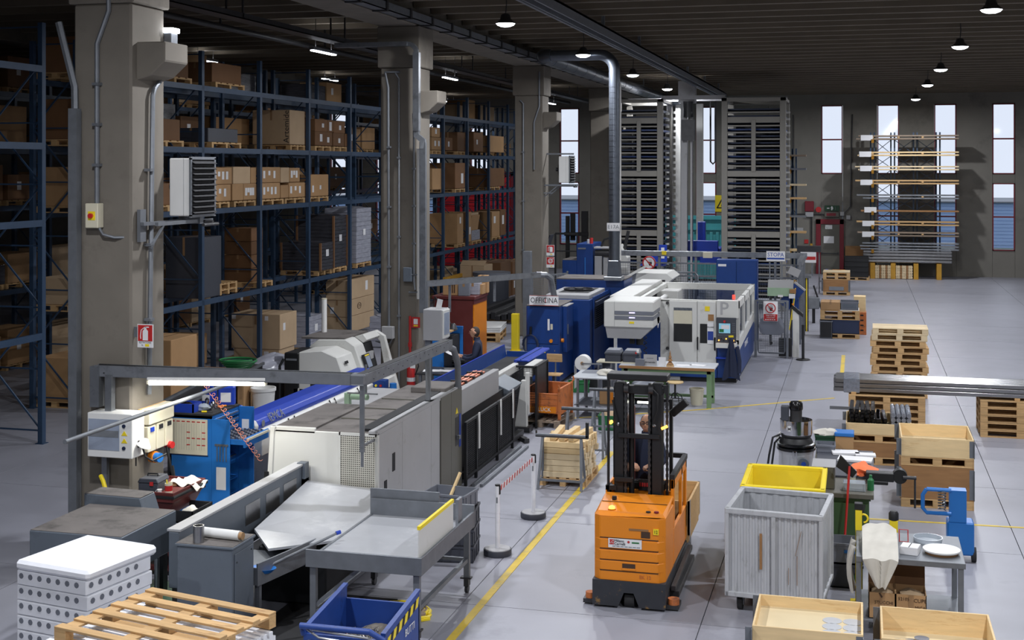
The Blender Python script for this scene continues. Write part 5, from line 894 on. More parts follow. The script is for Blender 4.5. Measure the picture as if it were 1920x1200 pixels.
# man reading a sheet is built with the people
t = thing('yellow_bollard', 'yellow steel bollard guarding the gate post near the third column', 'bollard', (-9.73, 37.4, 0)); P('post', t, 'yellow', prism([(-.11, -.1), (.08, -.1), (.1, -.06), (.1, .1), (-.11, .1)], 0, 1.08, 'z'), .008); P('foot', t, 'yellow', box(-.16, .15, -.15, .15, 0, .015))
t = thing('gate_post', 'tall grey steel gate post behind the yellow bollard', 'post', (-9.45, 37.7, 0)); P('post', t, 'galv_dull', box(-.12, .12, -.1, .1, 0, 2.9), .006); P('foot', t, 'galv_dull', box(-.22, .22, -.2, .2, 0, .02))
t = thing('sheet_pallet', 'pallet with a stack of white sheets behind the reading man', 'pallet', (-11.4, 39.7, 0), 8)
S_ = pallet_shapes(1.3, 1.6); P('sheets', t, 'white', [box(-.68, .66, -.8, .8, .29 + .06 * k, .34 + .06 * k) for k in range(3)], .008)
for z in (0, .146):
    for nm, qs in S_.items():
        for q in qs: P(nm, t, 'wood', cbox(0, 0, 0, *q[3:]), key='shp' + nm, loc=(q[0], q[1], q[2] + z))
t = thing('profile_stack', 'low stack of dark metal profiles on the floor by the racks', 'profiles', (-12.3, 46.5, 0)); 
for k in range(9): P('profile', t, 'dark_steel', box(-.9 + .2 * k, -.74 + .2 * k, -3.2 + .1 * (k % 3), 3.0, .15, .3 + .05 * (k % 3)), .006)
for y in (-2.5, 0, 2.5): P('bearer', t, 'wood', box(-1, 1.05, y, y + .1, 0, .15))
t = thing('cable_gantry', 'grey perforated cable trunk arching from the second column to the blue cabinets', 'cable channel', (0, 0, 0))
P('run', t, 'galv', chan((-9.5, 28.35, 2.74), (-7.55, 31.25, 2.76), .16, .12)); P('bend', t, 'galv', tube([(-7.6, 31.2, 2.76), (-7.42, 31.45, 2.74), (-7.32, 31.6, 2.64), (-7.3, 31.66, 2.45), (-7.3, 31.95, 2.0)], .075, 8), 0, True); P('drop_post', t, 'galv', [bar((-9.1, 28.95, 2.7), (-9.1, 28.95, 2.05), .05), bar((-8.35, 30.1, 2.7), (-8.35, 30.1, 2.2), .05)]); P('elbow', t, 'galv_dull', [bar((-9.5, 28.33, 2.74), (-9.5, 28.3, 2.2), .16, .1)])
t = thing('mesh_fence', 'dark mesh fence panels between the third column and the blue cabinets', 'fence', (-9.4, 38.0, 0), 60); P('frame', t, 'galv_dull', [box(0, 1.6, -.02, .02, .1, .15), box(0, 1.6, -.02, .02, 2.1, 2.15), box(0, .05, -.02, .02, 0, 2.2), box(1.55, 1.6, -.02, .02, 0, 2.2)]); P('wire_mesh', t, 'galv_dull', grid(1.5, 1.95, .06, .06, .003, 0, .05, .15), stuff=True)

# ---------------------------------------------------------------- blue cabinets marked officina
t = thing('chiller_cabinets', 'row of dark blue machine cabinets with a workshop sign', 'machine', (-8.0, 31.8, 0))
P('front_cabinet', t, 'blue_mach', box(0, .85, 0, 1.55, .06, 1.93), .012); P('front_top', t, 'dirty_top', box(.0, .85, 0, 1.55, 1.93, 1.95)); P('plinth', t, 'black', box(.03, .82, .03, 4.2, 0, .06))
d = P('front_door', t, 'blue_mach', box(.03, .82, -.02, 0, 1.0, 1.9), .006); P('sticker', d, 'paper', box(.55, .6, -.026, -.02, 1.34, 1.62)); P('sticker', d, 'beige', box(.62, .68, -.026, -.02, 1.36, 1.5)); P('knob', d, 'orange', cyl((.64, -.02, 1.08), (.64, -.06, 1.08), .045, 12), 0, True)
P('lower_door', t, 'blue_mach', box(.03, .82, -.02, 0, .1, .98), .006); P('warning', t, 'yellow', prism([(.46, .78), (.5, .78), (.48, .82)], -.025, -.02)); P('lock', t, 'galv', [box(.72, .74, -.026, -.02, .82, .86), box(.72, .74, -.026, -.02, .3, .34)])
P('hanging_cable', t, 'navy', [tube([(.12 + (.16 + .012 * (q % 5)) * math.cos(q * .45), -.05 - .006 * (q % 7), .98 + .24 * math.sin(q * .45)) for q in range(56)], .014, 6)], 0, True); P('cable_plug', t, 'black', [cyl((.12, -.05, 1.2), (.13, -.05, 1.42), .03, 8)])
d = P('side_door', t, 'blue_mach', box(.85, .95, .35, 1.1, .75, 1.9), .01); P('side_lid', d, 'mach_grey', box(.85, .97, .35, 1.1, 1.9, 1.92)); P('switch', d, 'orange', cyl((.86, .16, 1.08), (.92, .16, 1.08), .05, 12)); P('handle', d, 'galv', box(.95, .97, .45, .49, 1.2, 1.45))
P('grille_unit', t, 'blue_mach', box(0, 1.3, 1.56, 4.2, .06, 1.95), .012); P('grille_frame', t, 'blue_mach', box(1.3, 1.34, 1.9, 4.15, .12, 2.0), .008); P('fan_box', t, 'mach_grey', box(.1, 1.25, 1.7, 3.9, 1.95, 2.06), .01); P('fan_opening', t, 'ink', box(.3, 1.1, 2.3, 3.8, 2.06, 2.065)); P('fan', t, 'dark_steel', [lathe([(.4, 0), (.42, .05), (.38, .05), (.36, .0)], 20, (.7, 3.05, 2.06)), cyl((.7, 3.05, 2.07), (.7, 3.05, 2.12), .12, 12)])
P('mesh_backing', t, 'black', box(1.335, 1.345, 2.0, 4.05, 1.15, 1.9))
for k in range(14): P('louvre', t, 'navy', rot(cbox(1.36, 3.02, 1.18 + .052 * k, .04, 2.05, .006), 25, 'Y', (1.36, 3.02, 1.18 + .052 * k)))
P('rear_cabinet', t, 'blue_mach', box(-.2, 1.72, 4.25, 5.6, .06, 2.24), .012); P('rear_top', t, 'dirty_top', box(-.2, 1.72, 4.25, 5.6, 2.24, 2.27)); P('flag_sticker', t, 'paper', box(1.1, 1.2, 4.24, 4.25, 1.7, 1.82)); P('duct_base', t, 'galv', box(1.2, 1.7, 3.95, 4.4, 2.25, 2.36), .01)
sg = plate('workshop_sign', 'white workshop sign with stencilled black capitals on the blue cabinet', 'sign', (-7.53, 31.72, 2.08), .74, .25); text('OFFICINA', .19, 'ink', sg, (0, -.012, 0), sx=.83); P('red_edge', sg, 'ink_red', [box(-.37, .37, -.012, -.01, -.125, -.115), box(-.37, .37, -.012, -.01, .115, .125), box(.03, .05, -.0115, -.0105, -.05, .05)]); P('clamp', sg, 'galv', box(-.3, .3, 0, .06, -.1, -.06))
one('wooden_chair_back', 'chair with curved wooden backrest in front of the blue cabinet', 'chair', 'wood', [rot(box(-.19, .19, -.015, .015, .72, .92), 8, 'X')], (-7.05, 30.9, 0), bev=.01)
ch = bpy.data.objects['wooden_chair_back']; P('back_post', ch, 'galv', cyl((0, .02, .1), (0, .0, .8), .02, 8)); P('seat', ch, 'wood', box(-.2, .2, -.42, -.02, .42, .45), .01); P('leg', ch, 'dark_steel', [bar((-.25, -.22, .03), (.25, -.22, .03), .04), bar((0, -.47, .03), (0, .05, .03), .04), cyl((0, -.22, .03), (0, -.22, .42), .03, 8)])
# machines behind: punch press with white hood
t = thing('punch_press', 'dark blue stepped press with white hinged hood behind the duct', 'machine', (-9.3, 44.0, 0))
P('low_block', t, 'blue_mach', box(-.5, .0, 0, 1.4, 0, 2.2), .01); P('tall_block', t, 'blue_mach', box(0, .55, 0, 1.6, 0, 2.76), .01); P('low_top', t, 'dirty_top', box(-.5, 0, 0, 1.4, 2.2, 2.22)); P('light_strip', t, 'blue_bright', box(.28, .31, -.012, 0, 1.55, 2.3)); P('cap', t, 'galv', box(.05, .32, -.03, 0, 2.58, 2.63)); P('grey_frame', t, 'mach_grey', [box(.6, .85, .1, .5, 1.2, 2.35), box(.9, 1.05, .1, .5, 1.3, 2.3), box(.58, 1.3, .05, .5, 2.6, 2.66)], .01); P('shaft', t, 'dark_steel', cyl((.62, .2, 2.45), (1.2, .2, 2.45), .12, 14), 0, True)
P('red_beacon', t, 'red', cyl((.45, .3, 2.76), (.45, .3, 2.95), .06, 12), 0, True); P('white_bottle', t, 'white', cyl((.36, .35, 2.76), (.36, .35, 2.9), .07, 12)); P('hose', t, 'black', tube([(.8, .3, 2.66), (.9, .3, 2.9), (1.2, .3, 3.0)], .04, 8), 0, True)
P('white_shell', t, 'mach_white', prism([(1.25, 1.5), (1.7, 1.5), (1.72, 2.3), (1.45, 2.75), (1.25, 2.6)], .2, .8, 'y'), .015); P('black_post', t, 'black', [bar((1.5, .5, 2.3), (1.7, .5, 3.2), .1)])
t = thing('hinged_hood', 'white angled machine hood with small printed symbols', 'machine hood', (-7.0, 40.0, 0), 0); P('hood', t, 'mach_white', prism([(-.1, 1.42), (.85, 1.42), (1.55, 1.98), (1.35, 2.14), (.3, 2.14), (-.1, 1.95)], 0, 1.6, 'y'), .015); P('band', t, 'plastic_grey', prism([(.18, 1.42), (.3, 1.42), (.42, 2.15), (.3, 2.15)], -.01, 1.6, 'y')); P('arm', t, 'mach_white', [bar((.1, -.08, 2.0), (.8, -.1, 2.4), .08, .07), bar((-.1, -.08, 2.0), (.25, -.08, 2.0), .1)]); P('hinge', t, 'dark_steel', box(.0, .2, -.12, 0, 1.85, 1.95)); P('base', t, 'black', box(-.1, 1.2, .1, 1.6, 0, 1.4)); P('symbol', t, 'ink', [box(.95, 1.05, -.006, 0, 1.7, 1.78), box(1.2, 1.3, -.006, .0, 1.88, 1.94)])
sg = thing('hand_sign', 'round no-touching sign with black hand on the far fence', 'sign', (-6.62, 42.75, 2.25)); P('disc', sg, 'paper', cyl((0, -.01, 0), (0, 0, 0), .22, 28), 0, True); P('ring', sg, 'ink_red', tube(arc((0, -.015, 0), .2, 0, 360, 28)[:-1], .022, 6, True), 0, True); P('slash', sg, 'ink_red', bar((-.14, -.015, .14), (.14, -.015, -.14), .01, .035))
def hand(parent, s, y, ox=0, oz=0):
    o = [lathe([(0, 0), (1, 0), (1, 1), (0, 1)], 12)]
    sh = [prism([(ox - .045 * s, oz - .1 * s), (ox + .04 * s, oz - .1 * s), (ox + .06 * s, oz), (ox + .055 * s, oz + .03 * s), (ox - .05 * s, oz + .03 * s), (ox - .06 * s, oz - .02 * s)], y - .004, y, 'y')]
    for k in range(4): sh.append(bar((ox + (-.04 + .027 * k) * s, y - .002, oz + .02 * s), (ox + (-.052 + .035 * k) * s, y - .002, oz + (.11 + .02 * (k in (1, 2))) * s), .004, .02 * s))
    sh.append(bar((ox - .045 * s, y - .002, oz - .03 * s), (ox - .11 * s, y - .002, oz + .04 * s), .004, .022 * s))
    return P('hand_symbol', parent, 'ink', sh)
hand(sg, .9, -.012, .04)
P('post', sg, 'galv_dull', box(-.02, .02, 0, .04, -2.25, .1))

# ---------------------------------------------------------------- laser cutting machine
t = thing('laser_cutter', 'white and blue laser cutting machine with open-topped cabin', 'machine', (0, 0, 0))
P('front_wall', t, 'mach_white', box(-4.85, -4.35, 33.15, 33.25, .0, 2.03), .008)
P('front_base', t, 'blue_mach', box(-4.85, -3.42, 33.08, 33.2, .12, .35), .006)
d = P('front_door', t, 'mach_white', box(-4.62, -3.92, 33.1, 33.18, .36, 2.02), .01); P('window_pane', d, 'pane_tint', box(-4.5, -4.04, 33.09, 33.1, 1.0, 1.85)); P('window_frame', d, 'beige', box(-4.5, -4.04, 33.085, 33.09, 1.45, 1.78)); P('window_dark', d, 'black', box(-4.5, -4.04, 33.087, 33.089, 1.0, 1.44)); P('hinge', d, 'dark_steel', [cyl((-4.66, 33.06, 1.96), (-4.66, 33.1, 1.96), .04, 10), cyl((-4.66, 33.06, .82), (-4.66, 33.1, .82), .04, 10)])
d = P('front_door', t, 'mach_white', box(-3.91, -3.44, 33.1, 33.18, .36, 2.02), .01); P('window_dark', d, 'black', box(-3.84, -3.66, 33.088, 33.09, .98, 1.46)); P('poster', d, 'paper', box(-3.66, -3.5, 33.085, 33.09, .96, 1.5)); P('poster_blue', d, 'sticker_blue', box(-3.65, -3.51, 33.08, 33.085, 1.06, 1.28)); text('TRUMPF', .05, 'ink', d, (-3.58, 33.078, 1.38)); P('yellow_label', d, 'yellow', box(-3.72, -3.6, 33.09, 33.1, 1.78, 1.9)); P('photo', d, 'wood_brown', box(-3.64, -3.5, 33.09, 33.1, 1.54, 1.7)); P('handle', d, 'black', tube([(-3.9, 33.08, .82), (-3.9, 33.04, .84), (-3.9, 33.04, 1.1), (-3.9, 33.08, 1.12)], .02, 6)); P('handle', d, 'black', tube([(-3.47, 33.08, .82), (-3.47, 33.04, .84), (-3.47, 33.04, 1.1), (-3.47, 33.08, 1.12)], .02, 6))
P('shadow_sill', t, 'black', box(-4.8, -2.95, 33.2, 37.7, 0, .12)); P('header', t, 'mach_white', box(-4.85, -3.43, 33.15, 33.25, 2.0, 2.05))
P('overhang', t, 'mach_white', box(-6.05, -4.83, 31.85, 33.2, 1.46, 2.1), .02); P('overhang_belly', t, 'mach_grey', ([(-6.02, 31.88, 1.46), (-4.86, 31.88, 1.46), (-5.15, 31.95, 1.18), (-5.98, 31.95, 1.18), (-6.02, 33.2, 1.46), (-4.86, 33.2, 1.46), (-5.15, 33.2, 1.18), (-5.98, 33.2, 1.18)], [(0, 1, 2, 3), (4, 7, 6, 5), (0, 4, 5, 1), (3, 2, 6, 7), (0, 3, 7, 4), (1, 5, 6, 2)])); P('overhang_seam', t, 'ink_grey', box(-5.79, -5.785, 31.845, 31.85, 1.48, 2.09))
for z in (1.82, 1.7):
    d = P('light_strip', t, 'plastic_grey', box(-5.78, -4.84, 31.835, 31.85, z - .045, z + .045), .003); P('led', d, 'led_violet', box(-5.42, -5.28, 31.83, 31.836, z - .005, z + .018)); P('side_strip', d, 'plastic_grey', box(-4.84, -4.82, 31.85, 32.9, z - .045, z + .045))
P('yellow_label', t, 'yellow', box(-5.42, -5.3, 31.843, 31.85, 1.56, 1.61)); P('cable_bundle', t, 'black', [tube([(-5.1 + .04 * math.sin(q * .9), 32.3, 1.2 - .018 * q) for q in range(40)], .012, 5)], 0, True); P('fan_motor', t, 'black', [cyl((-5.25, 32.4, .98), (-5.25, 32.4, 1.2), .09, 12), box(-5.5, -5.38, 32.35, 32.5, 1.0, 1.2)]); P('under_wall', t, 'blue_mach', box(-5.95, -4.85, 33.15, 33.3, 0, 1.5))
P('left_wall', t, 'mach_white', [box(-6.05, -5.95, 33.2, 38.3, .1, 2.0)], .006); P('left_roof', t, 'mach_white', box(-6.15, -5.55, 33.2, 38.3, 1.98, 2.1), .012); P('left_rail', t, 'mach_white', bar((-5.45, 33.3, 1.95), (-5.45, 38.2, 1.95), .1, .12)); P('roller', t, 'white', cyl((-5.25, 34.5, 1.75), (-5.25, 37.0, 1.75), .07, 12), 0, True)
P('back_wall', t, 'mach_white', [box(-5.95, -2.88, 38.2, 38.3, 1.84, 2.03)], .006); P('back_window', t, 'pane_tint', box(-4.9, -3.4, 38.24, 38.26, .9, 1.84)); P('back_post', t, 'mach_white', [box(-5.6, -4.95, 37.9, 38.3, .9, 1.84), box(-3.45, -2.9, 38.2, 38.3, .9, 1.84)], .01); P('bed', t, 'dark_steel', box(-5.9, -3.0, 33.3, 38.15, .2, .85)); P('bridge', t, 'mach_white', [box(-5.5, -4.9, 36.9, 37.7, 1.3, 1.9)], .02)
P('right_wall_blue', t, 'blue_mach', prism([(33.25, .12), (38.25, .12), (38.25, 1.0), (33.25, .78)], -2.98, -2.9, 'x'), .006); P('right_wall_white', t, 'mach_white', [prism([(33.25, .78), (38.25, 1.0), (38.25, 1.25), (33.25, 1.06)], -2.98, -2.89, 'x'), prism([(33.25, 1.85), (38.25, 1.85), (38.25, 2.03), (33.25, 2.03)], -2.98, -2.88, 'x')] + [box(-2.98, -2.88, y, y + .14, .95, 2.03) for y in (33.25, 34.8, 36.4, 38.1)], .004)
for y in (33.4, 34.95, 36.55): P('side_window', t, 'pane_tint', box(-2.95, -2.94, y, y + 1.4, 1.1, 1.85))
text('TRUMATIC', .22, 'paper', t, (-2.885, 35.4, .72), (90, 0, 90)); P('corner_post', t, 'mach_white', box(-3.43, -2.9, 33.05, 33.3, 1.62, 2.06), .012); text('P', .46, 'mach_grey', t, (-3.24, 33.04, 1.85))
d = P('console', t, 'mach_white', prism([(-3.43, .9), (-2.93, .9), (-2.93, 1.02), (-3.43, 1.02)], 32.85, 33.3, 'y'), .01); P('console_panel', d, 'plastic_grey_dk', box(-3.42, -2.94, 32.98, 33.05, 1.0, 1.64), .01); P('screen', d, 'screen', box(-3.36, -3.08, 32.972, 32.98, 1.26, 1.5)); P('screen_window', d, 'paper', box(-3.3, -3.1, 32.969, 32.972, 1.36, 1.46)); P('screen_green', d, 'plastic_green', box(-3.35, -3.24, 32.969, 32.972, 1.28, 1.36)); P('stop_button', d, 'red', cyl((-3.22, 32.98, 1.55), (-3.22, 32.93, 1.55), .03, 12), 0, True); P('yellow_label', d, 'yellow', box(-3.12, -3.0, 32.972, 32.98, 1.16, 1.21))
for i in range(9): P('key', d, 'plastic_grey', cbox(-3.37 + .035 * i, 32.975, 1.21, .018, .01, .018), key=None)
for i in range(3):
    for j in range(6): P('key', d, 'plastic_grey', cbox(-3.02 + .025 * i, 32.975, 1.28 + .045 * j, .014, .01, .02))
for i in range(7): P('knob', d, 'ink' if i % 3 else 'amber', cyl((-3.36 + .06 * i, 32.98, 1.08 + .04 * (i % 2)), (-3.36 + .06 * i, 32.96, 1.08 + .04 * (i % 2)), .016, 8))
P('console_base', t, 'blue_mach', box(-3.42, -2.9, 33.12, 33.3, .12, .92), .008); P('console_ledge', t, 'blue_cover', box(-3.44, -3.1, 32.95, 33.15, .62, .65), .004); P('beacon', t, 'red_lit', cyl((-3.05, 33.6, 2.05), (-3.05, 33.6, 2.15), .035, 10), 0, True); P('leaflet', t, 'paper', rot(cbox(-4.84, 32.7, 1.6, .02, .3, .34), 40, 'X', (-4.84, 32.7, 1.6)))
t = thing('work_jacket', 'dark navy jacket hanging from the laser console', 'jacket', (-3.0, 32.9, 0)); P('cloth', t, 'workwear', cloth(1, 1, lambda u, v: (-.05 + (u - .5) * (.1 + .34 * v) + .02 * math.sin(9 * u), -.06 - .05 * math.sin(u * PI) * (1 + .5 * math.sin(14 * u)) , 1.12 - .95 * v - .05 * math.cos(6 * u)), 20, 16, .012), 0, True); P('collar', t, 'workwear', blob((-.05, -.05, 1.1), .06, .05, .06, 3, .2), 0, True); P('sleeve', t, 'workwear', tube([(.1, -.06, .95), (.16, -.07, .6), (.15, -.06, .3)], .05, 8), 0, True)
# fence and gate to the right of the laser
t = thing('safety_gate', 'grey mesh safety gate with a no-entry hand sign beside the laser', 'gate', (-2.8, 37.8, 0))
for x in (-.02, .86): P('post', t, 'galv_dull', box(x - .035, x + .035, -.035, .035, 0, 1.62), .004)
P('gate_frame', t, 'galv_dull', tube([(.07, 0, .14), (.77, 0, .14), (.79, 0, .2), (.79, 0, 1.52), (.77, 0, 1.56), (.07, 0, 1.56), (.05, 0, 1.52), (.05, 0, .2)], .025, 6, True)); P('wire_mesh', t, 'galv_dull', grid(.72, 1.4, .05, .05, .003, 0, .06, .15), stuff=True); P('plastic_shield', t, 'plastic_grey', prism([(.1, .72), (.18, .66), (.66, .66), (.76, .72), (.78, .9), (.72, 1.1), (.6, 1.14), (.22, 1.14), (.12, 1.1), (.07, .9)], -.04, -.03, 'y')); P('top_bar', t, 'galv_dull', box(-.02, .86, -.02, .02, 1.58, 1.63)); P('warning_sticker', t, 'ink', cyl((.42, -.012, .42), (.42, -.004, .42), .035, 10)); P('black_box', t, 'black', box(.62, .98, .05, .25, .04, .55))
sg = thing('hand_sign', 'white sign with crossed-out hand above red text on the mesh gate', 'sign', (-2.4, 37.74, 1.32)); P('plate', sg, 'paper', box(-.2, .2, -.01, 0, -.28, .28)); P('ring', sg, 'ink_red', tube(arc((0, -.015, .09), .13, 0, 360, 24)[:-1], .014, 6, True)); P('slash', sg, 'ink_red', bar((-.09, -.015, .18), (.09, -.015, 0), .01, .024)); hand(sg, .7, -.012, .02, .08); P('red_field', sg, 'ink_red', box(-.19, .19, -.014, -.01, -.27, -.08)); text('VIETATO', .065, 'paper', sg, (0, -.016, -.12)); text('TOCCARE', .05, 'paper', sg, (0, -.016, -.18)); P('small_print', sg, 'paper', [box(-.15 + .06 * k, -.11 + .06 * k, -.016, -.014, -.245, -.225) for k in range(5)])
t = thing('safety_fence', 'long grey mesh safety fence in front of the storage towers', 'fence', (-7.9, 43.2, 0))
for x in (.1, 1.55, 2.75, 4.1, 5.3, 6.2): P('post', t, 'galv_dull', box(x - .04, x + .04, -.04, .04, 0, 2.45), .004)
P('cable_duct', t, 'galv', [box(0, 6.3, -.1, .1, 2.45, 2.62)], .006); P('top_rail', t, 'galv_dull', box(.1, 6.2, -.025, .025, 2.2, 2.25)); P('mid_rail', t, 'galv_dull', box(.1, 6.2, -.025, .025, 1.78, 1.84)); P('wire_mesh', t, 'galv_dull', grid(6.1, 2.0, .08, .08, .0035, .0, .1, .2), stuff=True); P('control_box', t, 'beige', [box(3.0, 3.3, -.16, -.1, 2.42, 2.6)], .005); P('light_box', t, 'yellow', box(1.65, 1.8, -.14, -.1, 2.5, 2.62)); P('hoop', t, 'galv', [tube([(2.0, -.3, 1.2), (2.0, -.3, 1.85), (2.1, -.3, 1.95), (2.75, -.3, 1.95), (2.85, -.3, 1.85), (2.85, -.3, 1.2)], .03, 8)], 0, True)
sg = plate('maker_sign', 'white sign with blue maker name hung on the far fence', 'sign', (-2.45, 40.95, 2.66), .56, .3); text('STOPA', .17, 'ink_blue', sg, (0, -.012, .04), sx=.95); P('blue_bar', sg, 'ink_blue', box(-.26, .26, -.012, -.01, -.1, -.05)); P('hanger', sg, 'galv_dull', [box(-.2, -.16, 0, .04, -2.8, .15), box(.16, .2, 0, .04, -2.8, .15)])
t = thing('side_fence', 'grey mesh fence running back beside the sign', 'fence', (-1.72, 40.9, 0), 90)
for x in (0, 1.2, 2.4): P('post', t, 'galv_dull', box(x - .035, x + .035, -.035, .035, 0, 2.5), .004)
P('cable_duct', t, 'galv', box(0, 2.5, -.08, .08, 2.4, 2.55)); P('wire_mesh', t, 'galv_dull', grid(2.4, 2.1, .08, .08, .0035, 0, 0, .25), stuff=True)
t = thing('control_cabinet', 'tall dark blue double-door cabinet behind the laser machine', 'cabinet', (-3.65, 41.2, 0)); P('body', t, 'blue_mach', box(-.63, .62, 0, .6, .05, 2.5), .01); P('door', t, 'blue_mach', box(-.61, -.02, -.02, 0, .1, 2.46), .005); P('door', t, 'blue_mach', box(.0, .6, -.02, 0, .1, 2.46), .005); P('plinth', t, 'black', box(-.6, .6, .03, .58, 0, .05)); P('name_plate', t, 'paper', box(-.57, -.32, -.025, -.02, 2.3, 2.37)); d = P('display', t, 'dark_steel', box(.18, .5, -.04, -.02, 1.45, 1.62), .004); P('green_readout', d, 'yellow', box(.26, .42, -.045, -.04, 1.52, 1.57))
t = thing('operator_desk', 'grey sloping operator desk with a tilted monitor behind the gate', 'desk', (-2.3, 40.4, 0)); P('body', t, 'mach_grey', prism([(-.05, 1.55), (.35, 1.55), (.45, 1.95), (.1, 1.98)], -.35, .4, 'x'), .01); P('front', t, 'green_pale', box(-.36, .38, -.07, -.05, 1.5, 1.75)); P('legs', t, 'dark_steel', [box(-.3, -.24, .1, .16, 0, 1.55), box(.3, .36, .1, .16, 0, 1.55)]); P('monitor', t, 'mach_grey', rot(cbox(.42, .2, 2.22, .34, .03, .24), 24, 'Y', (.42, .2, 2.22)), .006); P('box', t, 'wood_brown', box(.3, .48, -.1, .1, 1.6, 1.72)); P('papers', t, 'paper', [box(.28, .46, -.16, -.1, 1.45, 1.58), box(-.05, .1, -.12, -.08, 1.48, 1.54)])
t = thing('light_barrier', 'black and yellow light barrier posts with a blue tilted panel', 'light barrier', (-1.85, 44.2, 0)); 
for x in (.0, .2): P('post', t, 'yellow', box(x - .02, x + .02, -.05, .05, 0, 1.75)); 
P('core', t, 'black', [box(.02, .18, -.04, .04, 0, 1.75), box(.23, .26, -.04, .04, 0, 1.75)]); P('cap', t, 'galv', box(-.15, .35, -.15, .15, 1.75, 1.84), .01); P('red_led', t, 'red_lit', cyl((.1, -.045, .75), (.1, -.05, .75), .02, 8))
t = thing('tilted_panel', 'blue tilted console panel with yellow rods right of the gate', 'panel', (-1.95, 40.6, 0)); P('panel', t, 'blue_mach', rot(box(-.18, .2, -.1, .06, 1.1, 1.85), 38, 'Y', (0, 0, 1.5)), .006); P('edge', t, 'mach_grey', rot(box(-.19, .21, -.11, .07, 1.85, 1.9), 38, 'Y', (0, 0, 1.5))); P('stand', t, 'blue_mach', box(-.06, .2, .0, .3, 0, 1.4), .006); P('yellow_rod', t, 'yellow', bar((-.06, -.3, .5), (.12, -.2, 1.75), .025)); P('yellow_rod', t, 'yellow', bar((.02, -.3, .8), (.12, -.25, 1.7), .02))
t = thing('white_post', 'white sensor post with slanted black head beside the mesh gate', 'post', (-1.72, 38.1, 0)); P('post', t, 'mach_white', prism([(-.09, 0), (.09, 0), (.09, 1.2), (-.09, 1.36)], -.08, .08, 'y'), .006); P('head', t, 'black', ([(-.11, -.1, 1.38), (.2, -.1, 1.14), (.2, -.1, 1.24), (-.11, -.1, 1.5), (-.11, .1, 1.38), (.2, .1, 1.14), (.2, .1, 1.24), (-.11, .1, 1.5)], [(0, 1, 2, 3), (7, 6, 5, 4), (0, 4, 5, 1), (1, 5, 6, 2), (2, 6, 7, 3), (3, 7, 4, 0)])); P('orange_light', t, 'orange', cyl((-.08, -.02, 1.46), (-.08, -.02, 1.52), .03, 8))
t = thing('belt_post', 'thin black post on a round foot right of the mesh gate', 'post', (-1.5, 37.6, 0)); P('pole', t, 'black', cyl((0, 0, .03), (0, 0, .98), .04, 12), 0, True); P('foot', t, 'black', lathe([(.18, 0), (.2, .01), (.18, .03), (.04, .04), (0, .04)], 20), 0, True)
t = thing('floor_scrubber_hose', 'dark sloping tube and box behind the light barrier', 'equipment', (-1.3, 46.5, 0)); P('tube', t, 'black', tube([(-.2, 0, 1.3), (.0, 0, .7), (.18, 0, .1)], .03, 8)); P('box', t, 'galv_dull', box(-.4, .0, -.1, .3, .5, .9), .03); P('foot', t, 'black', box(.1, .26, -.08, .1, 0, .1), .02); P('leg', t, 'black', box(-.25, -.15, 0, .1, 0, .5))

# ---------------------------------------------------------------- storage towers
def tower(label, x0, x1, y, ztop, secs):
    t = thing('storage_tower', label, 'storage tower', (0, 0, 0), 0, 'storage towers')
    for x in (x0, x1 - .22):
        for yy in (y, y + 2.6): P('post', t, 'tower_grey', box(x, x + .22, yy, yy + .22, 0, ztop), .006)
    P('top_frame', t, 'tower_grey', [box(x0, x1, y, y + .2, ztop - .02, ztop + .12), box(x0, x1, y + 2.6, y + 2.8, ztop - .02, ztop + .12), box(x0, x0 + .2, y, y + 2.8, ztop, ztop + .12), box(x1 - .2, x1, y, y + 2.8, ztop, ztop + .12)], .006)
    zs = [.6 + .253 * k for k in range(int((ztop - .75) / .253))]
    for k, z in enumerate(zs):
        big = min(abs(z - s) for s in secs) < .13
        P('crossbar', t, 'tower_grey', box(x0 + .22, x1 - .22, y + .02, y + .14, z - (.14 if big else .03), z + (.08 if big else .03)), .006)
        P('tray', t, 'navy' if k % 4 else 'blue_mach', [box(x0 + .16, x1 - .1, y + .3, y + 2.5, z + .05, z + .09), box(x0 + .16, x1 - .1, y + .3, y + .34, z + .05, z + .15), box(x1 - .12, x1 - .08, y + .3, y + 2.5, z + .05, z + .14)], key='tray%.2f%d%.2f' % (x0, bool(k % 4), z))
        if k % 3 == 0: P('tray_load', t, 'dark_steel', box(x0 + .35, x1 - .5, y + .5, y + 2.2, z + .09, z + .16))
    xm = (x0 + x1) / 2
    for a, b in zip(secs[:-1], secs[1:]): P('mid_post', t, 'tower_grey', box(xm - .08, xm + .08, y - .02, y + .06, a + .1, b - .16), .005)
    P('mid_post', t, 'tower_grey', box(xm - .08, xm + .08, y - .02, y + .06, .1, secs[0] - .16), .005)
    P('back_screen', t, 'black', box(x0 + .3, x1 - .3, y + 2.75, y + 2.78, .2, ztop - .6))
    for k, z in enumerate(zs): P('tray_support', t, 'mach_white', box(x1 - .04, x1 + .1, y + 1.0, y + 1.1, z - .02, z + .05), key='tsup%.2f%.2f' % (x1, z))
    return t
tower('left tall storage tower full of blue sheet trays behind the duct', -9.06, -7.22, 50, 7.86, [3.0, 5.1, 7.3])
tower('right tall storage tower full of blue sheet trays behind the maker sign', -5.0, -2.62, 50, 7.86, [3.0, 5.1, 7.3])
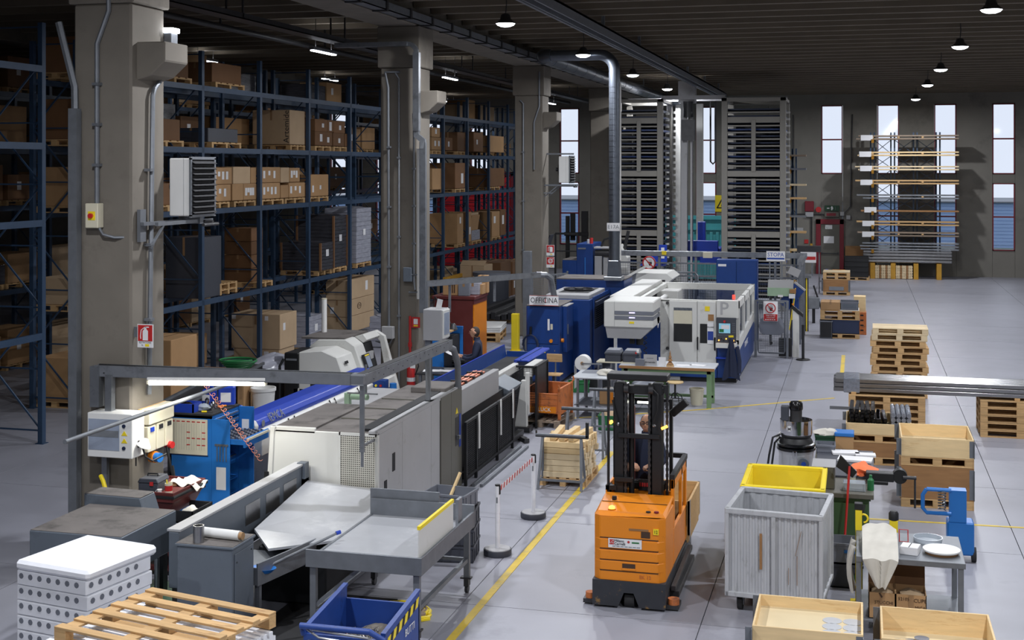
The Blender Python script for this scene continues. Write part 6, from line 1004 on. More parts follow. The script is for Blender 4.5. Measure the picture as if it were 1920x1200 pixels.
t = thing('tower_lift', 'lift mast and blue carriage between the two storage towers', 'lift', (0, 0, 0)); P('mast', t, 'mach_grey', [box(-6.66, -6.42, 51, 51.3, 0, 8.2), box(-6.3, -6.22, 51, 51.3, 0, 8.1)], .006); P('mast_head', t, 'mach_grey', box(-6.75, -6.1, 50.9, 51.4, 7.85, 8.7), .01); P('motor', t, 'dark_steel', [cyl((-6.35, 50.8, 7.3), (-6.35, 50.8, 7.9), .2, 14), box(-6.6, -6.1, 50.7, 51, 6.4, 7.2)], 0, True); P('white_mast', t, 'mach_white', box(-6.78, -6.5, 57, 57.3, 1.5, 8.1), .006)
P('toothed_post', t, 'mach_white', [box(-7.16, -6.96, 53.2, 53.4, 0, 7.9)] + [box(-7.34, -7.16, 53.25, 53.35, .7 + .253 * k, .8 + .253 * k) for k in range(28)]); P('carriage', t, 'blue_cover', [box(-6.6, -5.2, 51.9, 53.2, 1.7, 2.2), box(-6.6, -5.3, 51.7, 51.9, 1.9, 2.5), box(-6.2, -5.9, 52.6, 52.9, 2.2, 3.2), box(-6.0, -5.2, 51.6, 51.75, 1.6, 2.0)], .02); P('carriage_left', t, 'blue_cover', [prism([(-7.9, 1.7), (-6.95, 1.7), (-6.95, 2.25), (-7.3, 2.2)], 48.6, 49.2, 'y'), box(-7.15, -6.85, 48.5, 48.6, 1.8, 2.5)], .01); P('label_plate', t, 'paper', box(-7.06, -6.94, 48.48, 48.5, 2.0, 2.4)); P('chain', t, 'black', [tube([(-5.95, 55, 8.2), (-5.95, 55, 5.6), (-5.85, 55, 5.5), (-5.75, 55, 5.6), (-5.75, 55, 8.2)], .04, 6), tube([(-7.3, 56, 8.2), (-7.3, 56, 5.6), (-7.2, 56, 5.5), (-7.1, 56, 5.6), (-7.1, 56, 8.2)], .04, 6)]); P('cross_tie', t, 'mach_grey', [box(-7.3, -4.9, 50.2, 50.4, 7.95, 8.1), box(-9, -2.7, 52.6, 52.75, 8.0, 8.12)])
t = thing('container', 'teal steel container standing behind the storage towers', 'container', (-6.4, 62.4, 0)); P('shell', t, 'cyan', box(-3, 2.2, 0, 2.2, .1, 3.0))
for k in range(18): P('panel_rib', t, 'cyan', box(-3 + .29 * k, -2.85 + .29 * k, -.06, 0, .2, 2.3), .01)
P('top_rail', t, 'cyan', [box(-3, 2.2, -.08, .05, 2.9, 3.08), box(-3, 2.2, -.08, .05, 2.4, 2.5)]); P('skid', t, 'black', box(-3, 2.2, 0, 2.2, 0, .1))
sg = plate('warning_sign', 'yellow flame warning triangle sign on the back wall between the towers', 'sign', (-6.72, 67.96, 3.5), .8, .85, 0, 'yellow'); P('triangle', sg, 'ink', [bar((-.3, -.014, -.22), (.3, -.014, -.22), .006, .06), bar((-.3, -.014, -.24), (0, -.014, .3), .006, .06), bar((.3, -.014, -.24), (0, -.014, .3), .006, .06)]); P('flame', sg, 'ink', blob((0, -.012, -.06), .08, .006, .13, 2, .3))
# fork lift carriage parked by the window
t = thing('parked_stacker', 'black parked stacker mast in front of the far tall window', 'stacker', (-11.0, 52.0, 0)); P('mast', t, 'black', [box(-.45, -.3, 0, .15, 0, 3.4), box(.2, .45, 0, .2, .0, 3.6), box(-.5, .5, -.02, .0, 2.6, 2.75), box(-.3, -.1, .2, .3, 2.4, 3.5)], .02); P('guard', t, 'dark_steel', [bar((-.8, -.3, 2.7), (.1, -.3, 2.7), .08), bar((-.8, -.3, .4), (-.8, -.3, 2.7), .07), bar((.1, -.3, .4), (.1, -.3, 2.7), .07), bar((-.8, -.3, 2.0), (.1, -.3, 2.0), .05)]); P('body', t, 'black', box(-.8, .6, -.6, .6, .1, .9), .04)
for x in (-.6, .4): P('wheel', t, 'rubber', cyl((x, -.62, .15), (x + .15, -.62, .15), .15, 14), 0, True)
t = thing('ramp_rail', 'dark sloping handrail beside the third column', 'rail', (0, 0, 0)); P('rail', t, 'dark_steel', [bar((-9.5, 41.9, .9), (-9.4, 43.8, 1.5), .06), bar((-9.5, 41.9, .5), (-9.4, 43.8, 1.1), .05)]); P('post', t, 'dark_steel', [bar((-9.5, 41.9, 0), (-9.5, 41.9, .9), .06), bar((-9.4, 43.8, 0), (-9.4, 43.8, 1.5), .06)]); P('deck', t, 'wood_brown', [box(-9.6, -9.3, 42.2, 43.7, .6, .66), box(-9.6, -9.55, 42.2, 42.26, 0, .6), box(-9.35, -9.3, 43.6, 43.7, 0, .6)])
# ---------------------------------------------------------------- middle floor: workbench, trestles, bins
t = thing('workbench', 'long workbench with pale top and green steel legs', 'workbench', (0, 0, 0)); P('top', t, 'table_top', box(-5.25, -3.1, 29.45, 30.35, .86, .9), .004); P('edge', t, 'wood_brown', box(-5.25, -3.1, 29.43, 29.45, .84, .9)); P('apron', t, 'green_leg', box(-5.2, -3.15, 29.5, 29.56, .76, .86), .004)
for x in (-3.28, -5.15):
    for y in (29.5, 30.2): P('leg', t, 'green_leg', box(x, x + .1, y, y + .1, 0, .86), .006)
P('stretcher', t, 'green_leg', [box(-5.1, -3.2, 30.2, 30.26, .12, .18)], .004); P('drawer_block', t, 'green_mach', box(-5.0, -4.2, 29.6, 30.2, .1, .82), .008)
t = thing('stool', 'round wooden stool on black spider legs beside the workbench', 'stool', (-3.98, 29.5, 0)); P('seat', t, 'wood_new', lathe([(0, .54), (.17, .54), (.19, .555), (.19, .575), (.17, .59), (0, .59)], 24), 0, True); P('spindle', t, 'black', cyl((0, 0, .2), (0, 0, .54), .022, 10), 0, True); P('ring', t, 'black', tube(arc((0, 0, .17), .17, 0, 360, 20, 'z')[:-1], .01, 6, True), 0, True)
for k in range(4): P('leg', t, 'black', tube([(.04 * math.cos(k * PI / 2 + .6), .04 * math.sin(k * PI / 2 + .6), .32), (.15 * math.cos(k * PI / 2 + .6), .15 * math.sin(k * PI / 2 + .6), .26), (.24 * math.cos(k * PI / 2 + .6), .24 * math.sin(k * PI / 2 + .6), 0)], .012, 6), 0, True)
t = thing('bucket', 'dirty white bucket under the end of the workbench', 'bucket', (-3.55, 29.95, 0)); P('pail', t, 'beige', lathe([(0, 0), (.13, 0), (.165, .34), (.175, .34), (.175, .37), (.155, .37), (.125, .03), (0, .03)], 22), 0, True); P('handle', t, 'galv', tube(arc((0, -.0, .34), .17, 200, 340, 10, 'y'), .006, 5))
one('notice_board', 'grey board sign with printed brand standing on the workbench', 'sign', 'mach_grey', box(-.15, .15, 0, .02, 0, .25), (-4.55, 29.55, .9)); nb = bpy.data.objects['notice_board']; text('Artemide', .06, 'ink', nb, (0, -.003, .08)); P('small_print', nb, 'ink_grey', [box(-.08 + .04 * k, -.05 + .04 * k, -.003, 0, .165, .18) for k in range(4)])
one('document_stand', 'white upright document beside the grey board sign', 'document', 'paper', box(-.08, .08, 0, .01, 0, .2), (-4.28, 29.56, .9)); t = thing('ornament_tree', 'small golden christmas tree ornament on the workbench', 'ornament', (-4.1, 29.55, .9)); P('tree', t, 'wood_brown', [lathe([(.08 - .02 * k, .05 + .075 * k), (.0, .15 + .075 * k)], 9) for k in range(4)]); P('base', t, 'wood', lathe([(0, 0), (.09, 0), (.08, .04), (.02, .05), (0, .06)], 10))
for k in range(2): one('paper_sheet', ['left', 'right'][k] + ' white sheet lying on the workbench top', 'paper', 'paper', cbox(0, 0, .003, .34, .22, .004), (-3.82 + .3 * k, 29.8 + .1 * k, .9), [6, -12][k])
for k in range(2): t = stack_crate(['left', 'right'][k] + ' grey lidded box on the workbench', (-5.45 + .42 * k, 29.95, .93), 2, .36, .4, .2, 'plastic_grey_dk', 'lidded boxes on the bench', False, 'box'); P('lid', t, 'plastic_grey', prism([(-.19, .2), (.19, .2), (.16, .27), (-.14, .27)], -.2, .2, 'y'), .006)
t = thing('shelf_bridge', 'narrow pale shelf bridge carrying the grey lidded boxes', 'shelf', (-5.2, 29.95, 0)); P('board', t, 'beige', box(-.62, .5, -.22, .22, .9, .93)); P('bracket', t, 'galv', [box(-.6, -.56, -.2, .2, 0, .9), box(-.3, -.26, -.2, .2, 0, .9)])
t = thing('water_bottle', 'clear spray bottle with white cap on the workbench', 'bottle', (-4.85, 29.65, .9)); P('body', t, 'bottle_clear', lathe([(0, 0), (.045, 0), (.045, .18), (.02, .24), (.02, .27), (0, .27)], 16), 0, True); P('cap', t, 'white', cyl((0, 0, .27), (0, 0, .33), .03, 10), 0, True); P('trigger', t, 'red', box(-.06, -.02, -.01, .01, .24, .28)); P('label', t, 'plastic_grey', lathe([(.046, .05), (.047, .05), (.047, .13), (.046, .13)], 16))
one('grey_binder', 'small grey metal box beside the spray bottle', 'box', 'plastic_grey', cbox(0, 0, .08, .2, .06, .15), (-4.78, 29.5, .9)); one('tool_case', 'flat dark tool case with white tag on the workbench', 'case', 'plastic_grey_dk', cbox(0, 0, .04, .24, .16, .07), (-4.62, 29.75, .9), bev=.006)
t = thing('steel_table', 'light steel table with white top and cloth behind the lift truck', 'table', (0, 0, 0)); P('top', t, 'table_top', box(-5.95, -4.95, 27.6, 28.7, .86, .89), .004); P('mat', t, 'plastic_grey', box(-5.85, -5.4, 28.2, 28.65, .89, .895))
for x in (-5.85, -5.05):
    for y in (27.65, 28.6): P('leg', t, 'galv_dull', box(x, x + .05, y, y + .05, 0, .86), .003)
P('shelf', t, 'galv_dull', box(-5.9, -5.0, 27.65, 28.65, .28, .3))
one('cleaning_cloth', 'crumpled white cloth on the steel table', 'cloth', 'cloth_white', blob((0, 0, .05), .2, .12, .08, 17, .45, 20, 10), (-5.25, 28.05, .89), smooth=True); one('cloth_tin', 'yellow lid peeking from under the white cloth', 'lid', 'yellow', lathe([(0, 0), (.06, 0), (.06, .04), (0, .04)], 14), (-5.15, 27.85, .89))
t = thing('paper_roll', 'big white paper roll on a holder left of the workbench', 'roll', (-5.98, 29.0, 0)); P('roll', t, 'white', cyl((-.0, -.12, 1.0), (.0, .12, 1.0), .17, 24), 0, True); P('core', t, 'card', cyl((0, -.14, 1.0), (0, .16, 1.0), .035, 12)); P('axle', t, 'galv', [bar((0, -.16, 1.0), (.45, -.16, 1.0), .03), bar((.0, .17, 1.0), (.0, .17, 0), .03)]); P('hanging_end', t, 'paper', box(-.18, -.175, -.1, .12, .42, .95))
t = thing('slotted_box', 'black slotted grate box on the floor below the paper roll', 'box', (-6.15, 31.75, 0)); P('box', t, 'black', box(-.35, .4, -.3, .3, 0, .36), .01)
for k in range(9): P('slat', t, 'white', rot(box(-.3 + .08 * k, -.27 + .08 * k, -.28, .28, .36, .37), 8, 'Z'))
t = stack_crate('dark green open crate on the floor before the blue cabinets', (-6.5, 31.0, 0), 10, .5, .36, .24, 'plastic_green', None, False)
# orange tipping box on pallet
pallet('grey weathered pallet under the orange steel bin', (-6.32, 27.05, 0), 84, 1.1, .8, True, 'wood_grey')
t = thing('steel_bin', 'rusty orange steel bin with stencilled name on a pallet', 'bin', (-6.33, 27.05, .146), -4); 
P('side', t, 'orange_rust', [box(-.38, -.34, -.42, .5, .1, .6)], .004); P('side', t, 'orange_rust', box(.34, .38, -.42, .5, .1, .62), .004); P('back', t, 'orange_rust', box(-.38, .38, .46, .5, .1, .62), .004); P('front', t, 'orange_rust', box(-.38, .38, -.42, -.38, .16, .54), .004); P('floor_plate', t, 'orange_rust', box(-.36, .36, -.4, .48, .12, .15)); P('name_plate', t, 'orange', box(-.36, .3, -.43, -.42, .14, .27)); text('BLUCK', .11, 'paper', t, (.02, -.433, .205))
for z in (.3, .42, .52): P('swage', t, 'orange_rust', box(-.36, .32, -.432, -.42, z, z + .02), .004)
for x in (-.38, .34):
    for y in (-.44, .46): P('corner_post', t, 'orange_rust', box(x, x + .06, y, y + .06, 0, .66), .006)
P('hook', t, 'orange_rust', [tube([(.36, -.44, .6), (.4, -.5, .66), (.38, -.5, .74)], .02, 6), tube([(.36, .48, .62), (.42, .5, .72), (.4, .5, .78)], .02, 6)]); P('rim', t, 'orange_rust', [bar((-.36, -.4, .62), (-.36, .5, .62), .05, .03), bar((.36, -.4, .63), (.36, .5, .63), .05, .03), bar((-.36, .48, .63), (.36, .48, .63), .05, .03)]); P('scale', t, 'orange', blob((0, .05, .2), .3, .38, .08, 3, .3), 0, True)
# trestles and timber
def trestle(label, loc, rz=0, L=.86, H=.9, horn=False):
    t = thing('trestle', label, 'trestle', loc, rz, 'steel trestles')
    P('beam', t, 'galv_dull', box(-L / 2 - .02, L / 2 + .02, -.025, .025, H - .05, H), .004); P('beam_cap', t, 'dark_steel', box(-L / 2 - .02, L / 2 + .02, -.027, .027, H - .055, H - .03))
    for s in (-1, 1):
        for q in (-1, 1): P('leg', t, 'galv_dull', bar((s * (L / 2 - .1), 0, H - .05), (s * (L / 2 - .06), q * .18, 0), .04))
        P('foot_tie', t, 'galv_dull', bar((s * (L / 2 - .07), -.15, .14), (s * (L / 2 - .07), .15, .14), .035))
    P('long_tie', t, 'galv_dull', bar((-L / 2 + .07, -.16, .16), (L / 2 - .07, -.16, .16), .035))
    if horn: P('horn', t, 'black', [box(L / 2 - .02, L / 2 + .03, -.025, .025, H - .05, H + .22), box(-L / 2 - .02, -L / 2, -.02, .02, H, H + .05)])
    return t
trestle('near steel trestle standing over the stacked timber', (-4.82, 21.6, 0), 0, .86, .9, True); trestle('middle steel trestle behind the stacked timber', (-4.93, 24.1, 0), 0, .86, .9); trestle('rear steel trestle near the steel table', (-4.85, 26.3, 0), 0, .86, .9)
pallet('pallet under the stacked timber', (-4.83, 22.25, 0), 90, 1.1, .8, True, 'wood')
t = thing('timber_stack', 'stack of pale timber battens on a pallet between trestles', 'timber', (-4.83, 22.25, .146))
for k in range(6):
    for i in range(9):
        L = .74 + RNG.uniform(-.05, .04); P('batten', t, 'wood_new' if k > 3 else 'wood_pale', box(-L / 2, L / 2, -.052, .052, 0, .095), .004, loc=(RNG.uniform(-.03, .03), -.48 + .12 * i + RNG.uniform(-.008, .008), .1 * k), rz=RNG.uniform(-1.2, 1.2))
for k, (x, lb) in enumerate(((-.22, 'leftmost'), (.0, 'middle'), (.2, 'rightmost'))): one('timber_batten', lb + ' loose batten lying on top of the timber stack', 'batten', 'wood_new', box(-.05, .05, -.5, .5, 0, .08), (-4.83 + x, 22.3 - .02 * k, .746), [3, -4, -8][k], .004)
# green box and carton under the rear table
stack_crate('green plastic box with scraps under the rear trestle', (-4.86, 26.75, 0), 4, .62, .4, .3, 'plastic_green', None, False); one('scrap_heap', 'scraps heaped in the green plastic box', 'scraps', 'card_pale', blob((0, 0, .2), .26, .15, .12, 6, .4), (-4.86, 26.75, .04), smooth=True)
o = carton('open carton with orange print and rags on the table shelf', -5.02, 27.8, .3, .36, .34, .28, 'card'); P('print', o, 'orange', box(.06, .17, -.174, -.17, .04, .26)); P('rags', o, 'cloth_white', blob((0, 0, .3), .15, .13, .05, 2, .4), 0, True)
one('dark_cloth', 'grey dust sheet heaped on the green drawer block', 'cloth', 'plastic_grey', blob((0, 0, .12), .3, .22, .16, 31, .5, 20, 10), (-4.55, 28.9, .42), smooth=True); one('cloth_stand', 'low steel stand under the grey dust sheet', 'stand', 'galv_dull', [box(-.4, .4, -.25, .25, .38, .42), box(-.38, -.34, -.22, -.18, 0, .38), box(.34, .38, -.22, -.18, 0, .38), box(-.38, -.34, .18, .22, 0, .38), box(.34, .38, .18, .22, 0, .38)], (-4.55, 28.9, 0))
# barrier posts
def stan(label, x, y):
    t = thing('barrier_post', label, 'barrier post', (x, y, 0), 0, 'white barrier posts'); P('base', t, 'plastic_grey_dk', lathe([(0, 0), (.19, 0), (.196, .02), (.196, .075), (.19, .085), (0, .085)], 32), 0, True); P('base_top', t, 'mach_grey', lathe([(0, .086), (.18, .086), (.175, .094), (0, .094)], 32)); P('pole', t, 'foam', cyl((0, 0, .085), (0, 0, .96), .033, 16), 0, True); P('cap', t, 'black', [cyl((0, 0, .955), (0, 0, .975), .036, 14), box(.02, .04, -.02, .02, .84, .96)]); P('sticker', t, 'ink_grey', box(-.012, .01, -.033, -.031, .72, .8)); return t
stan('nearer white barrier post on a round weighted base', -4.86, 17.68); stan('farther white barrier post beside the timber trestle', -4.84, 19.68)
t = thing('barrier_tape', 'red and white striped tape stretched between the barrier posts', 'tape', (0, 0, 0))
for k in range(26):
    a = 17.72 + (19.64 - 17.72) * k / 26; b = a + 1.92 / 26; P('stripe', t, 'red' if k % 2 else 'paper', prism([(a, .86), (b, .86), (b + .03, .93), (a + .03, .93)], -4.853, -4.849, 'x'))

# ---------------------------------------------------------------- order picker truck
TX, TY = -2.71, 15.9
t = thing('order_picker', 'orange order picker truck with black mast and driver platform', 'lift truck', (TX, TY, 0))
oct_ = [(-.44, .07), (-.36, 0), (.36, 0), (.44, .07), (.44, .78), (-.44, .78)]
P('body', t, 'orange', prism(oct_, .33, 1.12, 'z'), .012); P('bonnet', t, 'orange', ([(-.44, .07, 1.12), (-.36, 0, 1.12), (.36, 0, 1.12), (.44, .07, 1.12), (.44, .78, 1.2), (-.44, .78, 1.2), (-.40, .1, 1.16), (.40, .1, 1.16), (.43, .78, 1.22), (-.43, .78, 1.22)], [(0, 1, 2, 3, 7, 6), (6, 7, 8, 9), (3, 4, 8, 7), (0, 6, 9, 5), (4, 5, 9, 8)]))
for k, z in enumerate((.45, .58, .715, .85)): P('groove', t, 'ink_brown', prism([(-.425, .065), (-.352, -.004), (.352, -.004), (.425, .065), (.42, .08), (.35, .02), (-.35, .02), (-.42, .08)], z, z + .012, 'z'))
for k, z in enumerate((.462, .592, .727)): P('panel_band', t, 'orange', prism([(-.43, .06), (-.352, -.012), (.352, -.012), (.43, .06), (.42, .1), (-.42, .1)], z, z + .115, 'z'), .008)
P('bonnet_seam', t, 'ink_brown', box(-.41, .41, .42, .428, 1.19, 1.196)); d = P('grip_recess', t, 'ink_brown', box(-.08, .08, -.016, -.008, .5, .555)); P('grip_lip', d, 'orange', box(-.085, .085, -.022, -.006, .475, .5), .003)
P('skirt', t, 'scuffed_black', [prism([(-.45, .0), (-.1, .0), (-.18, -.0), (-.45, 0)], .0, .1, 'z') if False else ([(-.45, -.02, .03), (-.13, -.02, .03), (-.06, -.02, .2), (.06, -.02, .2), (.13, -.02, .03), (.45, -.02, .03), (.45, -.02, .34), (-.45, -.02, .34), (-.45, .9, .03), (-.13, .9, .03), (-.06, .9, .2), (.06, .9, .2), (.13, .9, .03), (.45, .9, .03), (.45, .9, .34), (-.45, .9, .34)], [(0, 1, 2, 7), (2, 3, 6, 7), (3, 4, 5, 6), (8, 15, 10, 9), (10, 15, 14, 11), (11, 14, 13, 12), (0, 7, 15, 8), (5, 13, 14, 6), (0, 8, 9, 1), (1, 9, 10, 2), (2, 10, 11, 3), (3, 11, 12, 4), (4, 12, 13, 5), (6, 14, 15, 7)])]); P('drive_wheel', t, 'rubber', cyl((-.06, .1, .09), (.06, .1, .09), .09, 16), 0, True)
P('name_board', t, 'paper', box(-.25, .16, -.026, -.012, .745, .855)); d = bpy.data.objects.get('name_board'); P('logo', t, 'red', [box(-.235, -.18, -.03, -.026, .785, .845)]); text('LC', .05, 'paper', t, (-.207, -.032, .815)); text('Milano', .045, 'ink', t, (-.115, -.03, .832)); text('Carrelli', .045, 'ink', t, (-.108, -.03, .795)); P('logo_dot', t, 'red', cyl((.0, -.03, .825), (.0, -.026, .825), .015, 12)); P('green_mark', t, 'plastic_green', box(.04, .13, -.03, -.026, .812, .828)); P('small_print', t, 'ink_grey', [box(-.2 + .05 * k, -.16 + .05 * k, -.029, -.026, .76, .768) for k in range(7)])
P('number_plate', t, 'yellow', box(.3, .365, -.014, .0, .93, 1.0)); text('12', .055, 'ink', t, (.332, -.018, .964), sx=.85); P('worn_label', t, 'wood_brown', box(.0, .24, -.006, 0, .96, .985)); P('faded_sticker', t, 'ink_brown', box(.15, .26, -.006, 0, .88, .955)); text('EK 12', .06, 'orange_rust', t, (.2, -.005, .4))
P('beacon', t, 'amber', lathe([(.04, 0), (.035, .03), (.0, .045)], 16, (-.24, .16, 1.17)), 0, True); P('beacon_ring', t, 'orange', cyl((-.24, .16, 1.165), (-.24, .16, 1.175), .05, 16)); P('cap', t, 'ink', [cyl((-.27, .5, 1.2), (-.27, .5, 1.24), .03, 10), cyl((.22, .12, 1.165), (.22, .12, 1.175), .03, 12)]); P('red_cap', t, 'red_frame', cyl((.32, .12, 1.165), (.32, .12, 1.18), .03, 12))
P('chassis', t, 'dark_steel', [box(-.44, .44, .78, 2.6, .05, .3)], .01); P('side_step', t, 'dark_steel', [box(.44, .56, .4, 2.0, .06, .14), bar((.5, .3, .2), (.5, 2.0, .24), .06)], .006); P('guide_roller', t, 'orange_rust', cyl((.53, .12, .06), (.53, .12, .14), .07, 14), 0, True); P('guide_roller', t, 'orange_rust', cyl((-.5, .12, .06), (-.5, .12, .14), .06, 14), 0, True); P('roller_arm', t, 'dark_steel', box(.4, .6, .05, .3, .02, .07)); P('roller_arm', t, 'dark_steel', box(-.58, -.4, .05, .3, .02, .07))
# mast
for x, w_ in ((-.33, .12), (.155, .13)): P('mast_rail', t, 'black', box(x, x + w_, .82, 1.0, .9, 2.62), .008)
for x in (-.2, .118): P('inner_rail', t, 'black_gloss', box(x - .015, x + .025, .9, 1.06, .5, 2.6), .006)
P('mast_top', t, 'black', box(-.42, .36, .78, 1.06, 2.66, 2.74), .01); P('mast_head', t, 'black', box(-.34, .3, .84, 1.0, 2.48, 2.58), .01); P('mast_cross', t, 'black', box(-.28, .26, .78, .84, 1.92, 1.98), .008); P('mast_brace', t, 'black', box(-.32, -.08, .76, .8, 1.36, 1.42), .006); P('gusset', t, 'black', prism([(.26, 2.6), (.36, 2.6), (.36, 2.42)], .86, .92, 'y')); P('left_bar', t, 'black', box(-.42, -.395, .8, .86, 1.05, 2.7)); P('left_bar_clip', t, 'black', box(-.44, -.3, .8, .86, 1.24, 1.3))
P('lift_cylinder', t, 'black', cyl((-.125, .95, .4), (-.125, .95, 2.5), .035, 12), 0, True)
ck = box(-.012, .012, -.02, .02, -.018, .018)
for x in (-.185, .122, .33):
    for k in range(38): P('chain_link', t, 'dark_steel', ck if k % 2 else box(-.018, .018, -.012, .012, -.02, .02), key='link%d' % (k % 2), loc=(x, .84 if x < .2 else .98, 1.2 + k * .038))
P('hose', t, 'black', [tube([(.12, .8, 2.5), (.16, .78, 2.58), (.24, .78, 2.5), (.23, .78, 2.3), (.18, .78, 2.15)], .012, 6)], 0, True); P('hose', t, 'black', tube([(-.35, .8, 2.4), (-.3, .78, 2.2), (-.28, .78, 2.08)], .01, 6), 0, True); P('hose_fitting', t, 'steel', blob((-.27, .77, 2.1), .018, .015, .025, 2, .2)); P('hose_fitting', t, 'steel', blob((.19, .77, 2.1), .022, .015, .02, 4, .2)); P('pulley', t, 'dark_steel', cyl((-.2, .82, 2.55), (-.14, .82, 2.55), .06, 14), 0, True); P('pulley', t, 'dark_steel', cyl((.12, .82, 2.55), (.18, .82, 2.55), .06, 14), 0, True)
P('cab_light', t, 'tube_lit', box(-.1, .1, 1.25, 1.3, 2.29, 2.32)); P('cab_light_bar', t, 'black', [box(-.42, .36, 1.24, 1.32, 2.32, 2.36), box(-.42, -.38, 1.24, 1.32, .4, 2.32), box(.32, .36, 1.24, 1.32, .4, 2.32)]); P('work_light', t, 'amber', [cyl((-.38, .9, 2.1), (-.38, .84, 2.1), .022, 10)]); P('work_light', t, 'amber', rot(box(.28, .36, .8, .84, 2.06, 2.09), -25, 'Y', (.32, .82, 2.07)))
P('manual_wallet', t, 'paper', box(-.12, .14, 1.02, 1.1, 2.62, 2.66)); P('red_post', t, 'maroon', box(-.23, -.18, 1.5, 1.56, .5, 2.2))
P('cab_side', t, 'orange', [box(.4, .44, .8, 2.1, .34, .8), box(.4, .44, .8, .9, .8, 1.42), box(.4, .44, 1.55, 1.65, .8, 1.42), box(.4, .44, .8, 2.1, 1.3, 1.42), box(.4, .44, 2.0, 2.1, .5, 1.42)], .006); P('cab_side', t, 'orange', [box(-.44, -.4, .8, 2.1, .34, 1.3)], .006); P('cab_rail', t, 'black', [bar((.42, .8, 1.45), (.42, 2.1, 1.45), .06), bar((-.4, 2.1, 1.45), (.42, 2.1, 1.45), .06)]); P('cab_front', t, 'orange', [box(-.4, .4, 1.08, 1.14, .4, 1.2)], .006); P('platform', t, 'dark_steel', box(-.42, .42, 1.1, 2.1, .3, .36)); P('console', t, 'black', box(-.15, .3, 1.1, 1.26, 1.2, 1.3), .02); P('red_lettering_plate', t, 'black', box(-.05, .12, 1.05, 1.08, 1.2, 1.34)); P('red_marks', t, 'ink_red', [box(-.04 + .03 * k, -.018 + .03 * k, 1.044, 1.05, 1.25, 1.3) for k in range(5)])
P('fork', t, 'dark_steel', [box(-.3, -.18, 2.1, 3.4, .2, .26), box(.18, .3, 2.1, 3.4, .2, .26)]); P('load_wheel', t, 'rubber', [cyl((-.3, 2.5, .06), (-.2, 2.5, .06), .06, 12), cyl((.2, 2.5, .06), (.3, 2.5, .06), .06, 12)], 0, True); P('left_arm', t, 'black', [bar((-.46, .95, .9), (-.4, .9, 1.3), .06), blob((.62, 1.3, 2.1), .12, .1, .03, 3, .1)] if False else [bar((-.46, .95, .9), (-.4, .9, 1.3), .06)]); P('mirror_arm', t, 'black', [bar((.36, 1.2, 2.18), (.56, 1.15, 2.36), .06, .1)], .01)
t = thing('wooden_box', 'plywood box carried on the forks of the order picker', 'box', (TX + .06, TY + 2.7, .265)); P('panel', t, 'wood', [box(-.42, .42, -.6, -.57, .1, .56)]); P('panel', t, 'wood', box(-.42, .42, .57, .6, .1, .56)); P('panel', t, 'wood', box(-.42, -.39, -.6, .6, .1, .56)); P('panel', t, 'wood', box(.39, .42, -.6, .6, .1, .56)); P('floor_board', t, 'ply', box(-.4, .4, -.58, .58, .1, .12)); P('skid', t, 'wood', [box(-.4, -.3, -.6, .6, 0, .1), box(.3, .4, -.6, .6, 0, .1), box(-.05, .05, -.6, .6, 0, .1)]); P('corner_strip', t, 'galv', [box(.42, .425, -.62, -.55, 0, .58)])

# ---------------------------------------------------------------- people
def ico_head(c, s, yaw, pitch=0):
    # a modelled head: skull, jaw, brow, nose, ears
    v = []; f = []; n = 28; m = 20
    for i in range(m + 1):
        a = PI * i / m - PI / 2
        for k in range(n):
            tt = 2 * PI * k / n
            x = math.cos(a) * math.sin(tt); y = -math.cos(a) * math.cos(tt); z = math.sin(a)
            X = .075 * x; Y = .097 * y; Z = .118 * z
            if z < 0: X *= 1 + .28 * z; Y *= (1 + .12 * z) if y < 0 else (1 + .3 * z)
            fr = max(0, -y) ** 3
            Y -= .010 * math.exp(-((z + .85) / .22) ** 2) * fr
            Y -= .006 * math.exp(-((z - .2) / .12) ** 2) * fr
            Y += .007 * math.exp(-((z - .02) / .1) ** 2) * fr * min(1, abs(x) * 4)
            Y -= .026 * math.exp(-((z + .18) / .16) ** 2) * math.exp(-(x / .13) ** 2) * (1 if y < 0 else 0)
            Y -= .006 * math.exp(-((z + .5) / .08) ** 2) * math.exp(-(x / .3) ** 2) * (1 if y < 0 else 0)
            if abs(x) > .9 and abs(z + .05) < .28: X += math.copysign(.016, x)
            v.append((X, Y, Z))
    for i in range(m):
        for k in range(n): f.append((i * n + k, i * n + (k + 1) % n, (i + 1) * n + (k + 1) % n, (i + 1) * n + k))
    return tf((v, f), Matrix.Translation(c) @ Matrix.Rotation(yaw, 4, 'Z') @ Matrix.Rotation(pitch, 4, 'X') @ Matrix.Scale(s, 4))
def skin_mesh(joints, edges, root, sub=2):
    names = list(joints); me = bpy.data.meshes.new('sk'); me.from_pydata([joints[n][:3] for n in names], [(names.index(a), names.index(b)) for a, b in edges], [])
    o = bpy.data.objects.new('sk', me); COL.objects.link(o)
    md = o.modifiers.new('s', 'SKIN'); md.use_smooth_shade = True
    for i, n in enumerate(names):
        d = me.skin_vertices[0].data[i]; r = joints[n][3]; d.radius = r if isinstance(r, tuple) else (r, r); d.use_root = (n == root)
    ss = o.modifiers.new('u', 'SUBSURF'); ss.levels = sub; ss.render_levels = sub
    dg = bpy.context.evaluated_depsgraph_get(); m2 = bpy.data.meshes.new_from_object(o.evaluated_get(dg))
    s = ([tuple(q.co) for q in m2.vertices], [tuple(p.vertices) for p in m2.polygons])
    bpy.data.objects.remove(o); bpy.data.meshes.remove(me); bpy.data.meshes.remove(m2)
    return s
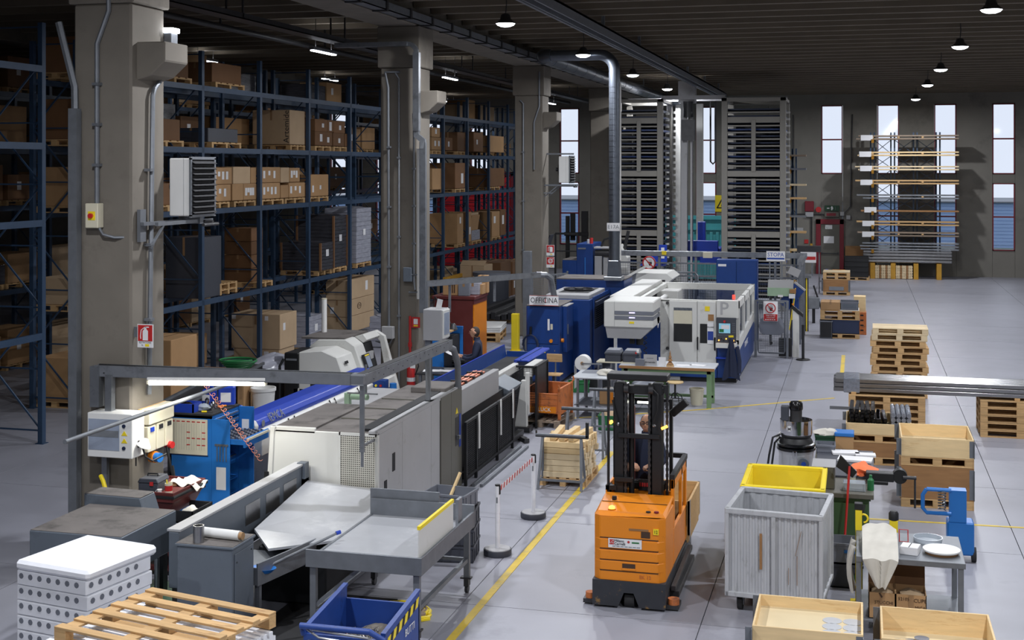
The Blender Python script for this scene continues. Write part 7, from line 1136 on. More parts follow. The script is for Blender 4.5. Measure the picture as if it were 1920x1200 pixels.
def hand_shapes(wrist, d, nrm, side, curl=.6, s=1.0):
    # palm and five bent fingers; d points along the hand, nrm out of the back of the hand
    d = Vector(d).normalized(); nrm = Vector(nrm); nrm = (nrm - d * nrm.dot(d)).normalized(); x = d.cross(nrm) * side; w0 = Vector(wrist); o = []
    J = {'w': (*w0, .026), 'p1': (*(w0 + d * .045 * s), (.036, .018)), 'p2': (*(w0 + d * .085 * s), (.04, .016))}
    o.append(skin_mesh({k: v for k, v in J.items()}, [('w', 'p1'), ('p1', 'p2')], 'p1'))
    for k, L in enumerate((.072, .08, .075, .058)):
        b = w0 + d * .08 * s + x * (.028 - .019 * k) * s; p = [b]; a = 0
        for j, q in enumerate((.45, .32, .23)):
            a += curl * (.6 + .3 * j); p.append(p[-1] + (d * math.cos(a) - nrm * math.sin(a)) * L * q * s)
        o.append(tube([tuple(q) for q in p], .0088 * s, 8))
    b = w0 + d * .025 * s + x * .03 * s; p = [b, b + (d * .6 + x * .7) * .035 * s, b + (d * .9 + x * .5 - nrm * curl * .4) * .065 * s, b + (d * 1.0 + x * .2 - nrm * curl * .7) * .088 * s]
    o.append(tube([tuple(q) for q in p], .0105 * s, 8))
    return o
def orient(s):
    V = [Vector(p) for p in s[0]]; vol = 0
    for f in s[1]:
        for i in range(1, len(f) - 1): vol += V[f[0]].dot(V[f[i]].cross(V[f[i + 1]]))
    return s if vol > 0 else (s[0], [tuple(reversed(f)) for f in s[1]])
def person(label, loc, rz, J, E, head, hands, skin_test, hair_shapes, extra=None):
    body = skin_mesh(J, E, 'pelvis', 2); sh = [body, ico_head(*head)]
    for h in hands: sh += hand_shapes(*h)
    vs = []; fs = []
    for s_ in sh:
        s_ = orient(s_); q = len(vs); vs += s_[0]; fs += [tuple(i + q for i in g) for g in s_[1]]
    me = bpy.data.meshes.new('b'); me.from_pydata(vs, [], fs); o = link('person', me, None, (0, 0, 0))
    md = o.modifiers.new('r', 'REMESH'); md.mode = 'VOXEL'; md.voxel_size = .0075; sm = o.modifiers.new('sm', 'SMOOTH'); sm.factor = .5; sm.iterations = 3
    dg = bpy.context.evaluated_depsgraph_get(); m2 = bpy.data.meshes.new_from_object(o.evaluated_get(dg)); o.modifiers.clear(); o.data = m2; bpy.data.meshes.remove(me)
    m2.name = 'person'; m2.materials.clear(); m2.materials.append(MATS['workwear']); m2.materials.append(MATS['skin'])
    for p in m2.polygons: p.material_index = 1 if skin_test(p.center) else 0
    m2.shade_smooth(); o.location = loc; o.rotation_euler = (0, 0, math.radians(rz)); tag(o, label, 'person')
    for nm, m_, s_ in hair_shapes: P(nm, o, m_, s_, 0, True)
    return o
def hmat(c, s, yaw, pitch): return Matrix.Translation(c) @ Matrix.Rotation(yaw, 4, 'Z') @ Matrix.Rotation(pitch, 4, 'X') @ Matrix.Scale(s, 4)
def hair_cap(M, bald=False, z0=-.25, front=.35):
    v = []; f = []; n = 28; m = 14
    for i in range(m + 1):
        a = -.55 + (PI / 2 + .55) * i / m
        for k in range(n):
            tt = 2 * PI * k / n; x = math.cos(a) * math.sin(tt); y = -math.cos(a) * math.cos(tt); z = math.sin(a); v.append((.0805 * x, .104 * y + .004, .124 * z + .002))
    for i in range(m):
        for k in range(n):
            tt = 2 * PI * (k + .5) / n; y = -math.cos(tt); a = -.55 + (PI / 2 + .55) * (i + .5) / m
            if y < -.25 and a < (1.35 if bald else .62): continue
            if bald and a > .75: continue
            if y < .2 and a < -.05: continue
            f.append((i * n + k, i * n + (k + 1) % n, (i + 1) * n + (k + 1) % n, (i + 1) * n + k))
    return tf((v, f), M)
def glasses(M):
    o = []
    for s in (-1, 1): o.append(tube([(s * .034 + .026 * math.cos(q), -.103, .012 + .019 * math.sin(q)) for q in [i * PI / 8 for i in range(16)]], .0035, 5, True)); o.append(tube([(s * .06, -.1, .016), (s * .082, -.05, .016), (s * .086, .01, .012)], .003, 5))
    o.append(tube([(-.008, -.106, .014), (.008, -.106, .014)], .003, 5)); return [tf(q, M) for q in o]
def eyes(M): return [tf(blob((s * .032, -.0865, .004), .013, .006, .006, 1, 0), M) for s in (-1, 1)]
def brows(M): return [tf(bar((s * .014, -.096, .03), (s * .05, -.088, .033), .01, .006), M) for s in (-1, 1)]
def mouth(M): return [tf(tube([(-.024, -.098, -.062), (0, -.104, -.06), (.024, -.098, -.062)], .004, 5), M)]
mat('lips', (150, 86, 76), .5)
# driver behind the mast, facing the camera
hc = (0, -.02, 1.58); HM = hmat(hc, 1.04, 0, -.12)
J = {'pelvis': (0, 0, .95, (.155, .11)), 'belly': (0, -.02, 1.08, (.165, .125)), 'chest': (0, -.01, 1.27, (.165, .115)), 'neck0': (0, .0, 1.4, (.085, .075)), 'neck1': (0, -.005, 1.5, .056), 'sl': (-.17, .01, 1.36, .075), 'el': (-.24, -.06, 1.1, .056), 'fl': (-.17, -.22, 1.06, .045), 'wl': (-.1, -.34, 1.1, .032), 'sr': (.17, .01, 1.36, .075), 'er': (.24, -.06, 1.1, .056), 'fr': (.17, -.22, 1.06, .045), 'wr': (.1, -.34, 1.1, .032),
     'hl': (-.09, 0, .88, .095), 'kl': (-.1, -.03, .48, .068), 'al': (-.1, .0, .1, .05), 'tl': (-.11, -.14, .04, .04), 'hr': (.09, 0, .88, .095), 'kr': (.1, -.03, .48, .068), 'ar': (.1, .0, .1, .05), 'tr': (.11, -.14, .04, .04)}
E_ = [('pelvis', 'belly'), ('belly', 'chest'), ('chest', 'neck0'), ('neck0', 'neck1'), ('chest', 'sl'), ('sl', 'el'), ('el', 'fl'), ('fl', 'wl'), ('chest', 'sr'), ('sr', 'er'), ('er', 'fr'), ('fr', 'wr'), ('pelvis', 'hl'), ('hl', 'kl'), ('kl', 'al'), ('al', 'tl'), ('pelvis', 'hr'), ('hr', 'kr'), ('kr', 'ar'), ('ar', 'tr')]
person('man in dark navy sweater and glasses driving the order picker', (TX - .05, TY + 1.72, .36), 0, J, E_, (hc, 1.04, 0, -.12), [((-.1, -.34, 1.1), (.4, -.9, -.2), (0, -.2, 1), 1, .7), ((.1, -.34, 1.1), (-.5, -.8, -.1), (0, -.2, 1), -1, .7)],
       lambda p: p.z > 1.455 or (p.y < -.325 and p.z > .95), [('hair', 'hair', hair_cap(HM, True)), ('glasses', 'ink', glasses(HM)), ('eyes', 'hair', eyes(HM)), ('brows', 'hair', brows(HM)), ('mouth', 'lips', mouth(HM)), ('collar', 'workwear', lathe([(.075, 1.42), (.068, 1.475), (.062, 1.475), (.066, 1.42)], 20))])
# man reading, seen from his right side, head bowed to his sheet
hc2 = (0, -.07, 1.6); HM2 = hmat(hc2, 1.0, 0, -.38)
J2 = dict(J); J2.update({'chest': (0, -.02, 1.28, (.165, .115)), 'neck0': (0, -.015, 1.42, (.085, .075)), 'neck1': (0, -.035, 1.51, .054), 'el': (-.24, -.06, 1.1, .056), 'fl': (-.17, -.22, 1.06, .045), 'wl': (-.1, -.34, 1.1, .032), 'er': (.24, -.06, 1.1, .056), 'fr': (.17, -.22, 1.06, .045), 'wr': (.1, -.34, 1.1, .032)})
mp = person('man in dark navy workwear and glasses reading a sheet of paper', (-8.22, 28.25, 0), -78, J2, E_, (hc2, 1.0, 0, -.38), [((-.1, -.34, 1.1), (.2, -.95, .15), (-.8, 0, .5), 1, .6), ((.1, -.34, 1.1), (-.2, -.95, .15), (.8, 0, .5), -1, .6)],
       lambda p: p.z > 1.475 or (p.y < -.325 and p.z > 1.0), [('hair', 'hair', hair_cap(HM2)), ('glasses', 'ink', glasses(HM2)), ('eyes', 'hair', eyes(HM2)), ('mouth', 'lips', mouth(HM2)), ('collar', 'workwear', lathe([(.075, 1.43), (.066, 1.5), (.06, 1.5), (.066, 1.43)], 20, (0, -.025, 0)))])
one('reading_sheet', 'white sheet of paper held by the man beside the bar magazine', 'paper', 'paper', cloth(1, 1, lambda u, v: (-.16 + .32 * u, -.40 - .3 * v, 1.12 + .1 * v - .03 * math.sin(PI * v)), 6, 6, .004), (-8.22, 28.25, 0), -78)
mp.scale = (1.06,) * 3; bpy.data.objects['reading_sheet'].scale = (1.06,) * 3
# ---------------------------------------------------------------- right side
def collar_box(label, loc, L, W, H, floor=None, m='wood_new', rz=0, group=None, base=None):
    t = thing('wooden_crate', label, 'crate', loc, rz, group); b = .022
    P('board', t, m, box(-L / 2, L / 2, -W / 2, -W / 2 + b, 0, H), .003); P('board', t, m, box(-L / 2, L / 2, W / 2 - b, W / 2, 0, H), .003); P('board', t, m, box(-L / 2, -L / 2 + b, -W / 2 + b, W / 2 - b, 0, H), .003); P('board', t, m, box(L / 2 - b, L / 2, -W / 2 + b, W / 2 - b, 0, H), .003)
    if floor is not None: P('floor_board', t, 'ply', box(-L / 2 + b, L / 2 - b, -W / 2 + b, W / 2 - b, floor - .02, floor))
    for x in (-1, 1):
        for y in (-1, 1): P('hinge', t, 'galv_dull', [box(x * L / 2 - .004, x * L / 2 + .004, y * W / 2 - .07, y * W / 2 + .004, .02, H - .02), box(x * L / 2 - .07, x * L / 2 + .004, y * W / 2 - .004, y * W / 2 + .004, .02, H - .02)] if True else [], key=None)
    return t
def disc(label, x, y, z, r, m, g): return one('disc', label, 'disc', m, lathe([(0, 0), (r, 0), (r, .004), (0, .004)], 28), (x, y, z), group=g)
# crates at the bottom edge
pallet('pallet under the new wooden crate at the bottom edge', (-.505, 14.17, 0), 0, 1.1, 1.02, True, 'wood_new')
collar_box('new pale wooden crate with white discs inside at the bottom edge', (-.505, 14.17, .146), 1.1, 1.03, .56, .44)
for j in range(3):
    for i in range(2): disc(['far', 'middle', 'near'][j] + [' left', ' right'][i] + ' white disc in the new wooden crate', -.27 + .21 * i, 14.36 - .19 * j, .587, .1, 'table_top', 'white discs in the crate')
pallet('pallet under the crate of grey discs at the bottom right', (.77, 14.15, 0), 0, 1.1, 1.0, True, 'wood_new')
collar_box('wooden crate with grey rusty discs at the bottom right corner', (.77, 14.15, .146), 1.1, 1.0, .55, .3)
for k in range(14):
    a = k * 2.4; disc('grey rusty disc lying loose in the bottom right crate', .55 + .24 * math.cos(a) * (k / 14) ** .5 + .02, 14.12 + .22 * math.sin(a) * (k / 14) ** .5, .446 + .005 * k, .075, 'plastic_grey', 'grey discs in the crate')
# corrugated steel bin
t = thing('steel_trolley_bin', 'corrugated galvanised steel bin on wheels in the foreground', 'bin', (-.94, 16.65, 0), -5)
def corr(x0, x1, y, z0, z1, ax='x'):
    n = 84; v = []
    for i in range(n + 1):
        u = x0 + (x1 - x0) * i / n; q = .007 * max(-1, min(1, 2.2 * math.sin(i * .55)))
        for z in (z0, z1): v.append((u, y + q, z) if ax == 'x' else (y + q, u, z))
    m_ = len(v); v += [((a, b + .006, c) if ax == 'x' else (a + .006, b, c)) for a, b, c in v]
    f = []
    for i in range(n): a = 2 * i; f += [(a, a + 2, a + 3, a + 1), (m_ + a, m_ + a + 1, m_ + a + 3, m_ + a + 2), (a + 1, a + 3, m_ + a + 3, m_ + a + 1)]
    return v, f
mat('bin_sheet', (184, 186, 190), .5, .1, .1, 6, dirt=(150, 150, 150), damt=.35, dscale=5, stretch=(2.5, 2.5, .6))
P('panel', t, 'bin_sheet', corr(-.54, -.02, -.55, .24, 1.18)); P('panel', t, 'bin_sheet', corr(.02, .54, -.55, .24, 1.18)); P('panel', t, 'bin_sheet', corr(-.54, .54, .55, .24, 1.2)); P('panel', t, 'bin_sheet', corr(-.54, .54, -.55, .24, 1.2, 'y')); P('panel', t, 'bin_sheet', corr(-.54, .54, .55, .24, 1.2, 'y'))
for x, y in ((-.56, -.56), (.56, -.56), (-.56, .56), (.56, .56)): P('corner_post', t, 'bin_sheet', cbox(x, y, .72, .05, .05, 1.06), .006)
P('mid_post', t, 'bin_sheet', cbox(0, -.565, .71, .05, .04, .98), .006)
for p, q in (((-.58, -.56), (.58, -.56)), ((-.58, .56), (.58, .56)), ((-.56, -.56), (-.56, .56)), ((.56, -.56), (.56, .56))): P('rim', t, 'bin_sheet', bar((*p, 1.225), (*q, 1.225), .06, .06), .006); P('base_rail', t, 'bin_sheet', bar((*p, .22), (*q, .22), .05, .06), .006)
P('floor_plate', t, 'dark_steel', box(-.54, .54, -.54, .54, .2, .22)); P('rust_scar', t, 'wood_brown', box(-.165, -.135, -.575, -.57, .55, .98)); P('rust_scar', t, 'wood_brown', [bar((.28, -.572, .4), (.28, -.572, .75), .004, .012), bar((.26, -.572, .75), (.33, -.572, 1.05), .004, .014), bar((.18, -.572, .4), (.18, -.572, .6), .004, .01)])
for x in (-.42, .42):
    for y in (-.42, .42): w_ = P('caster', t, 'rubber', cyl((x - .03, y, .09), (x + .03, y, .09), .09, 18), 0, True); P('fork', w_, 'galv', [box(x - .045, x - .035, y - .03, y + .03, .06, .2), box(x + .035, x + .045, y - .03, y + .03, .06, .2)])
# yellow bin and clear cover
t = thing('yellow_bin', 'bright yellow open bin behind the corrugated steel bin', 'bin', (-.96, 18.1, .1), 0)
P('wall', t, 'yellow', prism([(-.52, 1.08), (.52, 1.08), (.44, .5), (-.44, .5)], .6, .63, 'y')); P('wall', t, 'yellow', prism([(-.52, 1.08), (.52, 1.08), (.44, .5), (-.44, .5)], -.63, -.6, 'y')); P('wall', t, 'yellow', prism([(-.62, 1.08), (.62, 1.08), (.55, .5), (-.55, .5)], -.5, -.47, 'x')); P('wall', t, 'yellow', prism([(-.62, 1.08), (.62, 1.08), (.55, .5), (-.55, .5)], .47, .5, 'x'))
for p, q in (((-.54, -.63), (.54, -.63)), ((-.54, .63), (.54, .63)), ((-.51, -.65), (-.51, .65)), ((.51, -.65), (.51, .65))): P('rim', t, 'yellow', bar((*p, 1.1), (*q, 1.1), .07, .06), .012)
P('floor_plate', t, 'yellow', box(-.5, .5, -.5, .5, .48, .5)); P('stand', t, 'dark_steel', [box(-.45, -.4, -.45, -.4, -.1, .48), box(.4, .45, -.45, -.4, -.1, .48), box(-.45, -.4, .4, .45, -.1, .48), box(.4, .45, .4, .45, -.1, .48)]); P('paper_scraps', t, 'paper', [blob((-.2, .1, .85), .14, .12, .1, 3, .4), blob((.05, .0, .8), .25, .14, .12, 5, .4), box(-.5, .5, -.45, .45, .5, .75)], 0, True)
t = thing('plastic_tub', 'translucent plastic tub behind the yellow bin', 'tub', (-1.05, 19.4, 0)); P('tub', t, 'plastic_grey', box(-.4, .4, -.3, .35, 0, .85), .03); P('cover', t, 'plastic_clear', prism([(-.42, .85), (.42, .85), (.36, 1.0), (-.3, 1.02)], -.32, .36, 'y'), .03); P('foil', t, 'paper', cbox(-.02, 0, .98, .3, .4, .1), .02)
# industrial vacuum
t = thing('industrial_vacuum', 'tall industrial vacuum with chrome drum and black motor', 'vacuum', (-1.03, 22.9, 0))
P('bin', t, 'brushed', lathe([(0, .14), (.29, .14), (.29, .56), (.3, .56), (.3, .6), (0, .6)], 32), 0, True); P('seal', t, 'black_gloss', [lathe([(.28, .58), (.325, .6), (.325, .64), (.28, .66)], 32), lathe([(.28, .66), (.32, .67), (.32, .7), (.28, .72)], 32)], 0, True); P('filter_cone', t, 'black', lathe([(.29, .7), (.27, .76), (.24, .8), (.26, .84), (.24, .88)], 32), 0, True); P('drum', t, 'chrome', lathe([(0, .86), (.265, .86), (.27, .88), (.27, 1.1), (.255, 1.1), (.255, 1.08), (0, 1.08)], 32), 0, True); P('motor', t, 'dark_steel', lathe([(0, 1.08), (.1, 1.08), (.1, 1.28), (0, 1.28)], 24), 0, True)
P('motor_cap', t, 'black_gloss', lathe([(0, 1.26), (.105, 1.26), (.115, 1.28), (.112, 1.37), (.09, 1.4), (0, 1.4)], 24), 0, True); P('switch_box', t, 'plastic_grey_dk', [box(-.25, -.12, -.08, .1, 1.08, 1.32)], .01); P('badge', t, 'paper', [cyl((-.1, -.262, .98), (-.1, -.252, .98), .045, 14)]); P('badge_mark', t, 'ink', [bar((-.13, -.266, .96), (-.07, -.266, 1.0), .01), bar((-.13, -.266, 1.0), (-.07, -.266, .96), .01)]); P('clasp', t, 'chrome', [tube([(-.03, -.33, .5), (-.03, -.34, .62), (.02, -.34, .62), (.02, -.33, .5)], .008, 6)])
P('hose', t, 'black', [tube([(-.26, -.1, .85), (-.38, -.14, .8), (-.44, -.16, .5), (-.5, -.2, .03)], .018, 8), tube([(-.26, -.05, .8), (-.35, -.1, .7), (-.4, -.16, .3), (-.42, -.2, .03)], .018, 8)], 0, True); P('handle_bar', t, 'white', bar((-.32, -.1, .78), (-.2, -.05, .95), .03)); P('frame', t, 'dark_steel', [tube(arc((0, 0, .12), .33, 0, 360, 20, 'z')[:-1], .02, 6, True)])
for k in range(3): P('wheel', t, 'rubber', cyl((.3 * math.cos(k * 2.1 + .5) - .02, .3 * math.sin(k * 2.1 + .5), .055), (.3 * math.cos(k * 2.1 + .5) + .02, .3 * math.sin(k * 2.1 + .5), .055), .055, 12), 0, True)
P('valve', t, 'mach_slate', cyl((.14, -.36, .42), (.14, -.3, .42), .09, 16), 0, True); P('valve_dot', t, 'ink_blue', cyl((.14, -.364, .42), (.14, -.36, .42), .04, 14))
# green bench cabinet
t = thing('bench_cabinet', 'dark green bench cabinet crowded with tools and boxes', 'cabinet', (-.2, 20.0, 0)); P('body', t, 'green_mach', box(-.38, .34, -1.3, 1.35, .02, .82), .01); P('top', t, 'mach_olive', box(-.45, .4, -1.42, 1.4, .86, .93), .008); P('neck', t, 'green_mach', box(-.4, .36, -1.34, 1.36, .82, .86)); P('front_panel', t, 'green_mach', box(-.36, .32, -1.32, -1.3, .06, .78), .006)
o = carton('grey metal box standing at the front of the green bench', -.32, 18.75, .93, .3, .5, .3, 'mach_olive', tape=False, cat='box', name='metal_box'); P('lid', o, 'mach_grey', box(-.16, .16, -.26, .26, .3, .31))
one('tool_board', 'dark tool mat covering the back of the green bench', 'mat', 'plastic_grey_dk', box(-.42, .42, -.9, .9, 0, .03), (-.2, 20.4, .93), bev=.004)
for k, (x, y, w_, d, r) in enumerate(((-.05, 20.55, .5, .3, -6), (-.2, 21.0, .4, .26, 8), (.1, 20.9, .3, .2, 3))): one('paper_pad', ['broad', 'rear left', 'rear right'][k] + ' stack of white paper on the green bench', 'paper', 'paper', cbox(0, 0, .02, w_, d, .03), (x, y, .96), r)
one('orange_cloth', 'crumpled orange gloves on the green bench', 'gloves', 'orange_cloth', blob((0, 0, .06), .17, .3, .08, 41, .5, 24, 10), (.04, 19.75, .96), smooth=True)
t = stack_crate('small green tub with white rags at the back of the bench', (-.52, 21.6, .93), 4, .3, .24, .2, 'plastic_green_dk', None, False, 'tub'); P('rags', t, 'cloth_white', blob((.04, 0, .22), .18, .12, .07, 12, .5), 0, True)
stack_crate('small grey tub in front of the green tub on the bench', (-.5, 21.2, .93), 2, .28, .3, .14, 'plastic_grey', None, False, 'tub'); o = carton('small brown carton with blue lid on the bench back', -.08, 21.45, .93, .28, .3, .2, 'card', tape=False); P('lid', o, 'blue_bright', box(-.15, .15, -.16, .16, .2, .26), .01)
one('bottle', 'green plastic bottle at the front of the bench', 'bottle', 'plastic_green', lathe([(0, 0), (.045, 0), (.045, .14), (.02, .17), (.02, .21), (0, .21)], 16), (.16, 18.85, .93), smooth=True); one('tissue_box', 'white tissue box on the front of the bench', 'box', 'plastic_clear', cbox(0, 0, .06, .3, .2, .12), (-.06, 18.8, .93), bev=.01)
t = thing('jar', 'clear jar with beige base beside the red broom handle', 'jar', (-.1, 19.15, .93)); P('base', t, 'beige', cyl((0, 0, 0), (0, 0, .1), .06, 16), 0, True); P('bowl', t, 'plastic_clear', lathe([(.06, .1), (.08, .14), (.07, .2), (0, .22)], 16), 0, True)
t = thing('bench_vise', 'black bench vise on the front corner of the green bench', 'vise', (.3, 19.3, .93)); P('slide', t, 'black', box(-.2, .18, -.09, .09, .04, .16), .01); P('jaw', t, 'black', lathe([(0, -.08), (.16, -.08), (.16, .02), (.1, .06), (0, .06)], 20, (.26, 0, .14)) if False else cyl((.26, -.07, .12), (.26, .07, .12), .1, 20), 0, True); P('screw', t, 'dark_steel', cyl((.3, -.09, .12), (.48, -.09, .12), .025, 10), 0, True); P('handle', t, 'dark_steel', cyl((.46, -.09, .14), (.46, -.09, -.3), .014, 8), 0, True); P('base', t, 'black', box(-.12, .1, -.12, .12, 0, .05), .01)
t = thing('broom', 'broom with red handle leaning against the green bench', 'broom', (0, 0, 0)); P('handle', t, 'red', cyl((-.2, 18.3, .1), (-.12, 18.5, 1.32), .016, 10), 0, True); P('head', t, 'black', [bar((-.38, 18.27, .06), (.0, 18.27, .06), .06, .1)], .01); P('grip', t, 'black', prism([(-.3, 1.3), (-.24, 1.46), (-.02, 1.24), (-.08, 1.16)], 18.52, 18.56, 'y'), .004)
t = thing('hooked_rod', 'thin bent dark rod leaning on the green cabinet', 'rod', (0, 0, 0)); P('rod', t, 'dark_steel', [bar((.02, 18.5, .02), (.02, 18.62, .6), .016), bar((.0, 18.6, .48), (.08, 18.62, .78), .03, .012)])
stack_crate('lower grey tub beside the corrugated bin', (-.2, 17.6, .0), 0, .5, .4, .3, 'plastic_grey_dk', None, False, 'tub'); t = stack_crate('upper grey tub with blue label beside the corrugated bin', (-.2, 17.6, .31), 0, .5, .4, .26, 'plastic_grey', None, False, 'tub'); P('label', t, 'blue_bright', box(.02, .16, -.216, -.21, .14, .18)); P('label', t, 'plastic_green', box(.08, .2, -.216, -.21, -.2, -.13))
# steel table on the right
t = thing('packing_table', 'grey steel table with cartons on its lower shelf at the right', 'table', (.55, 16.2, 0)); P('top', t, 'galv_dull', box(-.58, .62, -.5, .62, .88, .91), .004); P('edge', t, 'galv_dull', box(-.58, .62, -.52, -.5, .85, .91)); P('shelf', t, 'galv_dull', box(-.58, .62, -.5, .6, .16, .19), .004)
for x in (-.55, .57):
    for y in (-.48, .56): P('leg', t, 'galv_dull', box(x - .03, x + .03, y - .03, y + .03, 0, .88), .004)
t = thing('yellow_stand', 'yellow scanner post rising behind the white cloth', 'post', (.0, 16.85, 0)); P('post', t, 'yellow', box(-.04, .04, -.04, .04, 0, 1.16), .006); P('cap', t, 'black', box(-.05, .05, -.05, .05, 1.16, 1.24), .006); P('clamp', t, 'yellow', tube(arc((.06, 0, 1.05), .05, -90, 120, 8, 'y'), .012, 6)); P('foot', t, 'yellow', box(-.1, .1, -.1, .1, 0, .02))
t = thing('yellow_stand', 'short yellow and black post behind the steel table', 'post', (.42, 17.0, 0)); P('post', t, 'yellow', box(-.05, .05, -.05, .05, 0, 1.02), .006); P('cap', t, 'black', lathe([(0, 1.02), (.06, 1.02), (.06, 1.1), (.04, 1.13), (0, 1.13)], 14), 0, True)
one('white_cloth', 'white cloth draped over the corner of the steel table', 'cloth', 'cloth_white', cloth(1, 1, lambda u, v: (.24 + (u - .5) * .4 * (1 if v < .72 else 1 - (v - .72) * 2.6), (16.6 - 1.35 * v if v < .72 else 15.62 - .03 * abs(math.sin(8 * u))), (1.02 + .1 * math.sin(PI * u) * max(0, .55 - v) + .012 * math.sin(11 * u + 7 * v)) - (.1 * max(0, v - .5) / .22 if v < .72 else .1 + (v - .72) * 1.15)), 22, 22, .008), smooth=True)
one('cloth_support', 'folded white pad under the draped cloth', 'pad', 'cloth_white', cbox(0, 0, .05, .34, .5, .1), (.22, 16.35, .91), bev=.02)
one('hanging_cloth', 'pale cloth hanging off the left side of the steel table', 'cloth', 'cloth_white', cloth(1, 1, lambda u, v: (-.06 - .05 * math.sin(PI * v) + .03 * math.sin(12 * u + 3 * v), 15.85 + .5 * u * (1 - .3 * v), .95 - .52 * v), 14, 14, .008), smooth=True)
t = thing('round_plate', 'white round turntable on the steel table', 'plate', (.93, 16.05, .91)); P('plate', t, 'white', lathe([(0, .03), (.2, .03), (.21, .04), (.21, .055), (0, .055)], 32), 0, True); P('foot', t, 'wood_brown', lathe([(0, 0), (.18, 0), (.2, .03), (0, .03)], 32), 0, True)
t = thing('small_box', 'small white box tied with a black cord on the table', 'box', (.58, 15.98, .91), -12); P('body', t, 'paper', box(-.1, .1, -.1, .1, 0, .09), .003); P('cord', t, 'ink', box(-.004, .004, -.101, .101, .09, .093)); one('card_holder', 'little red wire holder with white card on the table', 'holder', 'red', tube([(-.05, 0, .01), (.05, 0, .01), (.05, .05, .14), (-.05, .05, .14)], .008, 6, True), (.52, 16.4, .91)); one('clear_dish', 'round clear dish at the back of the steel table', 'dish', 'plastic_clear', lathe([(0, 0), (.16, 0), (.17, .06), (.16, .06), (.15, .01), (0, .01)], 24), (.8, 16.5, .91), smooth=True)
for lb, x, sx, lines in (('left open carton with printed name under the steel table', .42, .32, 0), ('right open carton with handwriting under the steel table', .76, .36, 1)):
    t = thing('open_carton', lb, 'box', (x - sx / 2 , 15.95, .19)); h = .3; w2 = sx / 2 - .01
    P('body', t, 'card', [box(-w2, w2, -.2, -.19, 0, h), box(-w2, w2, .19, .2, 0, h), box(-w2, -w2 + .01, -.2, .2, 0, h), box(w2 - .01, w2, -.2, .2, 0, h), box(-w2, w2, -.2, .2, 0, .01)]); P('flap', t, 'card_dark', rot(box(-w2, w2, .19, .2, h, h + .3), -8, 'X', (0, .2, h))); P('tape', t, 'tape', box(-.03, .03, -.204, -.2, .02, h)); P('filling', t, 'card_pale', blob((0, 0, h - .06), w2 * .9, .17, .06, 7 + lines, .3), 0, True)
    if lines: text('CUPE', .06, 'ink_brown', t, (.1, -.205, .24)); text('MICA', .05, 'ink_brown', t, (.1, -.205, .16)); text('NERO', .06, 'ink_brown', t, (.1, -.205, .07)); text('52105', .05, 'ink_brown', t, (-.08, -.205, .25))
    else: text('STUCCHI', .05, 'ink_brown', t, (.02, -.205, .19)); P('arrow', t, 'ink_brown', [bar((-.03, -.205, .3), (.0, -.205, .25), .004, .02)])
t = thing('hand_truck', 'blue hand truck with a spring coil at the right edge', 'hand truck', (1.12, 18.9, 0)); P('frame', t, 'blue_bright', [tube([(-.22, 0, .98), (-.27, 0, .9), (-.27, 0, .72), (-.22, 0, .66), (.1, 0, .66)], .028, 8), tube([(-.22, 0, .98), (.1, 0, .98)], .028, 8), box(.08, .3, .0, .2, .55, .98)], .0, True); P('coil', t, 'steel', [tube([(-.02 + .05 * math.cos(q * .9), .02 + .05 * math.sin(q * .9), .7 + .0055 * q) for q in range(50)], .01, 5)], 0, True); P('base', t, 'blue_bright', box(.05, .4, 0, .3, .1, .55), .02)
for x in (0, .4): P('wheel', t, 'rubber', cyl((x - .03, .1, .1), (x + .03, .1, .1), .1, 16), 0, True)
# pallet stacks
for k in range(11): pallet(['lowest', 'second from the floor', 'third from the floor', 'fourth from the floor', 'fifth from the floor', 'sixth from the floor', 'seventh from the floor', 'eighth from the floor', 'ninth from the floor', 'second from the top', 'topmost'][k] + ' pallet of the tall stack on the right', (.92 + .03 * math.sin(k * 2.1), 32.5, .147 * k), RNG.uniform(-1.5, 1.5), 1.25, .9, True, 'wood_pale' if k > 8 else 'wood', 'tall pallet stack', five=7 if k == 10 else 5)
for k in range(5): pallet(['lowest', 'second', 'third', 'fourth', 'top'][k] + ' pallet of the stack under the silver profiles', (.55, 28.3, .147 * k), 0, 1.5, 1.0, True, 'wood', 'pallets under the profiles')
for k in range(5): pallet(['lowest', 'second', 'third', 'fourth', 'top'][k] + ' pallet under the far end of the silver profiles', (3.1, 28.3, .147 * k), 0, 1.5, 1.0, True, 'wood', 'pallets under the profiles')
t = thing('profile_bundle', 'bundle of shiny wrapped aluminium profiles lying on pallets', 'profiles', (0, 28.3, .765))
for k in range(3):
    for i in range(7): P('profile', t, 'steel', box(-.5 + .02 * ((k + i) % 3), 4.0, -.42 + .12 * i, -.32 + .12 * i, .02 + .09 * k, .1 + .09 * k), .008)
P('film_wrap', t, 'wrap_clear', [box(-.3, .02, -.435, .42, .0, .295)], .01); P('bearer', t, 'wood', box(-.15, -.05, -.45, .45, -.03, .02)); P('bearer', t, 'wood', box(3.0, 3.1, -.45, .45, -.03, .02))
pallet('bottom pallet under the brown plywood crate', (.35, 25.3, 0), 0, 1.15, 1.2, True, 'wood'); pallet('pallet between the brown crate and the crate of black profiles', (.35, 25.3, .4), 0, 1.15, 1.2, True, 'wood'); collar_box('brown plywood crate under the crate of black profiles', (.35, 25.3, .146), 1.15, 1.2, .25, None, 'wood_brown')
collar_box('pale wooden crate holding shiny black profiles', (.35, 25.3, .546), 1.15, 1.2, .2, .03)
t = thing('black_profiles', 'heap of shiny black wrapped profiles in the wooden crate', 'profiles', (.2, 25.35, .58))
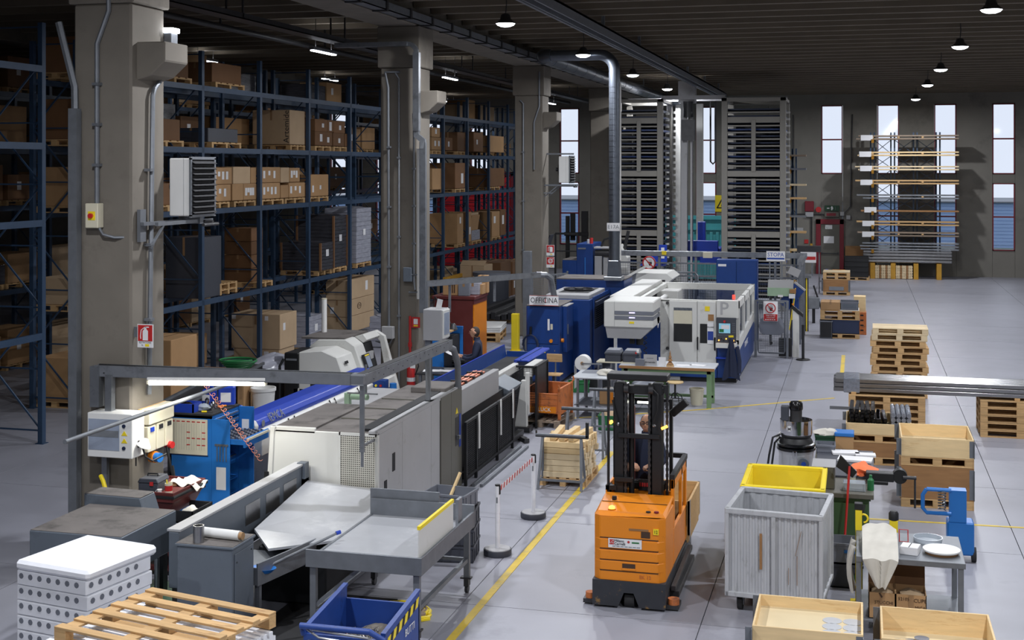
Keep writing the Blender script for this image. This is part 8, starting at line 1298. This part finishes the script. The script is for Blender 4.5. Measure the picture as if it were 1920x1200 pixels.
for k in range(5):
    for i in range(7 - (k > 2)): P('profile', t, 'wrap_black2', box(-.035, .035, -.5, .5, 0, .075), .012, loc=(-.32 + .095 * i + RNG.uniform(-.01, .01), RNG.uniform(-.03, .03), .078 * k if i < 5 else .078 * min(k, 2)), rz=RNG.uniform(-2, 2))
t = thing('clear_bundle', 'bundle of clear wrapped tubes beside the black profiles', 'tubes', (.74, 25.35, .58))
for k in range(4):
    for i in range(4): P('tube', t, 'wrap_clear', cyl((-.13 + .09 * i, -.5, .05 + .085 * k), (-.13 + .09 * i, .5, .05 + .085 * k), .042, 10), 0, True)
one('steel_bar', 'single steel bar sticking out left of the black profiles', 'bar', 'galv_dull', box(-.35, .4, -.02, .02, 0, .06), (-.2, 26.6, .64)); one('bar_rest', 'wooden rest under the single steel bar', 'rest', 'wood', box(-.2, .3, -.1, .1, 0, .64), (.05, 26.6, 0), bev=.005)
for k in range(2): pallet(['lower', 'upper'][k] + ' pallet between the crates at the right edge', (1.2, 22.4, [0, .66][k]), 0, 1.1, 1.2, True, 'wood', 'pallets at the right edge')
collar_box('lower wooden crate with metal hinges at the right edge', (1.2, 22.4, .146), 1.1, 1.2, .51, None, 'wood_brown'); collar_box('upper pale wooden crate at the right edge', (1.2, 22.4, .806), 1.1, 1.2, .3, .1, 'wood_new')
# mid right crates
pallet('bottom pallet under the blue crate stack', (-.57, 43.0, 0), 0, 1.2, .8, True, 'wood'); t = stack_crate('dark blue crate in the mid-floor stack', (-.4, 43.0, .146), 0, .85, .8, .42, 'navy', None, False); P('lid', t, 'navy', box(-.43, .43, -.41, .41, .42, .43))
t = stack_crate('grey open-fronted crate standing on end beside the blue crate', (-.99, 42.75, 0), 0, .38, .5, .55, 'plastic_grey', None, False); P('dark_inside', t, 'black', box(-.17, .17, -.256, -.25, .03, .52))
for k in range(2): pallet(['lower', 'upper'][k] + ' pallet on the blue crate', (-.57, 43.0, .58 + .147 * k), 0, 1.2, .8, True, 'wood', 'pallets on the blue crate')
carton('flat brown carton on the pallets above the blue crate', -.56, 42.62, .875, .6, .8, .26, 'card'); t = stack_crate('grey plastic crate beside the flat carton', (-.28, 43.02, .9), 0, .54, .76, .24, 'plastic_grey', None, False); P('inside', t, 'mach_slate', box(-.22, .22, -.386, -.38, .05, .18)); one('white_board_slab', 'white board slab under the grey plastic crate', 'board', 'white', box(-.29, .29, -.4, .4, 0, .024), (-.28, 43.02, .875))
t = thing('orange_crate', 'orange slatted crate behind the blue crate stack', 'crate', (.1, 44.0, 0)); P('body', t, 'orange_rust', box(-.3, .14, -.3, .3, .0, .72), .01); P('slot', t, 'ink', [box(-.05, .05, -.304, -.3, .12 + .16 * k, .17 + .16 * k) for k in range(4)]); one('timber_block', 'pale timber block on the orange crate', 'block', 'wood_new', box(-.25, .12, -.25, .25, 0, .5), (.1, 44.0, .72), bev=.006)
collar_box('brown wooden crate with metal front in the far stack', (-.9, 57.3, .146), 1.1, .9, .5, None, 'wood_brown'); pallet('pallet under the far brown crate', (-.9, 57.3, 0), 0, 1.1, .9, True, 'wood')
for k in range(2): pallet(['lower', 'upper'][k] + ' pallet on the far brown crate', (-.9, 57.3, .65 + .147 * k), 0, 1.1, .9, True, 'wood', 'pallets on the far crate')
for k in range(2): one('timber_board', ['near', 'far'][k] + ' pale wooden lid on the far pallets', 'lid', 'wood_pale', box(-.55, .55, -.22, .22, 0, .05), (-.9, 57.08 + .46 * k, .945), bev=.004)
one('crate_front_plate', 'grey slotted plate on the front of the far crate', 'plate', 'galv', [box(-.3, .3, -.01, 0, 0, .16)] + [box(-.27 + .1 * k, -.21 + .1 * k, -.014, -.01, .02, .14) for k in range(6)], (-.9, 56.845, .2))
# black crates and small carts near the back wall
for k in range(4): stack_crate(['lowest', 'second', 'third', 'top'][k] + ' black crate by the emergency door', (-.1, 65.0, .146 + .24 * k), 0, 1.1, .9, .235, 'black', 'black crates by the back wall'); 
pallet('pallet under the black crates by the emergency door', (-.1, 65.0, 0), 0, 1.2, .9, True, 'wood'); one('wood_panel', 'brown board leaning on the back wall behind the black crates', 'board', 'wood_brown', rot(box(-.6, .6, 0, .03, 0, 1.45), -6, 'X'), (-.05, 67.6, 0))
t = thing('low_cart', 'low cart with an orange tray before the emergency door', 'cart', (-1.1, 63.5, 0)); P('tray', t, 'orange', box(-.1, .5, -.3, .3, .4, .55), .01); P('deck', t, 'green_mach', box(-.5, .55, -.35, .35, .3, .38), .01); P('bundle', t, 'sticker_blue', blob((-.35, 0, .48), .14, .2, .1, 4, .3), 0, True)
for x in (-.4, .45): P('leg', t, 'dark_steel', [box(x - .03, x + .03, -.3, -.24, 0, .3), box(x - .03, x + .03, .24, .3, 0, .3)])
t = thing('motor_stand', 'electric motor on a grey stand left of the emergency door', 'motor', (-2.55, 66.9, 0)); P('motor', t, 'galv', cyl((-.35, 0, 1.25), (.3, 0, 1.25), .17, 18), 0, True); P('shaft', t, 'dark_steel', cyl((.3, 0, 1.28), (.55, 0, 1.28), .1, 12), 0, True); P('stand', t, 'galv_dull', [box(-.4, .35, -.2, .2, 1.0, 1.06), box(-.4, -.34, -.2, -.14, 0, 1), box(.29, .35, -.2, -.14, 0, 1), box(-.4, -.34, .14, .2, 0, 1), box(.29, .35, .14, .2, 0, 1)])
# fixtures around the emergency door
yb = 67.97
t = thing('alarm_siren', 'dark red alarm siren on the back wall', 'siren', (-2.4, yb, 3.35)); P('body', t, 'red_frame', box(-.22, .22, -.16, 0, -.22, .3), .02); P('box', t, 'mach_grey', box(-.2, .2, -.12, 0, -.5, -.24), .02); P('bell', t, 'red', cyl((.45, -.1, -.12), (.45, 0, -.12), .14, 16), 0, True)
sg = plate('exit_sign', 'green exit sign over the emergency door', 'sign', (-1.3, yb, 3.3), .72, .28, 0, 'plastic_green_dk'); P('runner', sg, 'paper', [blob((-.0, -.012, .0), .05, .004, .1, 3, .4), bar((.18, -.012, -.08), (.18, -.012, .08), .004, .12), bar((-.24, -.012, 0), (-.12, -.012, 0), .004, .06)])
t = thing('emergency_light', 'dark emergency light box under the exit sign', 'lamp', (-1.3, yb, 2.98)); P('box', t, 'mach_olive', box(-.36, .36, -.1, 0, -.12, .14), .02); P('window', t, 'red_frame', box(-.26, .2, -.106, -.1, -.06, .08)); P('side_box', t, 'mach_grey', box(.4, .6, -.08, 0, -.05, .15), .01)
one('wall_conduit', 'dark conduit looping over the emergency door', 'conduit', 'dark_steel', [tube([(-3.2, yb - .04, 8.0), (-3.2, yb - .04, 3.2), (-3.0, yb - .04, 3.0), (-.75, yb - .04, 3.0), (-.4, yb - .04, 3.4), (-.3, yb - .04, 8.0)], .03, 6), tube([(-2.3, yb - .04, 3.0), (-2.3, yb - .04, 1.5)], .035, 6)], smooth=True)
plate('wall_notice', 'small grey notice plate left of the emergency door', 'sign', (-2.95, yb, 2.2), .5, .22, 0, 'mach_grey'); plate('fire_button', 'small red fire call plate by the emergency door', 'sign', (-2.55, yb, 1.62), .2, .2, 0, 'red')
one('pull_station', 'yellow and red valve at the end of the wall conduit', 'valve', 'rack_yellow', [box(-.06, .06, -.1, 0, -.1, .1)], (-2.3, yb, 1.42)); one('wall_switch', 'pale switch box right of the emergency door', 'switch', 'mach_grey', [box(-.1, .1, -.08, 0, -.1, .1)], (-.5, yb, 2.85), bev=.01)
# cantilever racks with timber boards
def cant(label, x0, x1, y, zs, short, ends):
    t = thing('cantilever_rack', label, 'rack', (0, 0, 0), 0, 'cantilever racks'); xs = [x0 + .35, (x0 + x1) / 2 if short else x0 + 1.3] + ([] if short else [x0 + 2.35, x0 + 3.4])
    for x in xs:
        P('column', t, 'rack_blue', [box(x - .12, x - .05, y + .4, y + .55, 0, zs[-1] + .3), box(x + .05, x + .12, y + .4, y + .55, 0, zs[-1] + .3)], .004); P('foot', t, 'rack_yellow', box(x - .11, x + .11, y - .5, y + .6, 0, .75 if not short else .3), .006)
        for z in zs[1:]: P('arm', t, 'rack_yellow', [box(x - .04, x + .04, y - .45, y + .5, z - .16, z - .06), box(x - .06, x + .06, y - .5, y - .43, z - .22, z - .04)], key='arm%.1f%d' % (z, short))
    for a, b in zip(xs[:-1], xs[1:]):
        for k, z in enumerate(zs[1:-1]): P('brace', t, 'rack_blue', bar((a, y + .5, z), (b, y + .5, zs[k + 2]), .03), key='cb%.2f%d%.1f' % (a, k, y)); P('brace', t, 'rack_blue', bar((b, y + .5, z), (a, y + .5, zs[k + 2]), .03))
    return t
ZS = [.75, 1.45, 2.1, 2.62, 3.28, 3.9, 4.6, 5.27, 5.96, 6.75]
cant('tall rack of long boards before the right back window', .3, 4.3, 66.2, ZS, False, 1)
names = ['dark profiles', 'weathered boards', 'thin pallets', 'brown boards', 'pale boards', 'grey profiles', 'rough boards', 'wide pale planks', 'single thin boards', 'old grey planks', 'stacked boards']
for k, z in enumerate(ZS[1:]):
    nb = [3, 2, 2, 1, 2, 2, 2, 2, 2][k]
    for q in range(nb):
        o = one('long_board', ('%s long board on the %s level of the tall board rack' % (['Lower', 'Upper', 'Third'][q].lower(), ['lowest', 'second', 'third', 'fourth', 'fifth', 'sixth', 'seventh', 'eighth', 'top'][k])), 'board', ['galv', 'wood_grey', 'wood', 'wood_brown', 'galv', 'wood', 'wood_pale', 'wood_new', 'wood_grey'][k], [box(-.25 + RNG.uniform(-.25, .2), 4.3, -.4, .3, 0, .07)], (.3, 66.2, z - .06 + .14 * q), bev=.006, group='boards on the tall rack')
        if q and k not in (0,): P('spacer', o, 'wood', [box(.3, .4, -.42, .32, -.07, 0), box(1.5, 1.6, -.42, .32, -.07, 0), box(2.6, 2.7, -.42, .32, -.07, 0)])
    if k not in (0, 4): one('end_tag', 'white paper tag hanging on the %s level of the tall board rack' % ['lowest', 'second', 'third', 'fourth', 'fifth', 'sixth', 'seventh', 'eighth', 'top'][k], 'tag', 'paper', box(-.28, .28, -.012, 0, -.12, .14), (.36 + RNG.uniform(-.15, .2), 65.77, z + .02), group='tags on the tall rack')
t = thing('firewood', 'split logs stacked on the floor under the tall board rack', 'logs', (0, 0, 0))
for k in range(90): P('log', t, 'wood_pale' if k % 3 else 'wood_brown', cyl((0, -.25, 0), (0, .25, 0), .07, 6), key='log%d' % bool(k % 3), loc=(.72 + (k % 18) * .095 + (.1 if (k % 18) > 8 else 0), 66.0, .08 + (k // 18) * .125))
for k in range(4): one('steel_tube_row', ['lowest', 'second', 'third', 'top'][k] + ' shiny tube bundle at the foot of the tall board rack', 'tubes', 'steel', box(.2, 4.3, -.35, .3, 0, .12), (.0, 66.15, .78 + .15 * k), bev=.03)
ZS2 = [.6, 1.7, 2.5, 3.2, 4.0, 4.6, 5.3, 5.9]
cant('narrow board rack right of the storage tower', -3.3, -2.3, 60, ZS2, True, 1)
for k, z in enumerate(ZS2[1:]): one('short_board', 'board with pale edge on the %s level of the narrow rack' % ['lowest', 'second', 'third', 'fourth', 'fifth', 'sixth', 'top'][k], 'board', ['wood_new', 'wood', 'galv', 'wood', 'wood_pale', 'plastic_grey', 'wood_grey'][k], box(-.75, .55, -.4, .3, 0, .08), (-2.8, 60, z - .06), bev=.006, group='boards on the narrow rack')
t = thing('red_white_sign', 'red and white plate leaning on the narrow rack', 'sign', (-2.05, 57.5, 0)); P('plate', t, 'paper', box(-.35, .3, -.02, 0, 1.3, 1.75)); P('stripe', t, 'red', box(-.33, .28, -.024, -.02, 1.42, 1.56)); P('top_box', t, 'dark_steel', box(-.5, .5, 0, .5, 1.75, 2.0)); P('leg', t, 'galv_dull', [box(-.45, -.4, .1, .15, 0, 1.8), box(.4, .45, .1, .15, 0, 1.8)])
